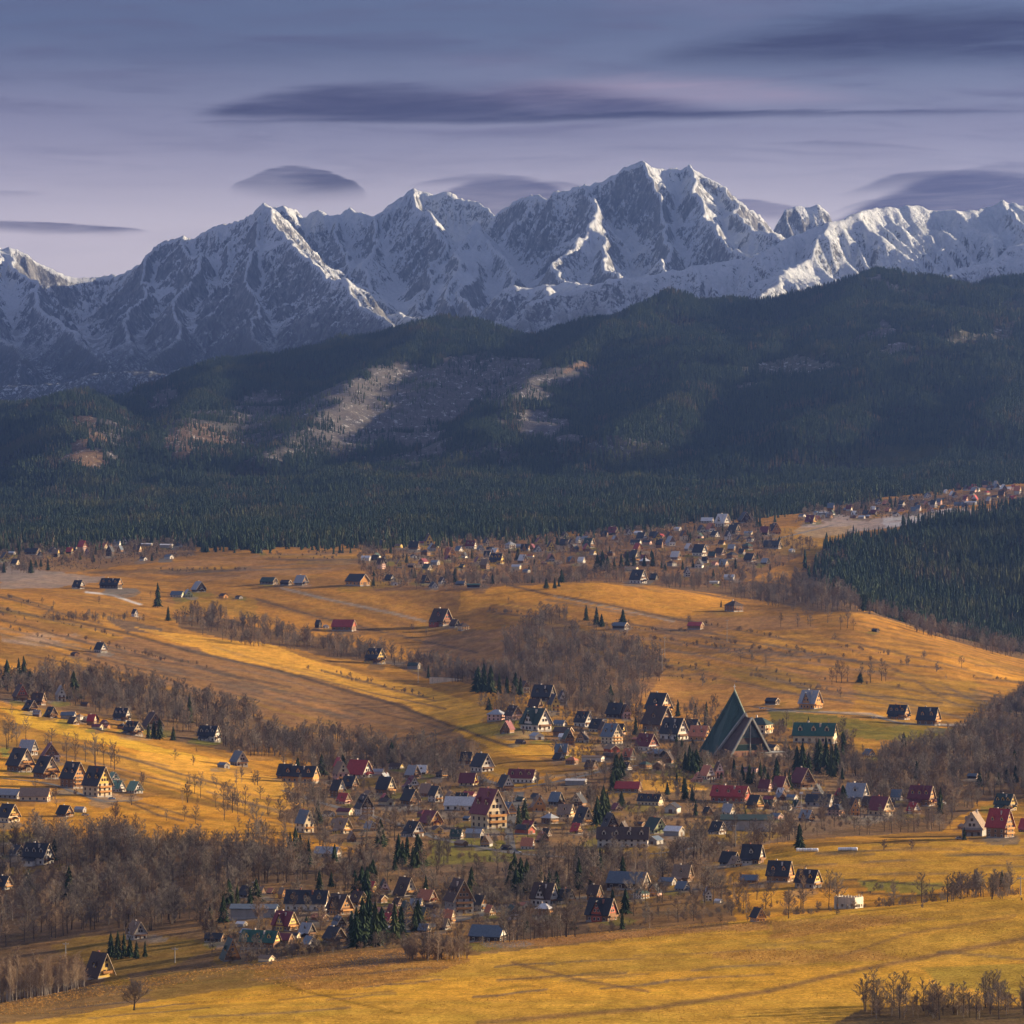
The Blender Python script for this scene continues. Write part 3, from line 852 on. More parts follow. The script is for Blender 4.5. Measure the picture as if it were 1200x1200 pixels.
# drifts fill the hollows: smooth where the ground is gentle and low
sm = MZ.copy()
for it in range(14):
    sm = (sm + np.roll(sm, 1, 0) + np.roll(sm, -1, 0) + np.roll(sm, 1, 1) + np.roll(sm, -1, 1)) / 5
fillw = np.clip((sm - MZ) / 14, 0, 1) * .6
big = sm.copy()
for it in range(30):
    big = (big + np.roll(big, 2, 0) + np.roll(big, -2, 0) + np.roll(big, 3, 1) + np.roll(big, -3, 1)) / 5
gentle = np.clip(1.0 - np.hypot(np.gradient(big, cy_, axis=0), np.gradient(big, cx_, axis=1)) * 1.7, 0, 1)
MZ = MZ + (sm - MZ) * np.maximum(fillw, gentle * .6)
MZ += 36 + 9 * fbm(MX / 22, MY / 30, 2, 69)
flow = np.clip(np.log(ACC) / 6, 0, 1)


def mountain_material():
    m_, t, bs = new_mat('snow_and_rock')
    geo = t.n('ShaderNodeNewGeometry')
    p = geo.outputs['Position']
    sep = t.n('ShaderNodeSeparateXYZ')
    t.put(sep.inputs[0], geo.outputs['Normal'])
    nz = sep.outputs[2]
    ps = t.n('ShaderNodeSeparateXYZ')
    t.put(ps.inputs[0], p)
    z = ps.outputs[2]
    fl = t.n('ShaderNodeAttribute', attribute_name='gully')
    n1 = t.noise(t.scale(p, (1, 1, .35)), .012, 7, .68, .3)
    n2 = t.noise(t.scale(p, (1, 1, .22)), .07, 5, .7)
    strata = t.noise(t.scale(p, (.5, .5, 2.2)), .02, 5, .65, .5)
    # gentle ground holds snow, steep rock sheds it, gullies collect it
    s = t.m('MULTIPLY_ADD', t.m('SUBTRACT', n1, .5), .55, nz)
    s = t.m('MULTIPLY_ADD', t.m('SUBTRACT', n2, .5), .95, s)
    n3 = t.noise(t.scale(p, (1, 1, .4)), .22, 4, .75)
    s = t.m('MULTIPLY_ADD', t.m('SUBTRACT', n3, .5), .85, s)
    s = t.m('MULTIPLY_ADD', t.m('SUBTRACT', strata, .5), .3, s)
    s = t.m('MULTIPLY_ADD', fl.outputs['Fac'], .34, s)
    s = t.m('ADD', s, t.ss(z, 350, 1150, -.13, .10))
    snow = t.ss(s, .66, .76)
    dust = t.ss(n2, .42, .62, .12, .36)
    rock = t.mix(t.ss(n1, .35, .65), (.038, .044, .056), (.078, .084, .098))
    rock = t.mix(dust, rock, (.62, .64, .68))
    # dwarf pine and forest on the lowest slopes
    tree = t.m('MULTIPLY', t.ss(z, 560, 380), t.ss(n2, .40, .50))
    snowc = t.mix(t.ss(n2, .3, .7), (.50, .57, .66), (.66, .71, .78))  # darker and bluer than real snow: cloud shade put into the colour
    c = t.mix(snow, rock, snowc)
    c = t.mix(t.m('MULTIPLY', tree, .92), c, (.032, .040, .036))
    low = t.m('MULTIPLY', t.ss(z, 700, 480), t.ss(n1, .42, .6, 0, .6))
    c = t.mix(low, c, (.075, .07, .06))
    t.put(bs.inputs['Base Color'], c)
    bs.inputs['Roughness'].default_value = .85
    bs.inputs['Specular IOR Level'].default_value = .1
    bp = t.n('ShaderNodeBump')
    bp.inputs['Strength'].default_value = .9
    bp.inputs['Distance'].default_value = 14.0
    t.put(bp.inputs['Height'], n2)
    bp2 = t.n('ShaderNodeBump')
    bp2.inputs['Strength'].default_value = .6
    bp2.inputs['Distance'].default_value = 40.0
    t.put(bp2.inputs['Height'], n1)
    t.put(bp2.inputs['Normal'], bp.outputs[0])
    t.put(bs.inputs['Normal'], bp2.outputs[0])
    return m_


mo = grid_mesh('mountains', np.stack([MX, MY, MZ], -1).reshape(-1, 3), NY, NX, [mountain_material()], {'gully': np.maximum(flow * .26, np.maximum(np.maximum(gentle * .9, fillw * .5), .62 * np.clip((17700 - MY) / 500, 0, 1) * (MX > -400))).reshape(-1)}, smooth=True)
tag(mo, kind='structure')


# ------------------------------------------------------------------ the air
def build_haze():
    bm = bmesh.new()
    bmesh.ops.create_cube(bm, size=1.0)
    me = bpy.data.meshes.new('haze')
    bm.to_mesh(me)
    bm.free()
    o = bpy.data.objects.new('haze', me)
    COL.objects.link(o)
    x0, x1, y0, y1, z0, z1 = -5200, 5200, -400, 23600, -340, 1460
    o.location = ((x0 + x1) / 2, (y0 + y1) / 2, (z0 + z1) / 2)
    o.scale = (x1 - x0, y1 - y0, z1 - z0)
    m_ = bpy.data.materials.new('air')
    m_.use_nodes = True
    t = NT(m_.node_tree)
    out = t.n('ShaderNodeOutputMaterial')
    v = t.n('ShaderNodeVolumePrincipled')
    v.inputs['Color'].default_value = (.11, .20, .50, 1)
    v.inputs['Density'].default_value = 2.5e-5
    v.inputs['Density Attribute'].default_value = ''
    v.inputs['Anisotropy'].default_value = 0.5
    t.t.links.new(v.outputs[0], out.inputs['Volume'])
    me.materials.append(m_)
    tag(o, 'thin blue haze hanging over the valley and the range', 'haze', kind='stuff')


build_haze()

# ------------------------------------------------------------------ trees
def mesh_from(name, verts, faces, mats, fm=None, smooth=False):
    me = bpy.data.meshes.new(name)
    me.from_pydata([tuple(map(float, v)) for v in verts], [], faces)
    for m_ in mats:
        me.materials.append(m_)
    if fm is not None:
        me.polygons.foreach_set('material_index', np.array(fm, dtype=np.int32))
    if smooth:
        me.polygons.foreach_set('use_smooth', np.ones(len(faces), bool))
    me.update()
    return me


def plant_mat(name, a, b, rough=.95, sat=None, scale=.5):
    """colour that differs from tree to tree and a little within each crown"""
    m_, t, bs = new_mat(name)
    oi = t.n('ShaderNodeObjectInfo')
    geo = t.n('ShaderNodeNewGeometry')
    n = t.noise(geo.outputs['Position'], scale, 2, .5)
    f = t.m('ADD', t.m('MULTIPLY', oi.outputs['Random'], .7), t.m('MULTIPLY', t.m('SUBTRACT', n, .35), .6), clamp=True)
    c = t.mix(f, a, b)
    if sat:      # stands differ: healthy, olive, brown and dying
        g = t.noise(geo.outputs['Position'], .0034, 5, .6)
        c = t.mix(t.ss(g, .53, .64, 0, .8), c, sat[0])
        g2 = t.noise(t.scale(geo.outputs['Position'], (1.7, 1.1, 1)), .006, 4, .6)
        c = t.mix(t.m('MULTIPLY', t.ss(g2, .55, .66, 0, .8), t.ss(oi.outputs['Random'], .2, .6)), c, sat[1])
    t.put(bs.inputs['Base Color'], c)
    bs.inputs['Roughness'].default_value = rough
    bs.inputs['Specular IOR Level'].default_value = .05
    return m_


M_SPRUCE = plant_mat('spruce_needles', (.018, .036, .022), (.055, .068, .030))
M_SPRUCE_FAR = plant_mat('spruce_needles_far', (.022, .046, .036), (.062, .084, .046), scale=.08, sat=((.082, .092, .045), (.12, .092, .062)))
M_BARK = plant_mat('bark', (.055, .043, .036), (.10, .08, .065))
M_TWIG = plant_mat('bare_twigs', (.12, .104, .09), (.26, .222, .185))
M_TWIGR = plant_mat('reddish_twigs', (.14, .102, .076), (.26, .19, .135))
M_BTWIG = plant_mat('birch_twigs', (.22, .155, .10), (.36, .265, .18))
M_BIRCH = plant_mat('birch_bark', (.32, .27, .22), (.48, .42, .34))


def spruce(seed, tiers, sides, rad, open_=0.0):
    r = random.Random(seed)
    v, f = [], []
    h0 = .06
    for k in range(tiers):
        t = k / tiers
        zb = h0 + (1 - h0) * t - .02
        zt = min(h0 + (1 - h0) * (t + 1.9 / tiers), 1.0)
        R = rad * ((1 - t) ** .85) * r.uniform(.82, 1.12) + .006
        ph = r.uniform(0, 6.28)
        ox, oy = r.uniform(-.012, .012), r.uniform(-.012, .012)
        i0 = len(v)
        n = sides * 2
        for j in range(n):
            a = ph + math.pi * 2 * j / n
            rr = R * (r.uniform(.85, 1.18) if j % 2 == 0 else r.uniform(.42, .62))
            zz = zb - (.035 if j % 2 == 0 else -.02) * (1 - t * .5) + r.uniform(-.012, .012)
            v.append((ox + rr * math.cos(a), oy + rr * math.sin(a), max(zz, .02)))
        v.append((ox * .5, oy * .5, zt))
        for j in range(n):
            f.append((i0 + j, i0 + (j + 1) % n, i0 + n))
    return v, f


def tube(v, f, p0, p1, r0, r1, n=4):
    p0, p1 = Vector(p0), Vector(p1)
    ax = (p1 - p0)
    if ax.length < 1e-6:
        return
    ax.normalize()
    u = ax.orthogonal().normalized()
    w = ax.cross(u)
    i0 = len(v)
    for p, r in ((p0, r0), (p1, r1)):
        for j in range(n):
            a = 6.28318 * j / n
            v.append(tuple(p + (u * math.cos(a) + w * math.sin(a)) * r))
    for j in range(n):
        k = (j + 1) % n
        f.append((i0 + j, i0 + k, i0 + n + k, i0 + n + j))


def bare_tree(seed, H=14.0, spread=.34, clear=.25, prim=11, sec=7, twg=10, up=.55, tr=.22, twr=.028, stems=1):
    """a leafless tree: trunk and limbs in one mesh, twigs in the other"""
    r = random.Random(seed)
    tv, tf, cv, cf = [], [], [], []
    for st in range(stems):
        bx, by = (r.uniform(-1, 1) * .5 * (stems > 1), r.uniform(-1, 1) * .5 * (stems > 1))
        pts = [Vector((bx, by, -.6))]
        lean = Vector((r.uniform(-.06, .06) + bx * .12, r.uniform(-.06, .06) + by * .12, 0))
        n = 7
        Hs = H * r.uniform(.85, 1)
        for k in range(1, n + 1):
            t = k / n
            pts.append(Vector((bx, by, 0)) + lean * (t * Hs) + Vector((r.uniform(-.02, .02) * Hs * t, r.uniform(-.02, .02) * Hs * t, Hs * .93 * t)))
        for k in range(n):
            tube(tv, tf, pts[k], pts[k + 1], tr * (1 - .9 * k / n), tr * (1 - .9 * (k + 1) / n), 6)
        for b in range(prim):
            t = clear + (1 - clear) * (b + r.random() * .8) / prim
            t = min(t, .98)
            k = min(int(t * n), n - 1)
            base = pts[k].lerp(pts[k + 1], t * n - k)
            az = b * 2.4 + r.uniform(-.5, .5)
            L = Hs * spread * (1.15 - .75 * ((t - clear) / (1 - clear))) * r.uniform(.75, 1.15)
            d = Vector((math.cos(az), math.sin(az), up * r.uniform(.7, 1.5) + t * .5)).normalized()
            mid = base + d * L * .55
            d2 = (d + Vector((r.uniform(-.2, .2), r.uniform(-.2, .2), .35))).normalized()
            end = mid + d2 * L * .5
            tube(tv, tf, base, mid, tr * .36 * (1 - .5 * t), tr * .22 * (1 - .5 * t), 4)
            tube(tv, tf, mid, end, tr * .22 * (1 - .5 * t), .03, 4)
            for s in range(sec):
                q = .25 + .75 * (s + r.random()) / sec
                pb = base.lerp(mid, q / .55) if q < .55 else mid.lerp(end, (q - .55) / .45)
                sd = (d2 * .5 + Vector((r.uniform(-1, 1), r.uniform(-1, 1), r.uniform(-.1, 1)))).normalized()
                SL = L * .42 * r.uniform(.6, 1.2)
                pe = pb + sd * SL
                tube(cv, cf, pb, pe, .045, .022, 3)
                for w in range(twg):
                    g = .2 + .8 * (w + r.random()) / twg
                    tb = pb.lerp(pe, g)
                    td = (sd * .6 + Vector((r.uniform(-1, 1), r.uniform(-1, 1), r.uniform(-.3, 1)))).normalized()
                    te = tb + td * SL * r.uniform(.45, .9)
                    tube(cv, cf, tb, te, twr, twr * .55, 3)
    return (tv, tf), (cv, cf)


def join(a, b):
    v = list(a[0]) + list(b[0])
    o = len(a[0])
    f = list(a[1]) + [tuple(i + o for i in q) for q in b[1]]
    fm = [0] * len(a[1]) + [1] * len(b[1])
    return v, f, fm


# prototypes -----------------------------------------------------------------
SPRUCE_N = []          # near: (trunk mesh, crown mesh), unit height
for k in range(6):
    cr = spruce(100 + k, 13, 8, [.20, .18, .24, .19, .26, .16][k])
    tv, tf = [], []
    tube(tv, tf, (0, 0, -.05), (0, 0, .5), .016, .008, 6)
    SPRUCE_N.append((mesh_from('trunk', tv, tf, [M_BARK]), mesh_from('crown', cr[0], cr[1], [M_SPRUCE])))
PROTO = bpy.data.collections.new('prototypes')


def proto_obj(name, me):
    o = bpy.data.objects.new(name, me)
    PROTO.objects.link(o)
    return o


FARC = bpy.data.collections.new('spruce_kinds')
for k in range(6):
    cr = spruce(200 + k, 6 + k % 3, 5, [.15, .13, .18, .14, .17, .12][k])
    o = bpy.data.objects.new('spruce_kind_%d' % k, mesh_from('spruce_far', cr[0], cr[1], [M_SPRUCE_FAR]))
    FARC.objects.link(o)
BARE = []
specs = [dict(H=14, spread=.33), dict(H=15, spread=.28, clear=.3), dict(H=13, spread=.36, up=.4), dict(H=16, spread=.24, clear=.35, up=.8),
         dict(H=12, spread=.40, clear=.18, up=.4), dict(H=15, spread=.25, clear=.2, up=.9), dict(H=14, spread=.3, stems=2, prim=8), dict(H=13, spread=.3, clear=.15)]
for k, sp in enumerate(specs):
    tk, cr = bare_tree(300 + k, **sp)
    BARE.append((mesh_from('trunk', *tk, [M_BARK]), mesh_from('crown', *cr, [M_TWIG if k % 4 != 3 else M_TWIGR]), sp['H']))
_tk, _cr = bare_tree(399, H=9, spread=.52, clear=.22, prim=16, sec=9, twg=12, up=.45, tr=.3, twr=.03)
ROUND = [(mesh_from('trunk', *_tk, [M_BARK]), mesh_from('crown', *_cr, [M_TWIG]), 9)]
BIRCH = []
for k in range(4):
    tk, cr = bare_tree(340 + k, H=17, spread=.23, clear=.2, prim=16, sec=6, twg=9, up=.9, tr=.15, twr=.03)
    BIRCH.append((mesh_from('trunk', *tk, [M_BIRCH]), mesh_from('crown', *cr, [M_BTWIG]), 17))
SHRUB = []
for k in range(4):
    tk, cr = bare_tree(360 + k, H=5, spread=.34, clear=.08, prim=6, sec=5, twg=6, up=.8, tr=.07, twr=.026, stems=4)
    SHRUB.append((mesh_from('stems', *tk, [M_TWIGR if k % 2 else M_TWIG]), mesh_from('twigs', *cr, [M_TWIGR if k % 2 else M_TWIG]), 5))
BAREC = bpy.data.collections.new('bare_tree_kinds')
for k, (a, b, h) in enumerate(BARE + BIRCH[:2] + SHRUB[:2]):
    sp = None
    va = [tuple(x.co) for x in a.vertices]
    vb = [tuple(x.co) for x in b.vertices]
    v, f, fm = join((va, [tuple(p.vertices) for p in a.polygons]), (vb, [tuple(p.vertices) for p in b.polygons]))
    v = [(x / h, y / h, z / h) for x, y, z in v]
    me = mesh_from('bare_tree_far', v, f, [a.materials[0], b.materials[0]], fm)
    BAREC.objects.link(bpy.data.objects.new('bare_kind_%02d' % k, me))


def scatter(name, P, scl, rot, idx, coll, label, cat):
    """one wood as ONE object: points carrying instances of a few trees"""
    me = bpy.data.meshes.new(name)
    n = len(P)
    me.vertices.add(n)
    me.vertices.foreach_set('co', np.asarray(P, np.float32).ravel())
    a = me.attributes.new('tree_scale', 'FLOAT_VECTOR', 'POINT')
    a.data.foreach_set('vector', np.asarray(scl, np.float32).ravel())
    a = me.attributes.new('tree_turn', 'FLOAT', 'POINT')
    a.data.foreach_set('value', np.asarray(rot, np.float32))
    a = me.attributes.new('tree_kind', 'INT', 'POINT')
    a.data.foreach_set('value', np.asarray(idx, np.int32))
    o = bpy.data.objects.new(name, me)
    COL.objects.link(o)
    ng = bpy.data.node_groups.new('plant_' + name, 'GeometryNodeTree')
    ng.interface.new_socket('Geometry', in_out='INPUT', socket_type='NodeSocketGeometry')
    ng.interface.new_socket('Geometry', in_out='OUTPUT', socket_type='NodeSocketGeometry')
    N = ng.nodes.new
    gi, go = N('NodeGroupInput'), N('NodeGroupOutput')
    ci = N('GeometryNodeCollectionInfo')
    ci.inputs['Collection'].default_value = coll
    ci.inputs['Separate Children'].default_value = True
    ci.inputs['Reset Children'].default_value = True
    ip = N('GeometryNodeInstanceOnPoints')
    ip.inputs['Pick Instance'].default_value = True

    def na(nm, ty):
        q = N('GeometryNodeInputNamedAttribute')
        q.data_type = ty
        q.inputs['Name'].default_value = nm
        return q.outputs['Attribute']
    cx = N('ShaderNodeCombineXYZ')
    L = ng.links.new
    L(na('tree_turn', 'FLOAT'), cx.inputs[2])
    L(gi.outputs[0], ip.inputs['Points'])
    L(ci.outputs[0], ip.inputs['Instance'])
    L(na('tree_kind', 'INT'), ip.inputs['Instance Index'])
    L(cx.outputs[0], ip.inputs['Rotation'])
    L(na('tree_scale', 'FLOAT_VECTOR'), ip.inputs['Scale'])
    L(ip.outputs[0], go.inputs[0])
    md = o.modifiers.new('plant', 'NODES')
    md.node_group = ng
    tag(o, label, cat, kind='stuff')
    return o


# the closed spruce forest of the foothills and the wood behind the right-hand hill -----------------
def forest():
    N = 420000
    d = np.sqrt(rng.uniform(5000.0**2, 13300.0**2, N))
    u = rng.uniform(-.128, .128, N)
    X, Y = u * d, d
    Z = ground_z(X, Y)
    px, py = px_of(X, Y, Z)
    jx_ = px + 40 * fbm(X / 70, Y / 100, 4, 71, .6)
    jy_ = py + 20 * fbm(X / 70, Y / 120, 4, 72, .6)
    jx_ += rng.normal(0, 7, N)
    jy_ += np.abs(rng.normal(0, 3.0, N)) * rng.choice([-1, 1, 1], N) * .8
    inn = ((FEDGE(jx_) - jy_) > 0) & (Y > 5500)
    rwm = inpoly(jx_, jy_, RIGHTWOOD) & (Y > 5050)
    # stay dense near, thinner far off where each tree is only a few pixels
    c = np.clip(np.rint((px - PXC[0]) / (PXC[1] - PXC[0])).astype(int), 0, NCOL - 1)
    r = np.clip(np.searchsorted(DR, Y), 0, NROW - 1)
    cl = CLEAR[r, c]
    thin = fbm(X / 130, Y / 190, 3, 73) + .5
    keep = (inn & (rng.random(N) > np.clip(cl * 1.25 + (fbm(X / 70, Y / 90, 3, 75)) * 1.1, 0, .97) * (cl > 0))) | rwm
    keep &= (thin > .30) | (rng.random(N) < .35) | rwm
    h = (9 + 12 * rng.random(N) ** .8) * np.clip(.72 + .6 * (thin), .7, 1.25)
    h *= np.where(cl > .2, .7, 1) * np.clip(1 + 1.1 * fbm(X / 60, Y / 80, 3, 77), .7, 1.25)
    topy = py - F * h / Y
    keep &= (topy < CUM[np.clip(r - 1, 0, NROW - 1), c] + 3)
    keep &= (px > -170) & (px < 1370)
    # gardens and houses of the far hamlet keep a gap
    k = np.nonzero(keep)[0]
    P = np.stack([X[k], Y[k], Z[k] - .4], 1)
    wdt = h[k] * rng.uniform(.85, 1.35, len(k))
    S = np.stack([wdt, wdt, h[k]], 1)
    return P, S, px[k], py[k], rwm[k]


FP, FS, FPX, FPY, FRW = forest()
near_i = FRW
scatter('spruce_wood', FP[near_i], FS[near_i] * 1.02, rng.uniform(0, 6.28, near_i.sum()), rng.integers(0, 6, near_i.sum()), FARC,
        'dense dark spruce wood filling the slope behind the golden hill at the right', 'forest')
far_i = ~FRW
scatter('spruce_forest', FP[far_i], FS[far_i], rng.uniform(0, 6.28, far_i.sum()), rng.integers(0, 6, far_i.sum()), FARC,
        'dark spruce forest covering the foothills below the snowy range', 'forest')
print('spruces', len(FP))

# ---- single trees -------------------------------------------------------------
PLANTED = []      # (X, Y, clear radius) of houses, filled before the trees go in


def single_tree(kind, protos, X, Y, H, label, cat, group, wide=1.0, k=None):
    pr = protos[k if k is not None else random.randrange(len(protos))]
    o = bpy.data.objects.new(kind, None)
    o.empty_display_size = 1
    COL.objects.link(o)
    s = H / (pr[2] if len(pr) > 2 else 1.0)
    o.location = (X, Y, float(ground_z(X, Y)))
    o.rotation_euler = (0, 0, random.uniform(0, 6.28))
    o.scale = (s * wide, s * wide, s)
    for me in pr[:2]:
        c = bpy.data.objects.new(me.name.split('.')[0], me)
        COL.objects.link(c)
        c.parent = o
    tag(o, label, cat, group)
    return o

# ------------------------------------------------------------------ building materials
def paint_mat(name, col, rough=.75, metal=0.0, var=.25, scale=.6, spec=.25, streak=True):
    m_, t, bs = new_mat(name)
    tcn = t.n('ShaderNodeTexCoord')
    oi = t.n('ShaderNodeObjectInfo')
    p = tcn.outputs['Object']
    n = t.noise(t.scale(p, (1, 1, .25 if streak else 1)), scale, 5, .65)
    n2 = t.noise(p, scale * 6, 3, .6)
    v = t.m('MULTIPLY', t.ss(n, .25, .75, 1 - var, 1 + var), t.ss(n2, .25, .75, 1 - var * .5, 1 + var * .5))
    v = t.m('MULTIPLY', v, t.m('MULTIPLY_ADD', oi.outputs['Random'], .35, .82))
    g = t.xyz(v, v, v)
    t.put(bs.inputs['Base Color'], t.mix(1.0, col, g, 'MULTIPLY'))
    bs.inputs['Roughness'].default_value = rough
    bs.inputs['Metallic'].default_value = metal
    bs.inputs['Specular IOR Level'].default_value = spec
    return m_


ROOF = {k: paint_mat('roof_' + n, c, r, 0, .22, 1.2, .3) for k, n, c, r in [
    ('dk', 'charcoal', (.026, .027, .034), .6), ('br', 'brown', (.065, .042, .034), .7), ('mr', 'maroon', (.15, .03, .04), .55), ('rd', 'red', (.34, .04, .04), .55),
    ('or', 'orange_tin', (.42, .15, .075), .5), ('gn', 'green', (.022, .085, .062), .5), ('gy', 'grey_metal', (.26, .28, .31), .45), ('bl', 'blue_grey', (.10, .135, .18), .45),
    ('tn', 'tan_shingle', (.24, .17, .12), .8), ('wh', 'pale_metal', (.62, .62, .62), .5), ('dg', 'dark_green', (.03, .055, .045), .6), ('lg', 'light_green', (.16, .30, .22), .5)]}
WALL = {k: paint_mat('wall_' + n, c, .85, 0, .1, .5, .2) for k, n, c in [
    ('w', 'white_plaster', (.58, .55, .50)), ('c', 'cream_plaster', (.62, .51, .34)), ('y', 'yellow_plaster', (.68, .47, .13)), ('t', 'brown_timber', (.21, .115, .06)),
    ('o', 'orange_timber', (.50, .25, .085)), ('s', 'stone', (.30, .285, .27)), ('p', 'pink_plaster', (.60, .38, .32)), ('k', 'dark_timber', (.055, .038, .03)),
    ('g', 'pale_green_plaster', (.48, .52, .28)), ('r', 'red_timber', (.36, .095, .06))]}
M_PANE = paint_mat('window_glass', (.025, .03, .04), .08, 0, .1, 1, .5)
M_FRAME = paint_mat('window_frame', (.55, .50, .42), .6)
M_FRAMED = paint_mat('window_frame_brown', (.16, .09, .05), .6)
M_TRIM = paint_mat('pale_boards', (.46, .36, .25), .75)
M_TRIMD = paint_mat('brown_boards', (.16, .095, .06), .75)
M_CHIM = paint_mat('chimney_plaster', (.52, .46, .40), .9)
M_BRICK = paint_mat('chimney_brick', (.28, .12, .08), .9)
M_DOOR = paint_mat('door_timber', (.12, .065, .035), .6)
M_CONC = paint_mat('concrete', (.36, .35, .33), .9)
M_STEEL = paint_mat('galvanised_steel', (.45, .46, .47), .45, .6)
M_FILM = paint_mat('bale_film', (.80, .80, .78), .35, 0, .1)


class MB:
    def __init__(self):
        self.v, self.f, self.m = [], [], []

    def box(self, x0, x1, y0, y1, z0, z1, mat=0):
        i = len(self.v)
        self.v += [(x0, y0, z0), (x1, y0, z0), (x1, y1, z0), (x0, y1, z0), (x0, y0, z1), (x1, y0, z1), (x1, y1, z1), (x0, y1, z1)]
        for q in ((0, 3, 2, 1), (4, 5, 6, 7), (0, 1, 5, 4), (1, 2, 6, 5), (2, 3, 7, 6), (3, 0, 4, 7)):
            self.f.append(tuple(i + k for k in q))
            self.m.append(mat)
        return self

    def prism(self, prof, y0, y1, mat=0, axis='y', caps=True):
        """profile points (a, z) swept along y (or, axis 'x', profile (y, z) along x)"""
        i, n = len(self.v), len(prof)
        for s in (y0, y1):
            for a, z in prof:
                self.v.append((a, s, z) if axis == 'y' else (s, a, z))
        for k in range(n):
            j = (k + 1) % n
            self.f.append((i + k, i + j, i + n + j, i + n + k))
            self.m.append(mat)
        if caps:
            self.f.append(tuple(i + k for k in range(n))[::-1])
            self.f.append(tuple(i + n + k for k in range(n)))
            self.m += [mat, mat]
        return self

    def quadpoly(self, pts, mat=0):
        i = len(self.v)
        self.v += pts
        self.f.append(tuple(range(i, i + len(pts))))
        self.m.append(mat)
        return self

    def mesh(self, name, nm=1):
        me = bpy.data.meshes.new(name)
        me.from_pydata(self.v, [], self.f)
        bm = bmesh.new()
        bm.from_mesh(me)
        bmesh.ops.recalc_face_normals(bm, faces=bm.faces)
        bm.to_mesh(me)
        bm.free()
        for k in range(nm):
            me.materials.append(M_CONC)
        me.polygons.foreach_set('material_index', np.array(self.m, np.int32))
        me.update()
        return me


def chevron(hw, H, R, ov, th):
    """closed cross-section of a gable roof"""
    sl = R / hw
    ze = H - ov * sl + .04
    return [(-hw - ov, ze), (0, H + R + .04), (hw + ov, ze), (hw + ov, ze + th), (0, H + R + .04 + th * 1.25), (-hw - ov, ze + th)]


def window_mesh(w, h):
    b = MB()
    b.box(-w / 2 - .12, w / 2 + .12, -.06, .05, -.12, h + .12, 0)
    b.box(-w / 2, w / 2 - w * .53, -.075, .0, 0, h, 1)
    b.box(-w / 2 + w * .53, w / 2, -.075, .0, 0, h, 1)
    return b.mesh('window', 2)


WIN = {'n': window_mesh(1.15, 1.35), 's': window_mesh(.8, 1.0), 'w': window_mesh(1.9, 1.45)}

TYPES = {  # gable width, length, wall height, roof rise, eave overhang, dormers (left side), big cross gable, balcony, hip
    'g': dict(W=9, L=12, H=4.6, R=7.4, ov=.8, dorm=0, big=0, bal=1),
    'd': dict(W=10, L=14, H=4.6, R=7.6, ov=.8, dorm=2, big=0, bal=1),
    't': dict(W=11.5, L=14, H=7.6, R=9.6, ov=.9, dorm=2, big=0, bal=2),
    'x': dict(W=10, L=13, H=4.6, R=7.8, ov=.8, dorm=0, big=1, bal=1),
    'b': dict(W=9, L=17, H=3.4, R=4.4, ov=.6, dorm=0, big=0, bal=0),
    's': dict(W=6, L=9, H=2.7, R=2.0, ov=.4, dorm=0, big=0, bal=0),
    'a': dict(W=8.5, L=11, H=1.8, R=9.0, ov=.7, dorm=1, big=0, bal=1),
    'l': dict(W=10, L=30, H=5.6, R=6.0, ov=.8, dorm=4, big=0, bal=0),
    'm': dict(W=9, L=22, H=4.4, R=5.6, ov=.7, dorm=3, big=0, bal=0),
    'h': dict(W=11, L=12, H=5.6, R=4.4, ov=.8, dorm=0, big=0, bal=1, hip=1),
    'n': dict(W=7, L=10, H=6.2, R=6.6, ov=.6, dorm=0, big=0, bal=1),
    'k': dict(W=10, L=18, H=4.0, R=1.3, ov=.5, dorm=0, big=0, bal=0),
    'ge': dict(W=8.6, L=11, H=4.3, R=6.6, ov=.9, dorm=1, big=0, bal=1, annex=1),
    'gv': dict(W=10.5, L=12.5, H=3.6, R=7.0, ov=1.0, dorm=0, big=0, bal=0, porch=1),
    'de': dict(W=9.4, L=15, H=5.2, R=6.8, ov=.8, dorm=3, big=0, bal=1, annex=1, porch=1),
    'dv': dict(W=11, L=13, H=4.8, R=8.4, ov=.9, dorm=1, big=0, bal=2, porch=1),
}
ARCH = {}


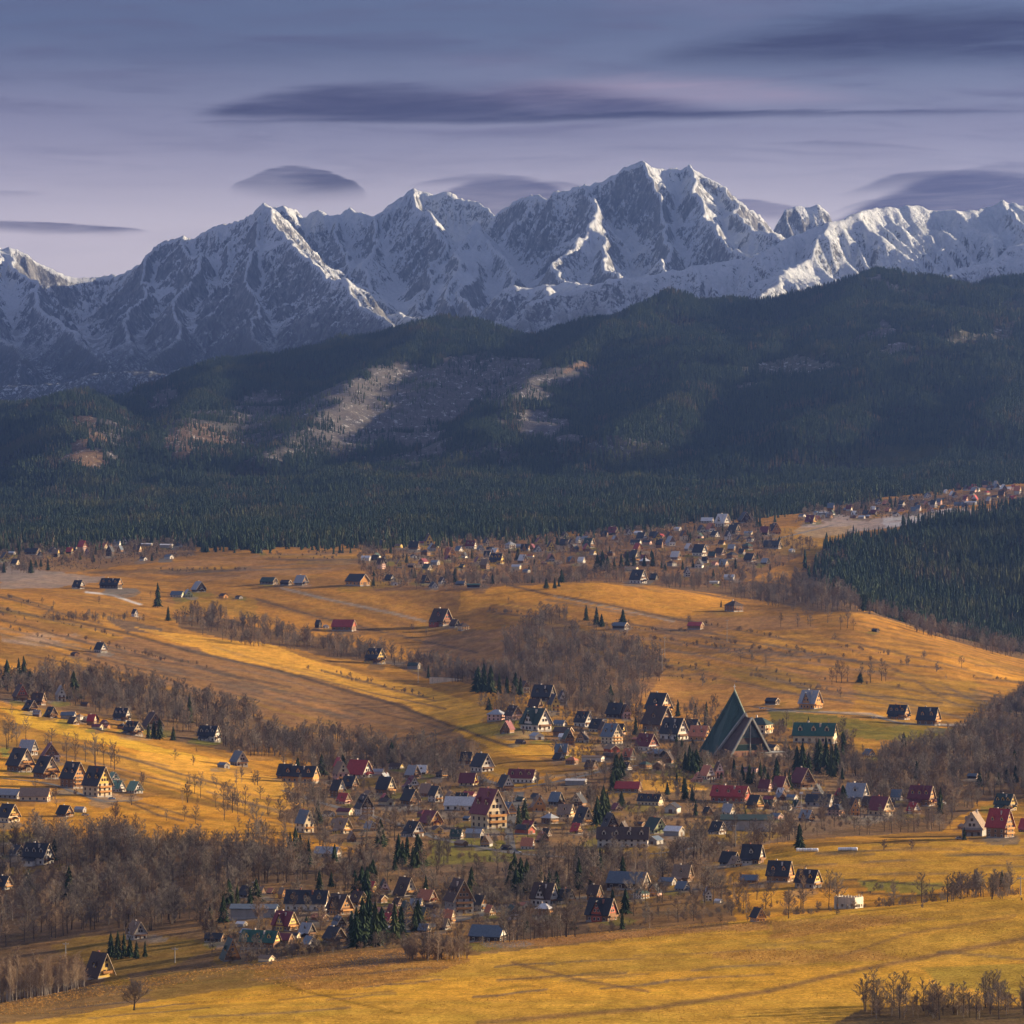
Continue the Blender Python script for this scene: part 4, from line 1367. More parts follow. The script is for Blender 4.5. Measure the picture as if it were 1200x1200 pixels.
def archetype(ty, lod):
    """parts of one kind of house: (name, mesh, role, location, turn, parent index)"""
    key = (ty, lod)
    if key in ARCH:
        return ARCH[key]
    p = TYPES[ty]
    W, L, H, R, ov = p['W'], p['L'], p['H'], p['R'], p['ov']
    hw, hl = W / 2, L / 2
    rr = random.Random(hash(ty) % 1000 + lod) if False else random.Random(sum(map(ord, ty)) * 7 + lod)
    out = []

    def add(name, me, role, loc=(0, 0, 0), turn=0.0, par=-1):
        out.append((name, me, role, loc, turn, par))
        return len(out) - 1
    hip = p.get('hip')
    if hip:
        wall = MB().box(-hw, hw, -hl, hl, -3, H)
    else:
        wall = MB().prism([(-hw, -3), (hw, -3), (hw, H), (0, H + R), (-hw, H)], -hl, hl)
    add('wall', wall.mesh('wall'), 'wall')
    if lod:
        add('plinth', MB().box(-hw - .06, hw + .06, -hl - .06, hl + .06, -3.1, .7).mesh('plinth'), 'stone')
    if hip:
        b = MB()
        e = ov
        x0, x1, y0, y1 = -hw - e, hw + e, -hl - e, hl + e
        rl = max(hl - hw * .75, .8)
        for zo in (0,):
            A, B_, C_, D_ = (x0, y0, H + .03), (x1, y0, H + .03), (x1, y1, H + .03), (x0, y1, H + .03)
            a2, b2, c2, d2 = [(q[0], q[1], H + .28) for q in (A, B_, C_, D_)]
            r0, r1 = (0, -rl, H + R), (0, rl, H + R)
            b.v += [A, B_, C_, D_, a2, b2, c2, d2, r0, r1]
            b.f += [(0, 3, 2, 1), (0, 1, 5, 4), (1, 2, 6, 5), (2, 3, 7, 6), (3, 0, 4, 7), (4, 5, 8), (6, 7, 9), (5, 6, 9, 8), (7, 4, 8, 9)]
            b.m += [0] * 9
        ri = add('roof', b.mesh('roof'), 'roof')
    else:
        ri = add('roof', MB().prism(chevron(hw, H, R, ov, .26), -hl - ov * 1.1, hl + ov * 1.1).mesh('roof'), 'roof')
        if ty not in ('s', 'k'):
            add('gable_panel', MB().prism([(-hw + .12, H + .1), (hw - .12, H + .1), (0, H + R - .2)], -hl - .09, -hl).mesh('gable_panel'), 'gable')
    # chimneys
    if ty not in ('s', 'b', 'k'):
        ch = MB().box(-.42, .42, -.42, .42, -1.6, 1.5).box(-.5, .5, -.5, .5, 1.5, 1.66).mesh('chimney')
        add('chimney', ch, 'chim', (hw * .16, hl * .35, H + R * .92), 0, ri)
        if lod and ty in ('t', 'd', 'l', 'm', 'x', 'de'):
            add('chimney', ch, 'chim', (-hw * .3, -hl * .3, H + R * .74), 0, ri)
    # bargeboards
    if lod and not hip and ty != 'k':
        sl = R / hw
        for s in (-1, 1):
            b = MB()
            pr = [(s * (hw + ov), H - ov * sl - .12), (0, H + R - .16), (0, H + R + .4), (s * (hw + ov), H - ov * sl + .36)]
            b.prism(pr, -hl - ov * 1.1 - .09, -hl - ov * 1.1 - .01)
            add('bargeboard', b.mesh('bargeboard'), 'trim')
    # windows in the gable end
    yf = -hl - .02
    if ty in ('b', 'k'):
        add('door', MB().box(-1.5, 1.5, -.06, .06, -.2, 2.6).mesh('door'), 'door', (0, yf, 0))
        if lod:
            for x in (-hw * .7, hw * .7):
                add('window', WIN['s'], 'win', (x, yf, 1.3))
    elif ty == 's':
        add('door', MB().box(-.9, .9, -.06, .06, -.2, 2.1).mesh('door'), 'door', (0, yf, 0))
    else:
        fl = 0
        z = .95
        while z + 1.5 < H + .4:
            nwin = max(2, int(W / 2.9)) if lod else 2
            for k in range(nwin):
                x = -hw + W * (k + .5) / nwin
                if fl == 0 and k == nwin // 2 and lod:
                    add('door', MB().box(-.6, .6, -.07, .07, -.15, 2.15).mesh('door'), 'door', (x, yf, 0))
                else:
                    add('window', WIN['n' if lod else 'w'], 'win', (x, yf, z))
            z += 2.75
            fl += 1
        if not hip:
            z = max(z, H + .75)
            yg = yf - .09
            rows = 0
            while z + 1.6 < H + R * .93 and rows < (3 if lod else 1):
                half = hw * (1 - (z + 1.5 - H) / R)
                nw = max(1, int(half * 2 / 2.4))
                for k in range(min(nw, 4)):
                    add('window', WIN['n' if half > 1.4 else 's'], 'win', ((k - (min(nw, 4) - 1) / 2) * 1.95, yg, z))
                z += 2.6
                rows += 1
    # windows along the left side
    if lod and ty not in ('s', 'k'):
        n = max(2, int(L / 3.6))
        z = .95
        while z + 1.5 < H + .2:
            for k in range(n):
                y = -hl + L * (k + .5) / n
                add('window', WIN['n'], 'win', (-hw - .02, y, z), -math.pi / 2)
            z += 2.75
    # dormers
    nd = p['dorm'] if (lod or p['dorm'] > 2) else 0
    dw, dh = (2.3, 1.7) if ty != 'a' else (2.0, 1.6)
    for k in range(nd):
        y = -hl + L * (k + .5) / nd + (0 if nd > 2 else -.3)
        xf = -hw * .72
        zr = H + R * (1 - abs(xf) / hw)
        zt = zr + dh
        rise = dw * .62
        xi = -hw * max(.02, 1 - (zt + rise - H) / R)
        b = MB()
        b.prism([(-dw / 2, zr - .6), (dw / 2, zr - .6), (dw / 2, zt), (0, zt + rise), (-dw / 2, zt)], xf, max(xi, -hw * .1), 0, 'x')
        o2 = .35
        sl2 = rise / (dw / 2)
        cs = [(-dw / 2 - o2, zt - o2 * sl2 + .03), (0, zt + rise + .03), (dw / 2 + o2, zt - o2 * sl2 + .03), (dw / 2 + o2, zt - o2 * sl2 + .25), (0, zt + rise + .3), (-dw / 2 - o2, zt - o2 * sl2 + .25)]
        b.prism(cs, xf - .4, max(xi, -hw * .1), 1, 'x')
        di = add('dormer', b.mesh('dormer', 2), 'dormer', (0, y, 0))
        add('window', WIN['n'], 'win', (xf - .03, 0, zr + .35), -math.pi / 2, di)
    if p['big']:
        dw = L * .46
        xf = -hw - .5
        zt = H + .3
        rise = R * .80
        b = MB()
        b.prism([(-dw / 2, -2.5), (dw / 2, -2.5), (dw / 2, zt), (0, zt + rise), (-dw / 2, zt)], xf, -.1, 0, 'x')
        o2 = .7
        sl2 = rise / (dw / 2)
        cs = [(-dw / 2 - o2, zt - o2 * sl2 + .03), (0, zt + rise + .03), (dw / 2 + o2, zt - o2 * sl2 + .03), (dw / 2 + o2, zt - o2 * sl2 + .28), (0, zt + rise + .33), (-dw / 2 - o2, zt - o2 * sl2 + .28)]
        b.prism(cs, xf - .8, -.1, 1, 'x')
        di = add('cross_gable', b.mesh('cross_gable', 2), 'dormer', (0, 0, 0))
        for (yy, zz) in ((-1.2, .95), (1.2, .95), (-1.1, H + .9), (1.1, H + .9), (0, H + 3.4)):
            add('window', WIN['n'], 'win', (xf - .03, yy, zz), -math.pi / 2, di)
    for k in range(p['bal'] if lod else 0):
        z = 2.75 * (k + 1) if ty != 'a' else 2.6
        wd = hw * (.82 if z < H else .55)
        b = MB().box(-wd, wd, -1.25, .0, z - .16, z)
        b.box(-wd, wd, -1.25, -1.15, z + .05, z + .95)
        for s in (-1, 1):
            b.box(s * wd - .06, s * wd + .06, -1.2, -.02, z, z + .95)
        add('balcony', b.mesh('balcony'), 'balc', (0, -hl - .1, 0))
    if p.get('annex') and lod:      # lean-to wing on the long side
        b = MB().box(-hw - 3.3, -hw + .02, -hl * .3, hl * .75, -3, 2.3)
        b.prism([(-hw - 3.8, 2.25), (-hw + .3, 3.9), (-hw + .3, 4.1), (-hw - 3.8, 2.47)], -hl * .3 - .4, hl * .75 + .4, 1)
        ai = add('annex', b.mesh('annex', 2), 'dormer')
        for yy in (0.0, hl * .45):
            add('window', WIN['s'], 'win', (-hw - 3.32, yy, 1.0), -math.pi / 2, ai)
    if p.get('porch') and lod:      # gabled porch before the door
        b = MB()
        for xx in (-1.5, 1.5):
            b.box(xx - .14, xx + .14, -2.5, -2.2, -1.5, 2.3)
        b.box(-1.7, 1.7, -2.6, -.05, 2.3, 2.5)
        b.prism([(-2.2, 2.45), (0, 4.0), (2.2, 2.45), (2.2, 2.68), (0, 4.25), (-2.2, 2.68)], -2.9, -.05, 1)
        add('porch', b.mesh('porch', 2), 'dormer', (0, -hl, 0))
    ARCH[key] = out
    return out


HOUSES = []


def silhouette(ty, a):
    p = TYPES[ty]
    return (p['W'] + 2 * p['ov']) * abs(math.cos(a)) + (p['L'] + p['ov']) * abs(math.sin(a))


def house(name, px, py, w, a, ty, roof, wall, gable, label, cat='house', group=None, trim='l'):
    a = math.radians(a + ((px * 7.3 + py * 3.1) % 13 - 6))
    X, Y, Z = ground_at(px, py)
    s = w * Y / F / silhouette(ty, a)
    p = TYPES[ty]
    # the photo shows the nearest foot: the centre stands a little further back
    back = (p['L'] / 2 * abs(math.cos(a)) + p['W'] / 2 * abs(math.sin(a))) * s
    Y2 = Y + back * .8
    X2 = (px - 600) / F * Y2
    Z2 = float(ground_z(X2, Y2))
    Zf = float(ground_z((px - 600) / F * Y, Y))
    o = bpy.data.objects.new(name, None)
    COL.objects.link(o)
    o.location = (X2, Y2, min(Z2, Zf + 1.0) - .1)
    o.rotation_euler = (0, 0, a)
    o.scale = (s, s, s * (.92 + ((px * 5.7 + py * 2.3) % 10) * .018))
    lod = 1 if w >= 13 else 0
    role = {'wall': [WALL[wall]], 'roof': [ROOF[roof]], 'gable': [WALL[gable]], 'stone': [WALL['s']], 'trim': [M_TRIM if trim == 'l' else M_TRIMD],
            'chim': [M_CHIM if (int(px) % 3) else M_BRICK], 'win': [M_FRAME if wall in 'tokr' or gable in 'tokr' else M_FRAMED, M_PANE], 'door': [M_DOOR],
            'dormer': [WALL[gable], ROOF[roof]], 'balc': [WALL['o'] if gable in 'oyc' else WALL['t']]}
    made = []
    for (nm, me, rl, loc, turn, par) in archetype(ty, lod):
        c = bpy.data.objects.new(nm, me)
        COL.objects.link(c)
        c.parent = o if par < 0 else made[par]
        c.location = loc
        c.rotation_euler = (0, 0, turn)
        for k, m_ in enumerate(role[rl]):
            c.material_slots[k].link = 'OBJECT'
            c.material_slots[k].material = m_
        made.append(c)
    HOUSES.append((px, py, w, X2, Y2, s * max(p['W'], p['L']) * .6))
    if label:
        tag(o, label, cat, group)
    return o


ROOFW = dict(dk='charcoal', br='brown', mr='maroon', rd='red', gn='green', gy='grey metal', bl='blue grey', tn='tan', wh='pale metal', dg='dark green', lg='light green')
ROOFW['or'] = 'orange tin'
WALLW = dict(w='white', c='cream', y='yellow', t='brown timber', o='orange timber', s='grey stone', p='pink', k='dark timber', g='pale green', r='red timber')
TYW = dict(g='gabled house', d='gabled house with dormers', t='tall guest house', x='house with a cross gable', b='long barn', s='shed', a='steep A-frame house', l='long hotel', m='long house with dormers',
           h='hip-roofed house', n='narrow gabled house', k='low flat-pitched building')
NAMES = dict(g='gabled_house', d='gabled_house', t='guest_house', x='gabled_house', b='barn', s='shed', a='steep_roofed_house', l='hotel', m='long_house', h='hip_roofed_house', n='gabled_house', k='low_building')
CATS = dict(b='barn', s='shed', l='hotel', k='building')
# things one can find in the photo, to say where a house stands
MARKS = [(863, 880, 'the tent-shaped church'), (572, 970, 'the big red-roofed guest house'), (118, 1146, 'the yellow house at the lower left'), (760, 990, 'the long white hotel'), (995, 1064, 'the bare unfinished block'),
         (384, 1004, 'the ribbed grey barn'), (540, 950, 'the pale metal hall'), (71, 822, 'the narrow white house'), (955, 868, 'the green-roofed manor'), (419, 685, 'the open-gabled barn on the hill'),
         (1070, 845, 'the twin chalets on the right slope'), (1172, 981, 'the red house at the right edge'), (855, 939, 'the bright red roof below the church'), (537, 738, 'the cream block on the hillside'),
         (440, 777, 'the yellow-gabled chalet by the ravine'), (875, 972, 'the long green hall'), (538, 1068, 'the big timber gable'), (705, 1078, 'the dark chalet by the near field'), (117, 932, 'the yellow-lit house in the left row'),
         (42, 1013, 'the dark house with a white end'), (628, 858, 'the wide green-roofed house'), (685, 966, 'the pointed cream gable'), (333, 1091, 'the maroon house by the near field'), (215, 699, 'the pale blue-roofed farm'),
         (860, 716, 'the brown hip-roofed house on the crest')]


def where(px, py):
    best = sorted(MARKS, key=lambda q: (q[0] - px) ** 2 + 2.2 * (q[1] - py) ** 2)
    q = best[0]
    if abs(q[0] - px) < 3 and abs(q[1] - py) < 4:
        q = best[1]
    dx, dy = px - q[0], (py - q[1]) * 1.5
    dist = math.hypot(dx, dy)
    if dist > 95:
        if py < 612 and px > 920:
            return 'in the far hamlet at the right forest edge'
        if py < 700:
            return 'in the upper hamlet ' + ('by the left picture edge' if px < 50 else 'left of the long dark farmhouse' if px < 100 else 'above the long dark farmhouse' if px < 160 else 'right of the long dark farmhouse' if px < 300 else 'left of the middle' if px < 560 else 'right of the middle' if px < 760 else 'near the spruce wood')
    near_ = 'just ' if dist < 32 else ''
    if abs(dx) > abs(dy):
        return near_ + ('right of ' if dx > 0 else 'left of ') + q[2]
    return near_ + ('in front of ' if dy > 0 else 'behind ') + q[2]


CATALOG = [  # photo x, foot y, width, turn, kind, roof, wall, gable, label or None
    # left village
    (24, 822, 22, 20, 'g', 'br', 't', 'r', 'red-brown timber gabled house at the left wood edge'), (45, 826, 18, 70, 'g', 'br', 't', 't', None), (71, 822, 15, 12, 'n', 'gy', 'w', 'w', 'narrow white gabled house with three rows of windows below the wood'),
    (36, 834, 19, 40, 'g', 'dk', 'k', 't', None), (60, 841, 17, 40, 'g', 'dk', 't', 't', None), (80, 843, 18, 75, 's', 'bl', 's', 's', None), (100, 828, 12, 60, 's', 'br', 't', 't', None),
    (114, 855, 14, 60, 's', 'mr', 'c', 'y', 'small yellow cabin under a maroon roof above the gold slope'), (125, 853, 9, 50, 's', 'or', 'o', 'o', 'tiny orange cabin beside the small yellow cabin'),
    (143, 845, 22, 55, 'd', 'dk', 't', 'w', None), (156, 862, 26, 45, 'd', 'dk', 't', 'c', 'dark-roofed house with a cream lit gable, lowest above the gold slope'), (179, 856, 29, 18, 'g', 'br', 'c', 't', 'broad brown gabled house facing us above the gold slope'),
    (245, 869, 28, 60, 'd', 'dk', 'w', 'w', 'charcoal house with a white right gable at the end of the gold slope'), (280, 898, 24, 30, 'g', 'bl', 's', 's', 'grey house half hidden among bare trees at the end of the slope'),
    (262, 900, 16, 40, 's', 'bl', 's', 's', None),
    (33, 885, 24, 60, 'g', 'gy', 's', 's', 'grey metal roof at the back of the left house row'), (24, 905, 36, 42, 'd', 'dk', 't', 'c', 'leftmost big charcoal-roofed house of the left row'), (59, 892, 27, 8, 'g', 'mr', 'w', 't', 'maroon-roofed house with white windows behind the left row'),
    (54, 913, 34, 42, 'd', 'dk', 't', 'c', 'second big charcoal-roofed house of the left row'), (86, 924, 34, 42, 't', 'dk', 't', 'o', 'third charcoal-roofed house of the left row, tall with a timber gable'),
    (114, 934, 38, 42, 't', 'dk', 'c', 'y', 'charcoal-roofed house of the left row with a bright yellow lit front'), (138, 928, 20, 45, 'x', 'lg', 'w', 'w', 'light green-roofed cottage between the left row and the slope'),
    (133, 914, 16, 30, 'g', 'lg', 'w', 'w', None), (158, 930, 22, 40, 'g', 'lg', 'w', 'w', 'green-roofed white cottage at the right end of the left row'),
    (41, 939, 36, 78, 'b', 'tn', 'c', 'o', 'long low cream building with an orange gable below the left row'), (12, 936, 30, 60, 'b', 'gy', 's', 's', 'grey hall at the left edge'), (76, 957, 22, 45, 'g', 'dk', 't', 'o', 'small dark-roofed house with an orange gable alone on the left slope'),
    (10, 964, 30, 45, 'd', 'dk', 'c', 'y', 'cream and yellow house cut by the left edge'), (94, 952, 15, 60, 's', 'gy', 's', 's', None),
    (44, 1014, 40, 58, 'd', 'dk', 'w', 'w', 'dark house with a white end and dormers above the lower left wood'), (20, 1003, 22, 40, 'g', 'dk', 'w', 'k', None), (4, 1043, 24, 45, 'g', 'dk', 's', 'o', 'house with an orange gable cut by the left edge below the dark house'),
    (0, 1004, 10, 60, 's', 'br', 'c', 'c', None),
    (117, 1147, 40, 40, 'a', 'br', 'y', 'y', 'yellow gabled house with a deep brown roof at the lower left field edge'), (160, 1101, 28, 30, 'x', 'tn', 'w', 's', 'pinkish tan-roofed house between dark spruces at the lower left'),
    # lower middle cluster by the near field
    (270, 1126, 28, 20, 'a', 'dg', 't', 'o', 'steep dark house with a slim orange gable at the near field edge'), (305, 1112, 50, 66, 'm', 'gn', 't', 'y', 'long green-roofed house with a yellow gable at the near field edge'),
    (252, 1104, 26, 60, 'b', 'dk', 'k', 't', None), (283, 1086, 15, 50, 's', 'wh', 's', 's', 'small shed with a bright pale roof behind the long green-roofed house'), (334, 1091, 33, 50, 'x', 'mr', 't', 'y', 'maroon-roofed house with a slim yellow gable and pale cross gable'),
    (298, 1076, 56, 80, 'k', 'bl', 's', 's', 'long low grey building behind the green-roofed house'), (360, 1098, 22, 40, 'g', 'gy', 'k', 'k', 'grey tin-roofed house right of the maroon house'), (375, 1080, 22, 60, 's', 'or', 't', 't', 'bright orange tin roof on a small house'),
    (360, 1068, 54, 72, 'm', 'dk', 'w', 't', 'long charcoal house with white ground floor and dormers'), (398, 1072, 34, 48, 'x', 'br', 't', 'o', 'brown house with orange-edged cross gable'), (420, 1062, 24, 45, 'g', 'br', 't', 'y', None),
    (318, 1048, 13, 40, 'g', 'or', 'k', 'y', None), (331, 1053, 12, 30, 'n', 'tn', 'o', 'o', 'small bright orange-yellow gable left of the long charcoal house'), (306, 1047, 12, 50, 'g', 'tn', 't', 't', None), (290, 1052, 24, 40, 'g', 'dk', 'k', 'k', None),
    (392, 1104, 30, 40, 'g', 'dk', 't', 't', None), (363, 1110, 22, 30, 'g', 'bl', 'w', 'w', None), (312, 1127, 20, 50, 's', 'tn', 'c', 'c', 'tan tin shed beside the near field'), (310, 1108, 15, 50, 's', 'wh', 's', 's', None), (330, 1106, 30, 70, 'b', 'mr', 't', 't', None),
    (384, 1005, 33, 72, 'b', 'gy', 's', 't', 'large ribbed grey barn roof in the bare wood'),
    # middle left cluster
    (397, 906, 15, 12, 'n', 'rd', 'c', 'c', 'small red-roofed cream gable at the top of the middle cluster'), (421, 912, 34, 50, 'g', 'rd', 'w', 'w', 'red-roofed house with a white gable at the top of the middle cluster'), (443, 908, 16, 75, 's', 'gy', 'w', 'w', None),
    (396, 935, 20, 40, 'n', 'dk', 't', 'w', None), (427, 957, 26, 15, 't', 'dk', 'w', 'k', 'tall dark-gabled house with white lower floors'), (430, 966, 22, 20, 's', 'tn', 'y', 'y', 'flat cream annex in front of the tall dark-gabled house'), (452, 931, 26, 42, 'g', 'dk', 't', 'c', None),
    (410, 925, 22, 50, 'g', 'dk', 't', 't', None), (352, 917, 46, 68, 'm', 'dk', 'o', 'o', 'wide charcoal-roofed timber house glowing orange at the foot of the gold slope'), (335, 913, 22, 60, 'g', 'dk', 'k', 'o', None), (364, 905, 14, 50, 's', 'tn', 't', 'w', None),
    (483, 925, 20, 15, 'g', 'mr', 'w', 'w', 'white gable under a maroon roof behind the orange-gabled house'), (500, 934, 20, 50, 'g', 'tn', 't', 'o', None), (481, 944, 26, 40, 'g', 'dk', 't', 't', None), (505, 968, 30, 38, 'g', 'mr', 'o', 'o', 'maroon-roofed house with an orange timber gable left of the pale hall'),
    (512, 977, 17, 20, 's', 'br', 'y', 'y', None), (485, 981, 27, 38, 'g', 'dk', 'w', 'w', 'white and timber gable in front of the orange-gabled house'), (402, 977, 24, 40, 'g', 'tn', 'c', 'y', 'tan-roofed yellow-gabled house above the ribbed barn'), (357, 976, 24, 40, 'n', 'bl', 'c', 'c', 'tall narrow cream gable with a blue roof among bare trees'),
    (412, 987, 13, 15, 'g', 'tn', 't', 't', None), (540, 950, 40, 72, 'b', 'wh', 'w', 'w', 'pale metal hall left of the big red-roofed house'), (573, 971, 47, 36, 't', 'mr', 'c', 'c', 'big red-roofed guest house with a tall cream gable of many windows'),
    (556, 982, 22, 75, 's', 'gy', 's', 's', 'grey tin shed in front of the big red-roofed house'), (548, 962, 13, 50, 's', 'bl', 'k', 'k', None), (565, 905, 30, 40, 'g', 'dk', 'w', 'w', 'dark-roofed white house below the gold field'), (547, 896, 18, 60, 'g', 'dk', 't', 't', None),
    (612, 918, 36, 66, 'm', 'mr', 'w', 'c', 'long maroon house with dormers and a small cream gable'),
    # centre
    (582, 845, 24, 66, 'h', 'gy', 'p', 'p', 'pink plastered house with a grey hip roof on the gold field'), (602, 844, 24, 30, 'd', 'br', 'p', 't', 'brown-gabled pink house joined to the grey-roofed one'), (628, 857, 40, 50, 'x', 'dg', 'w', 'w', 'wide green-roofed white house with a cross gable'),
    (660, 864, 25, 60, 's', 'br', 't', 'o', None), (663, 868, 18, 75, 's', 'wh', 'w', 'w', None), (649, 834, 16, 20, 'n', 'dk', 'y', 'y', 'tall bright yellow gable behind the wide green-roofed house'), (659, 826, 12, 15, 'n', 'dk', 'w', 'w', None), (637, 822, 30, 60, 'd', 'dk', 'k', 'k', None),
    (627, 830, 18, 70, 'g', 'br', 't', 't', None), (615, 812, 13, 15, 'n', 'br', 'c', 't', None), (684, 852, 25, 45, 'd', 'dk', 'w', 'w', None), (700, 858, 22, 45, 'd', 'dk', 'w', 'w', None), (707, 862, 14, 15, 'n', 'br', 'o', 'c', None),
    (717, 872, 28, 40, 't', 'bl', 'c', 'c', 'tall cream gable with a blue-grey roof in the village centre'), (717, 883, 20, 30, 's', 'tn', 'r', 'r', None), (695, 893, 28, 75, 'k', 'tn', 'w', 'w', 'low tan-roofed house with a white verandah'), (675, 920, 26, 80, 'k', 'wh', 's', 's', 'flat pale blue-white roof on the open ground'),
    (736, 929, 32, 72, 'b', 'rd', 't', 't', 'low red-roofed barn beside dark spruces'), (631, 951, 20, 12, 'g', 'tn', 'o', 'o', 'small orange timber gable right of the big red-roofed house'), (619, 948, 11, 20, 's', 'tn', 'y', 'y', None), (684, 967, 28, 25, 'a', 'dk', 'c', 'c', 'pointed cream gable with a dark steep roof and balconies'),
    (663, 958, 22, 60, 'g', 'tn', 'c', 'c', None), (652, 944, 20, 50, 'g', 'bl', 'k', 'k', None), (615, 978, 26, 50, 's', 'dk', 'r', 'o', None), (722, 842, 26, 60, 'd', 'dk', 'k', 'k', None), (733, 843, 14, 15, 'n', 'br', 'p', 't', None),
    (772, 838, 34, 48, 'd', 'dk', 'k', 'c', 'dark-roofed house, uppermost of those left of the church'), (771, 857, 40, 48, 'd', 'br', 't', 't', 'large brown-roofed timber house left of the church'), (790, 868, 36, 45, 'd', 'dk', 'w', 'w', 'charcoal-roofed house with a white and timber gable left of the church'),
    (758, 880, 30, 42, 'd', 'mr', 'w', 'r', 'maroon-roofed house with a red gable in the village centre'), (820, 868, 28, 60, 'd', 'or', 'o', 'o', 'orange timber house just left of the church roof'), (770, 888, 24, 50, 's', 'bl', 'k', 'w', 'lilac grey roof with a white gable on the green'), (812, 855, 20, 50, 'g', 'dk', 'k', 'k', None),
    (829, 914, 20, 30, 'g', 'or', 'w', 'w', 'orange tin roof on a white house below the church'), (842, 913, 14, 10, 'n', 'br', 'p', 'w', 'slim white gable below the church'), (818, 917, 13, 15, 'g', 'or', 'p', 'p', None),
    (856, 941, 48, 70, 'm', 'rd', 'r', 'r', 'bright red-roofed house with red gables below the church'), (762, 944, 32, 66, 'm', 'dk', 'c', 'c', 'charcoal house with a row of white dormers above the pale green gable'), (768, 977, 30, 35, 'g', 'dg', 'g', 'g', 'pale green gabled house with a dark green roof'),
    (790, 980, 26, 60, 's', 'wh', 's', 's', 'pale tin-roofed sheds beside the pale green house'), (730, 993, 62, 82, 'l', 'br', 'w', 'w', 'long white hotel with four gabled dormers'), (715, 972, 24, 20, 'a', 'dk', 'k', 'k', None), (841, 978, 22, 45, 'g', 'dk', 'w', 'w', 'small white gable at the left end of the long green hall'),
    (950, 831, 30, 50, 'x', 'gy', 'o', 'o', 'grey-roofed farmhouse with orange lit walls on the field above the church'), (955, 871, 54, 66, 'm', 'gn', 'c', 'c', 'green-roofed manor with chimneys and a cream right gable'), (890, 860, 34, 60, 'h', 'dg', 'c', 'c', None), (905, 880, 18, 50, 's', 'dk', 'c', 'y', None),
    (880, 905, 20, 60, 'k', 'br', 'p', 'p', None), (1018, 886, 15, 30, 'g', 'bl', 'w', 'o', 'small orange gable at the edge of the right wood'), (940, 925, 30, 30, 'g', 'mr', 't', 't', None), (915, 928, 22, 50, 'g', 'mr', 't', 't', None), (897, 928, 18, 50, 'g', 'mr', 'p', 'p', None),
    (928, 938, 15, 50, 's', 'bl', 'w', 'w', None), (960, 945, 34, 70, 'b', 'dk', 's', 's', None), (1004, 940, 30, 55, 'g', 'gy', 's', 'w', 'large grey metal roof at the right wood'), (1000, 956, 16, 15, 'n', 'br', 'o', 'o', None), (875, 974, 62, 84, 'k', 'dg', 's', 's', 'long green hall half hidden by bare trees'),
    (1032, 956, 32, 45, 'g', 'mr', 'c', 'c', 'maroon-roofed house with a cream gable in the right wood'), (1080, 945, 34, 55, 'd', 'mr', 't', 'o', 'large maroon roof with an orange verge in the right wood'), (1142, 980, 36, -22, 'd', 'tn', 's', 'w', 'grey-blue gabled house with a tan roof beside the red house'),
    (1172, 982, 36, 55, 't', 'rd', 't', 'o', 'red-roofed house with an orange and cream gable by the right field'), (1178, 950, 28, 55, 'd', 'dg', 'c', 'y', 'green-roofed house with a yellow gable behind the red house'), (1204, 975, 22, 50, 'g', 'rd', 't', 't', None), (1128, 972, 12, 20, 's', 'tn', 'o', 'o', None),
    # right front
    (914, 1034, 34, 62, 'd', 'dk', 't', 'o', 'left of the two charcoal chalets below the bale field'), (947, 1041, 34, 62, 'd', 'dk', 's', 'y', 'right of the two charcoal chalets, with a bright yellow gable'), (878, 1035, 23, 75, 'b', 'bl', 't', 't', 'grey barn left of the two charcoal chalets'),
    (855, 1014, 26, 50, 'g', 'dk', 'k', 'k', None), (882, 1013, 30, 60, 'g', 'dk', 't', 'w', 'dark house with a small white gable beside the bale field'), (862, 1016, 18, 30, 'g', 'tn', 'c', 'c', None), (888, 1080, 20, 30, 'g', 'dk', 'o', 'o', 'dark little house with blue-grey side roofs at the field edge'),
    (829, 1056, 12, 10, 'n', 'gy', 'w', 'w', None), (842, 1058, 11, 60, 's', 'wh', 'w', 'w', None),
    # middle front
    (538, 1071, 38, 22, 't', 'br', 's', 't', 'big timber gabled house with balconies above the shrubs'), (500, 1058, 26, 60, 'g', 'or', 't', 't', 'orange tin roof beside the big timber gable'), (517, 1076, 24, 40, 's', 'tn', 'w', 'w', 'tan-roofed white annex in front of the big timber gable'),
    (497, 1080, 20, 20, 'a', 'dg', 't', 'y', 'right of two slim green-edged yellow gables'), (476, 1074, 22, 25, 'a', 'dg', 't', 'y', 'left of two slim green-edged yellow gables'), (460, 1076, 20, 25, 'a', 'mr', 't', 'r', None), (453, 1092, 17, 40, 's', 'wh', 'k', 'k', 'shed with a white skylight roof in the dark spruces'),
    (475, 1050, 30, 40, 'a', 'br', 'k', 'c', 'steep brown roof behind the two slim yellow gables'), (450, 1046, 18, 15, 'a', 'dg', 'g', 'w', None), (572, 1104, 46, 66, 'b', 'bl', 'k', 'w', 'wide blue-grey roof low behind the near field'),
    (638, 1061, 35, 62, 'x', 'br', 'w', 'w', 'brown-roofed house with a white cross gable behind bare trees'), (705, 1080, 40, 60, 'x', 'dk', 't', 'r', 'dark chalet with red timber walls close to the near field'), (736, 1043, 52, 74, 'b', 'bl', 'k', 's', 'large blue-grey roof with a white-edged gable'),
    (800, 1034, 26, 60, 'g', 'tn', 't', 't', None), (782, 1038, 22, 60, 's', 'bl', 's', 's', None), (800, 1044, 20, 50, 'g', 'bl', 's', 'w', None),
    # upper fields
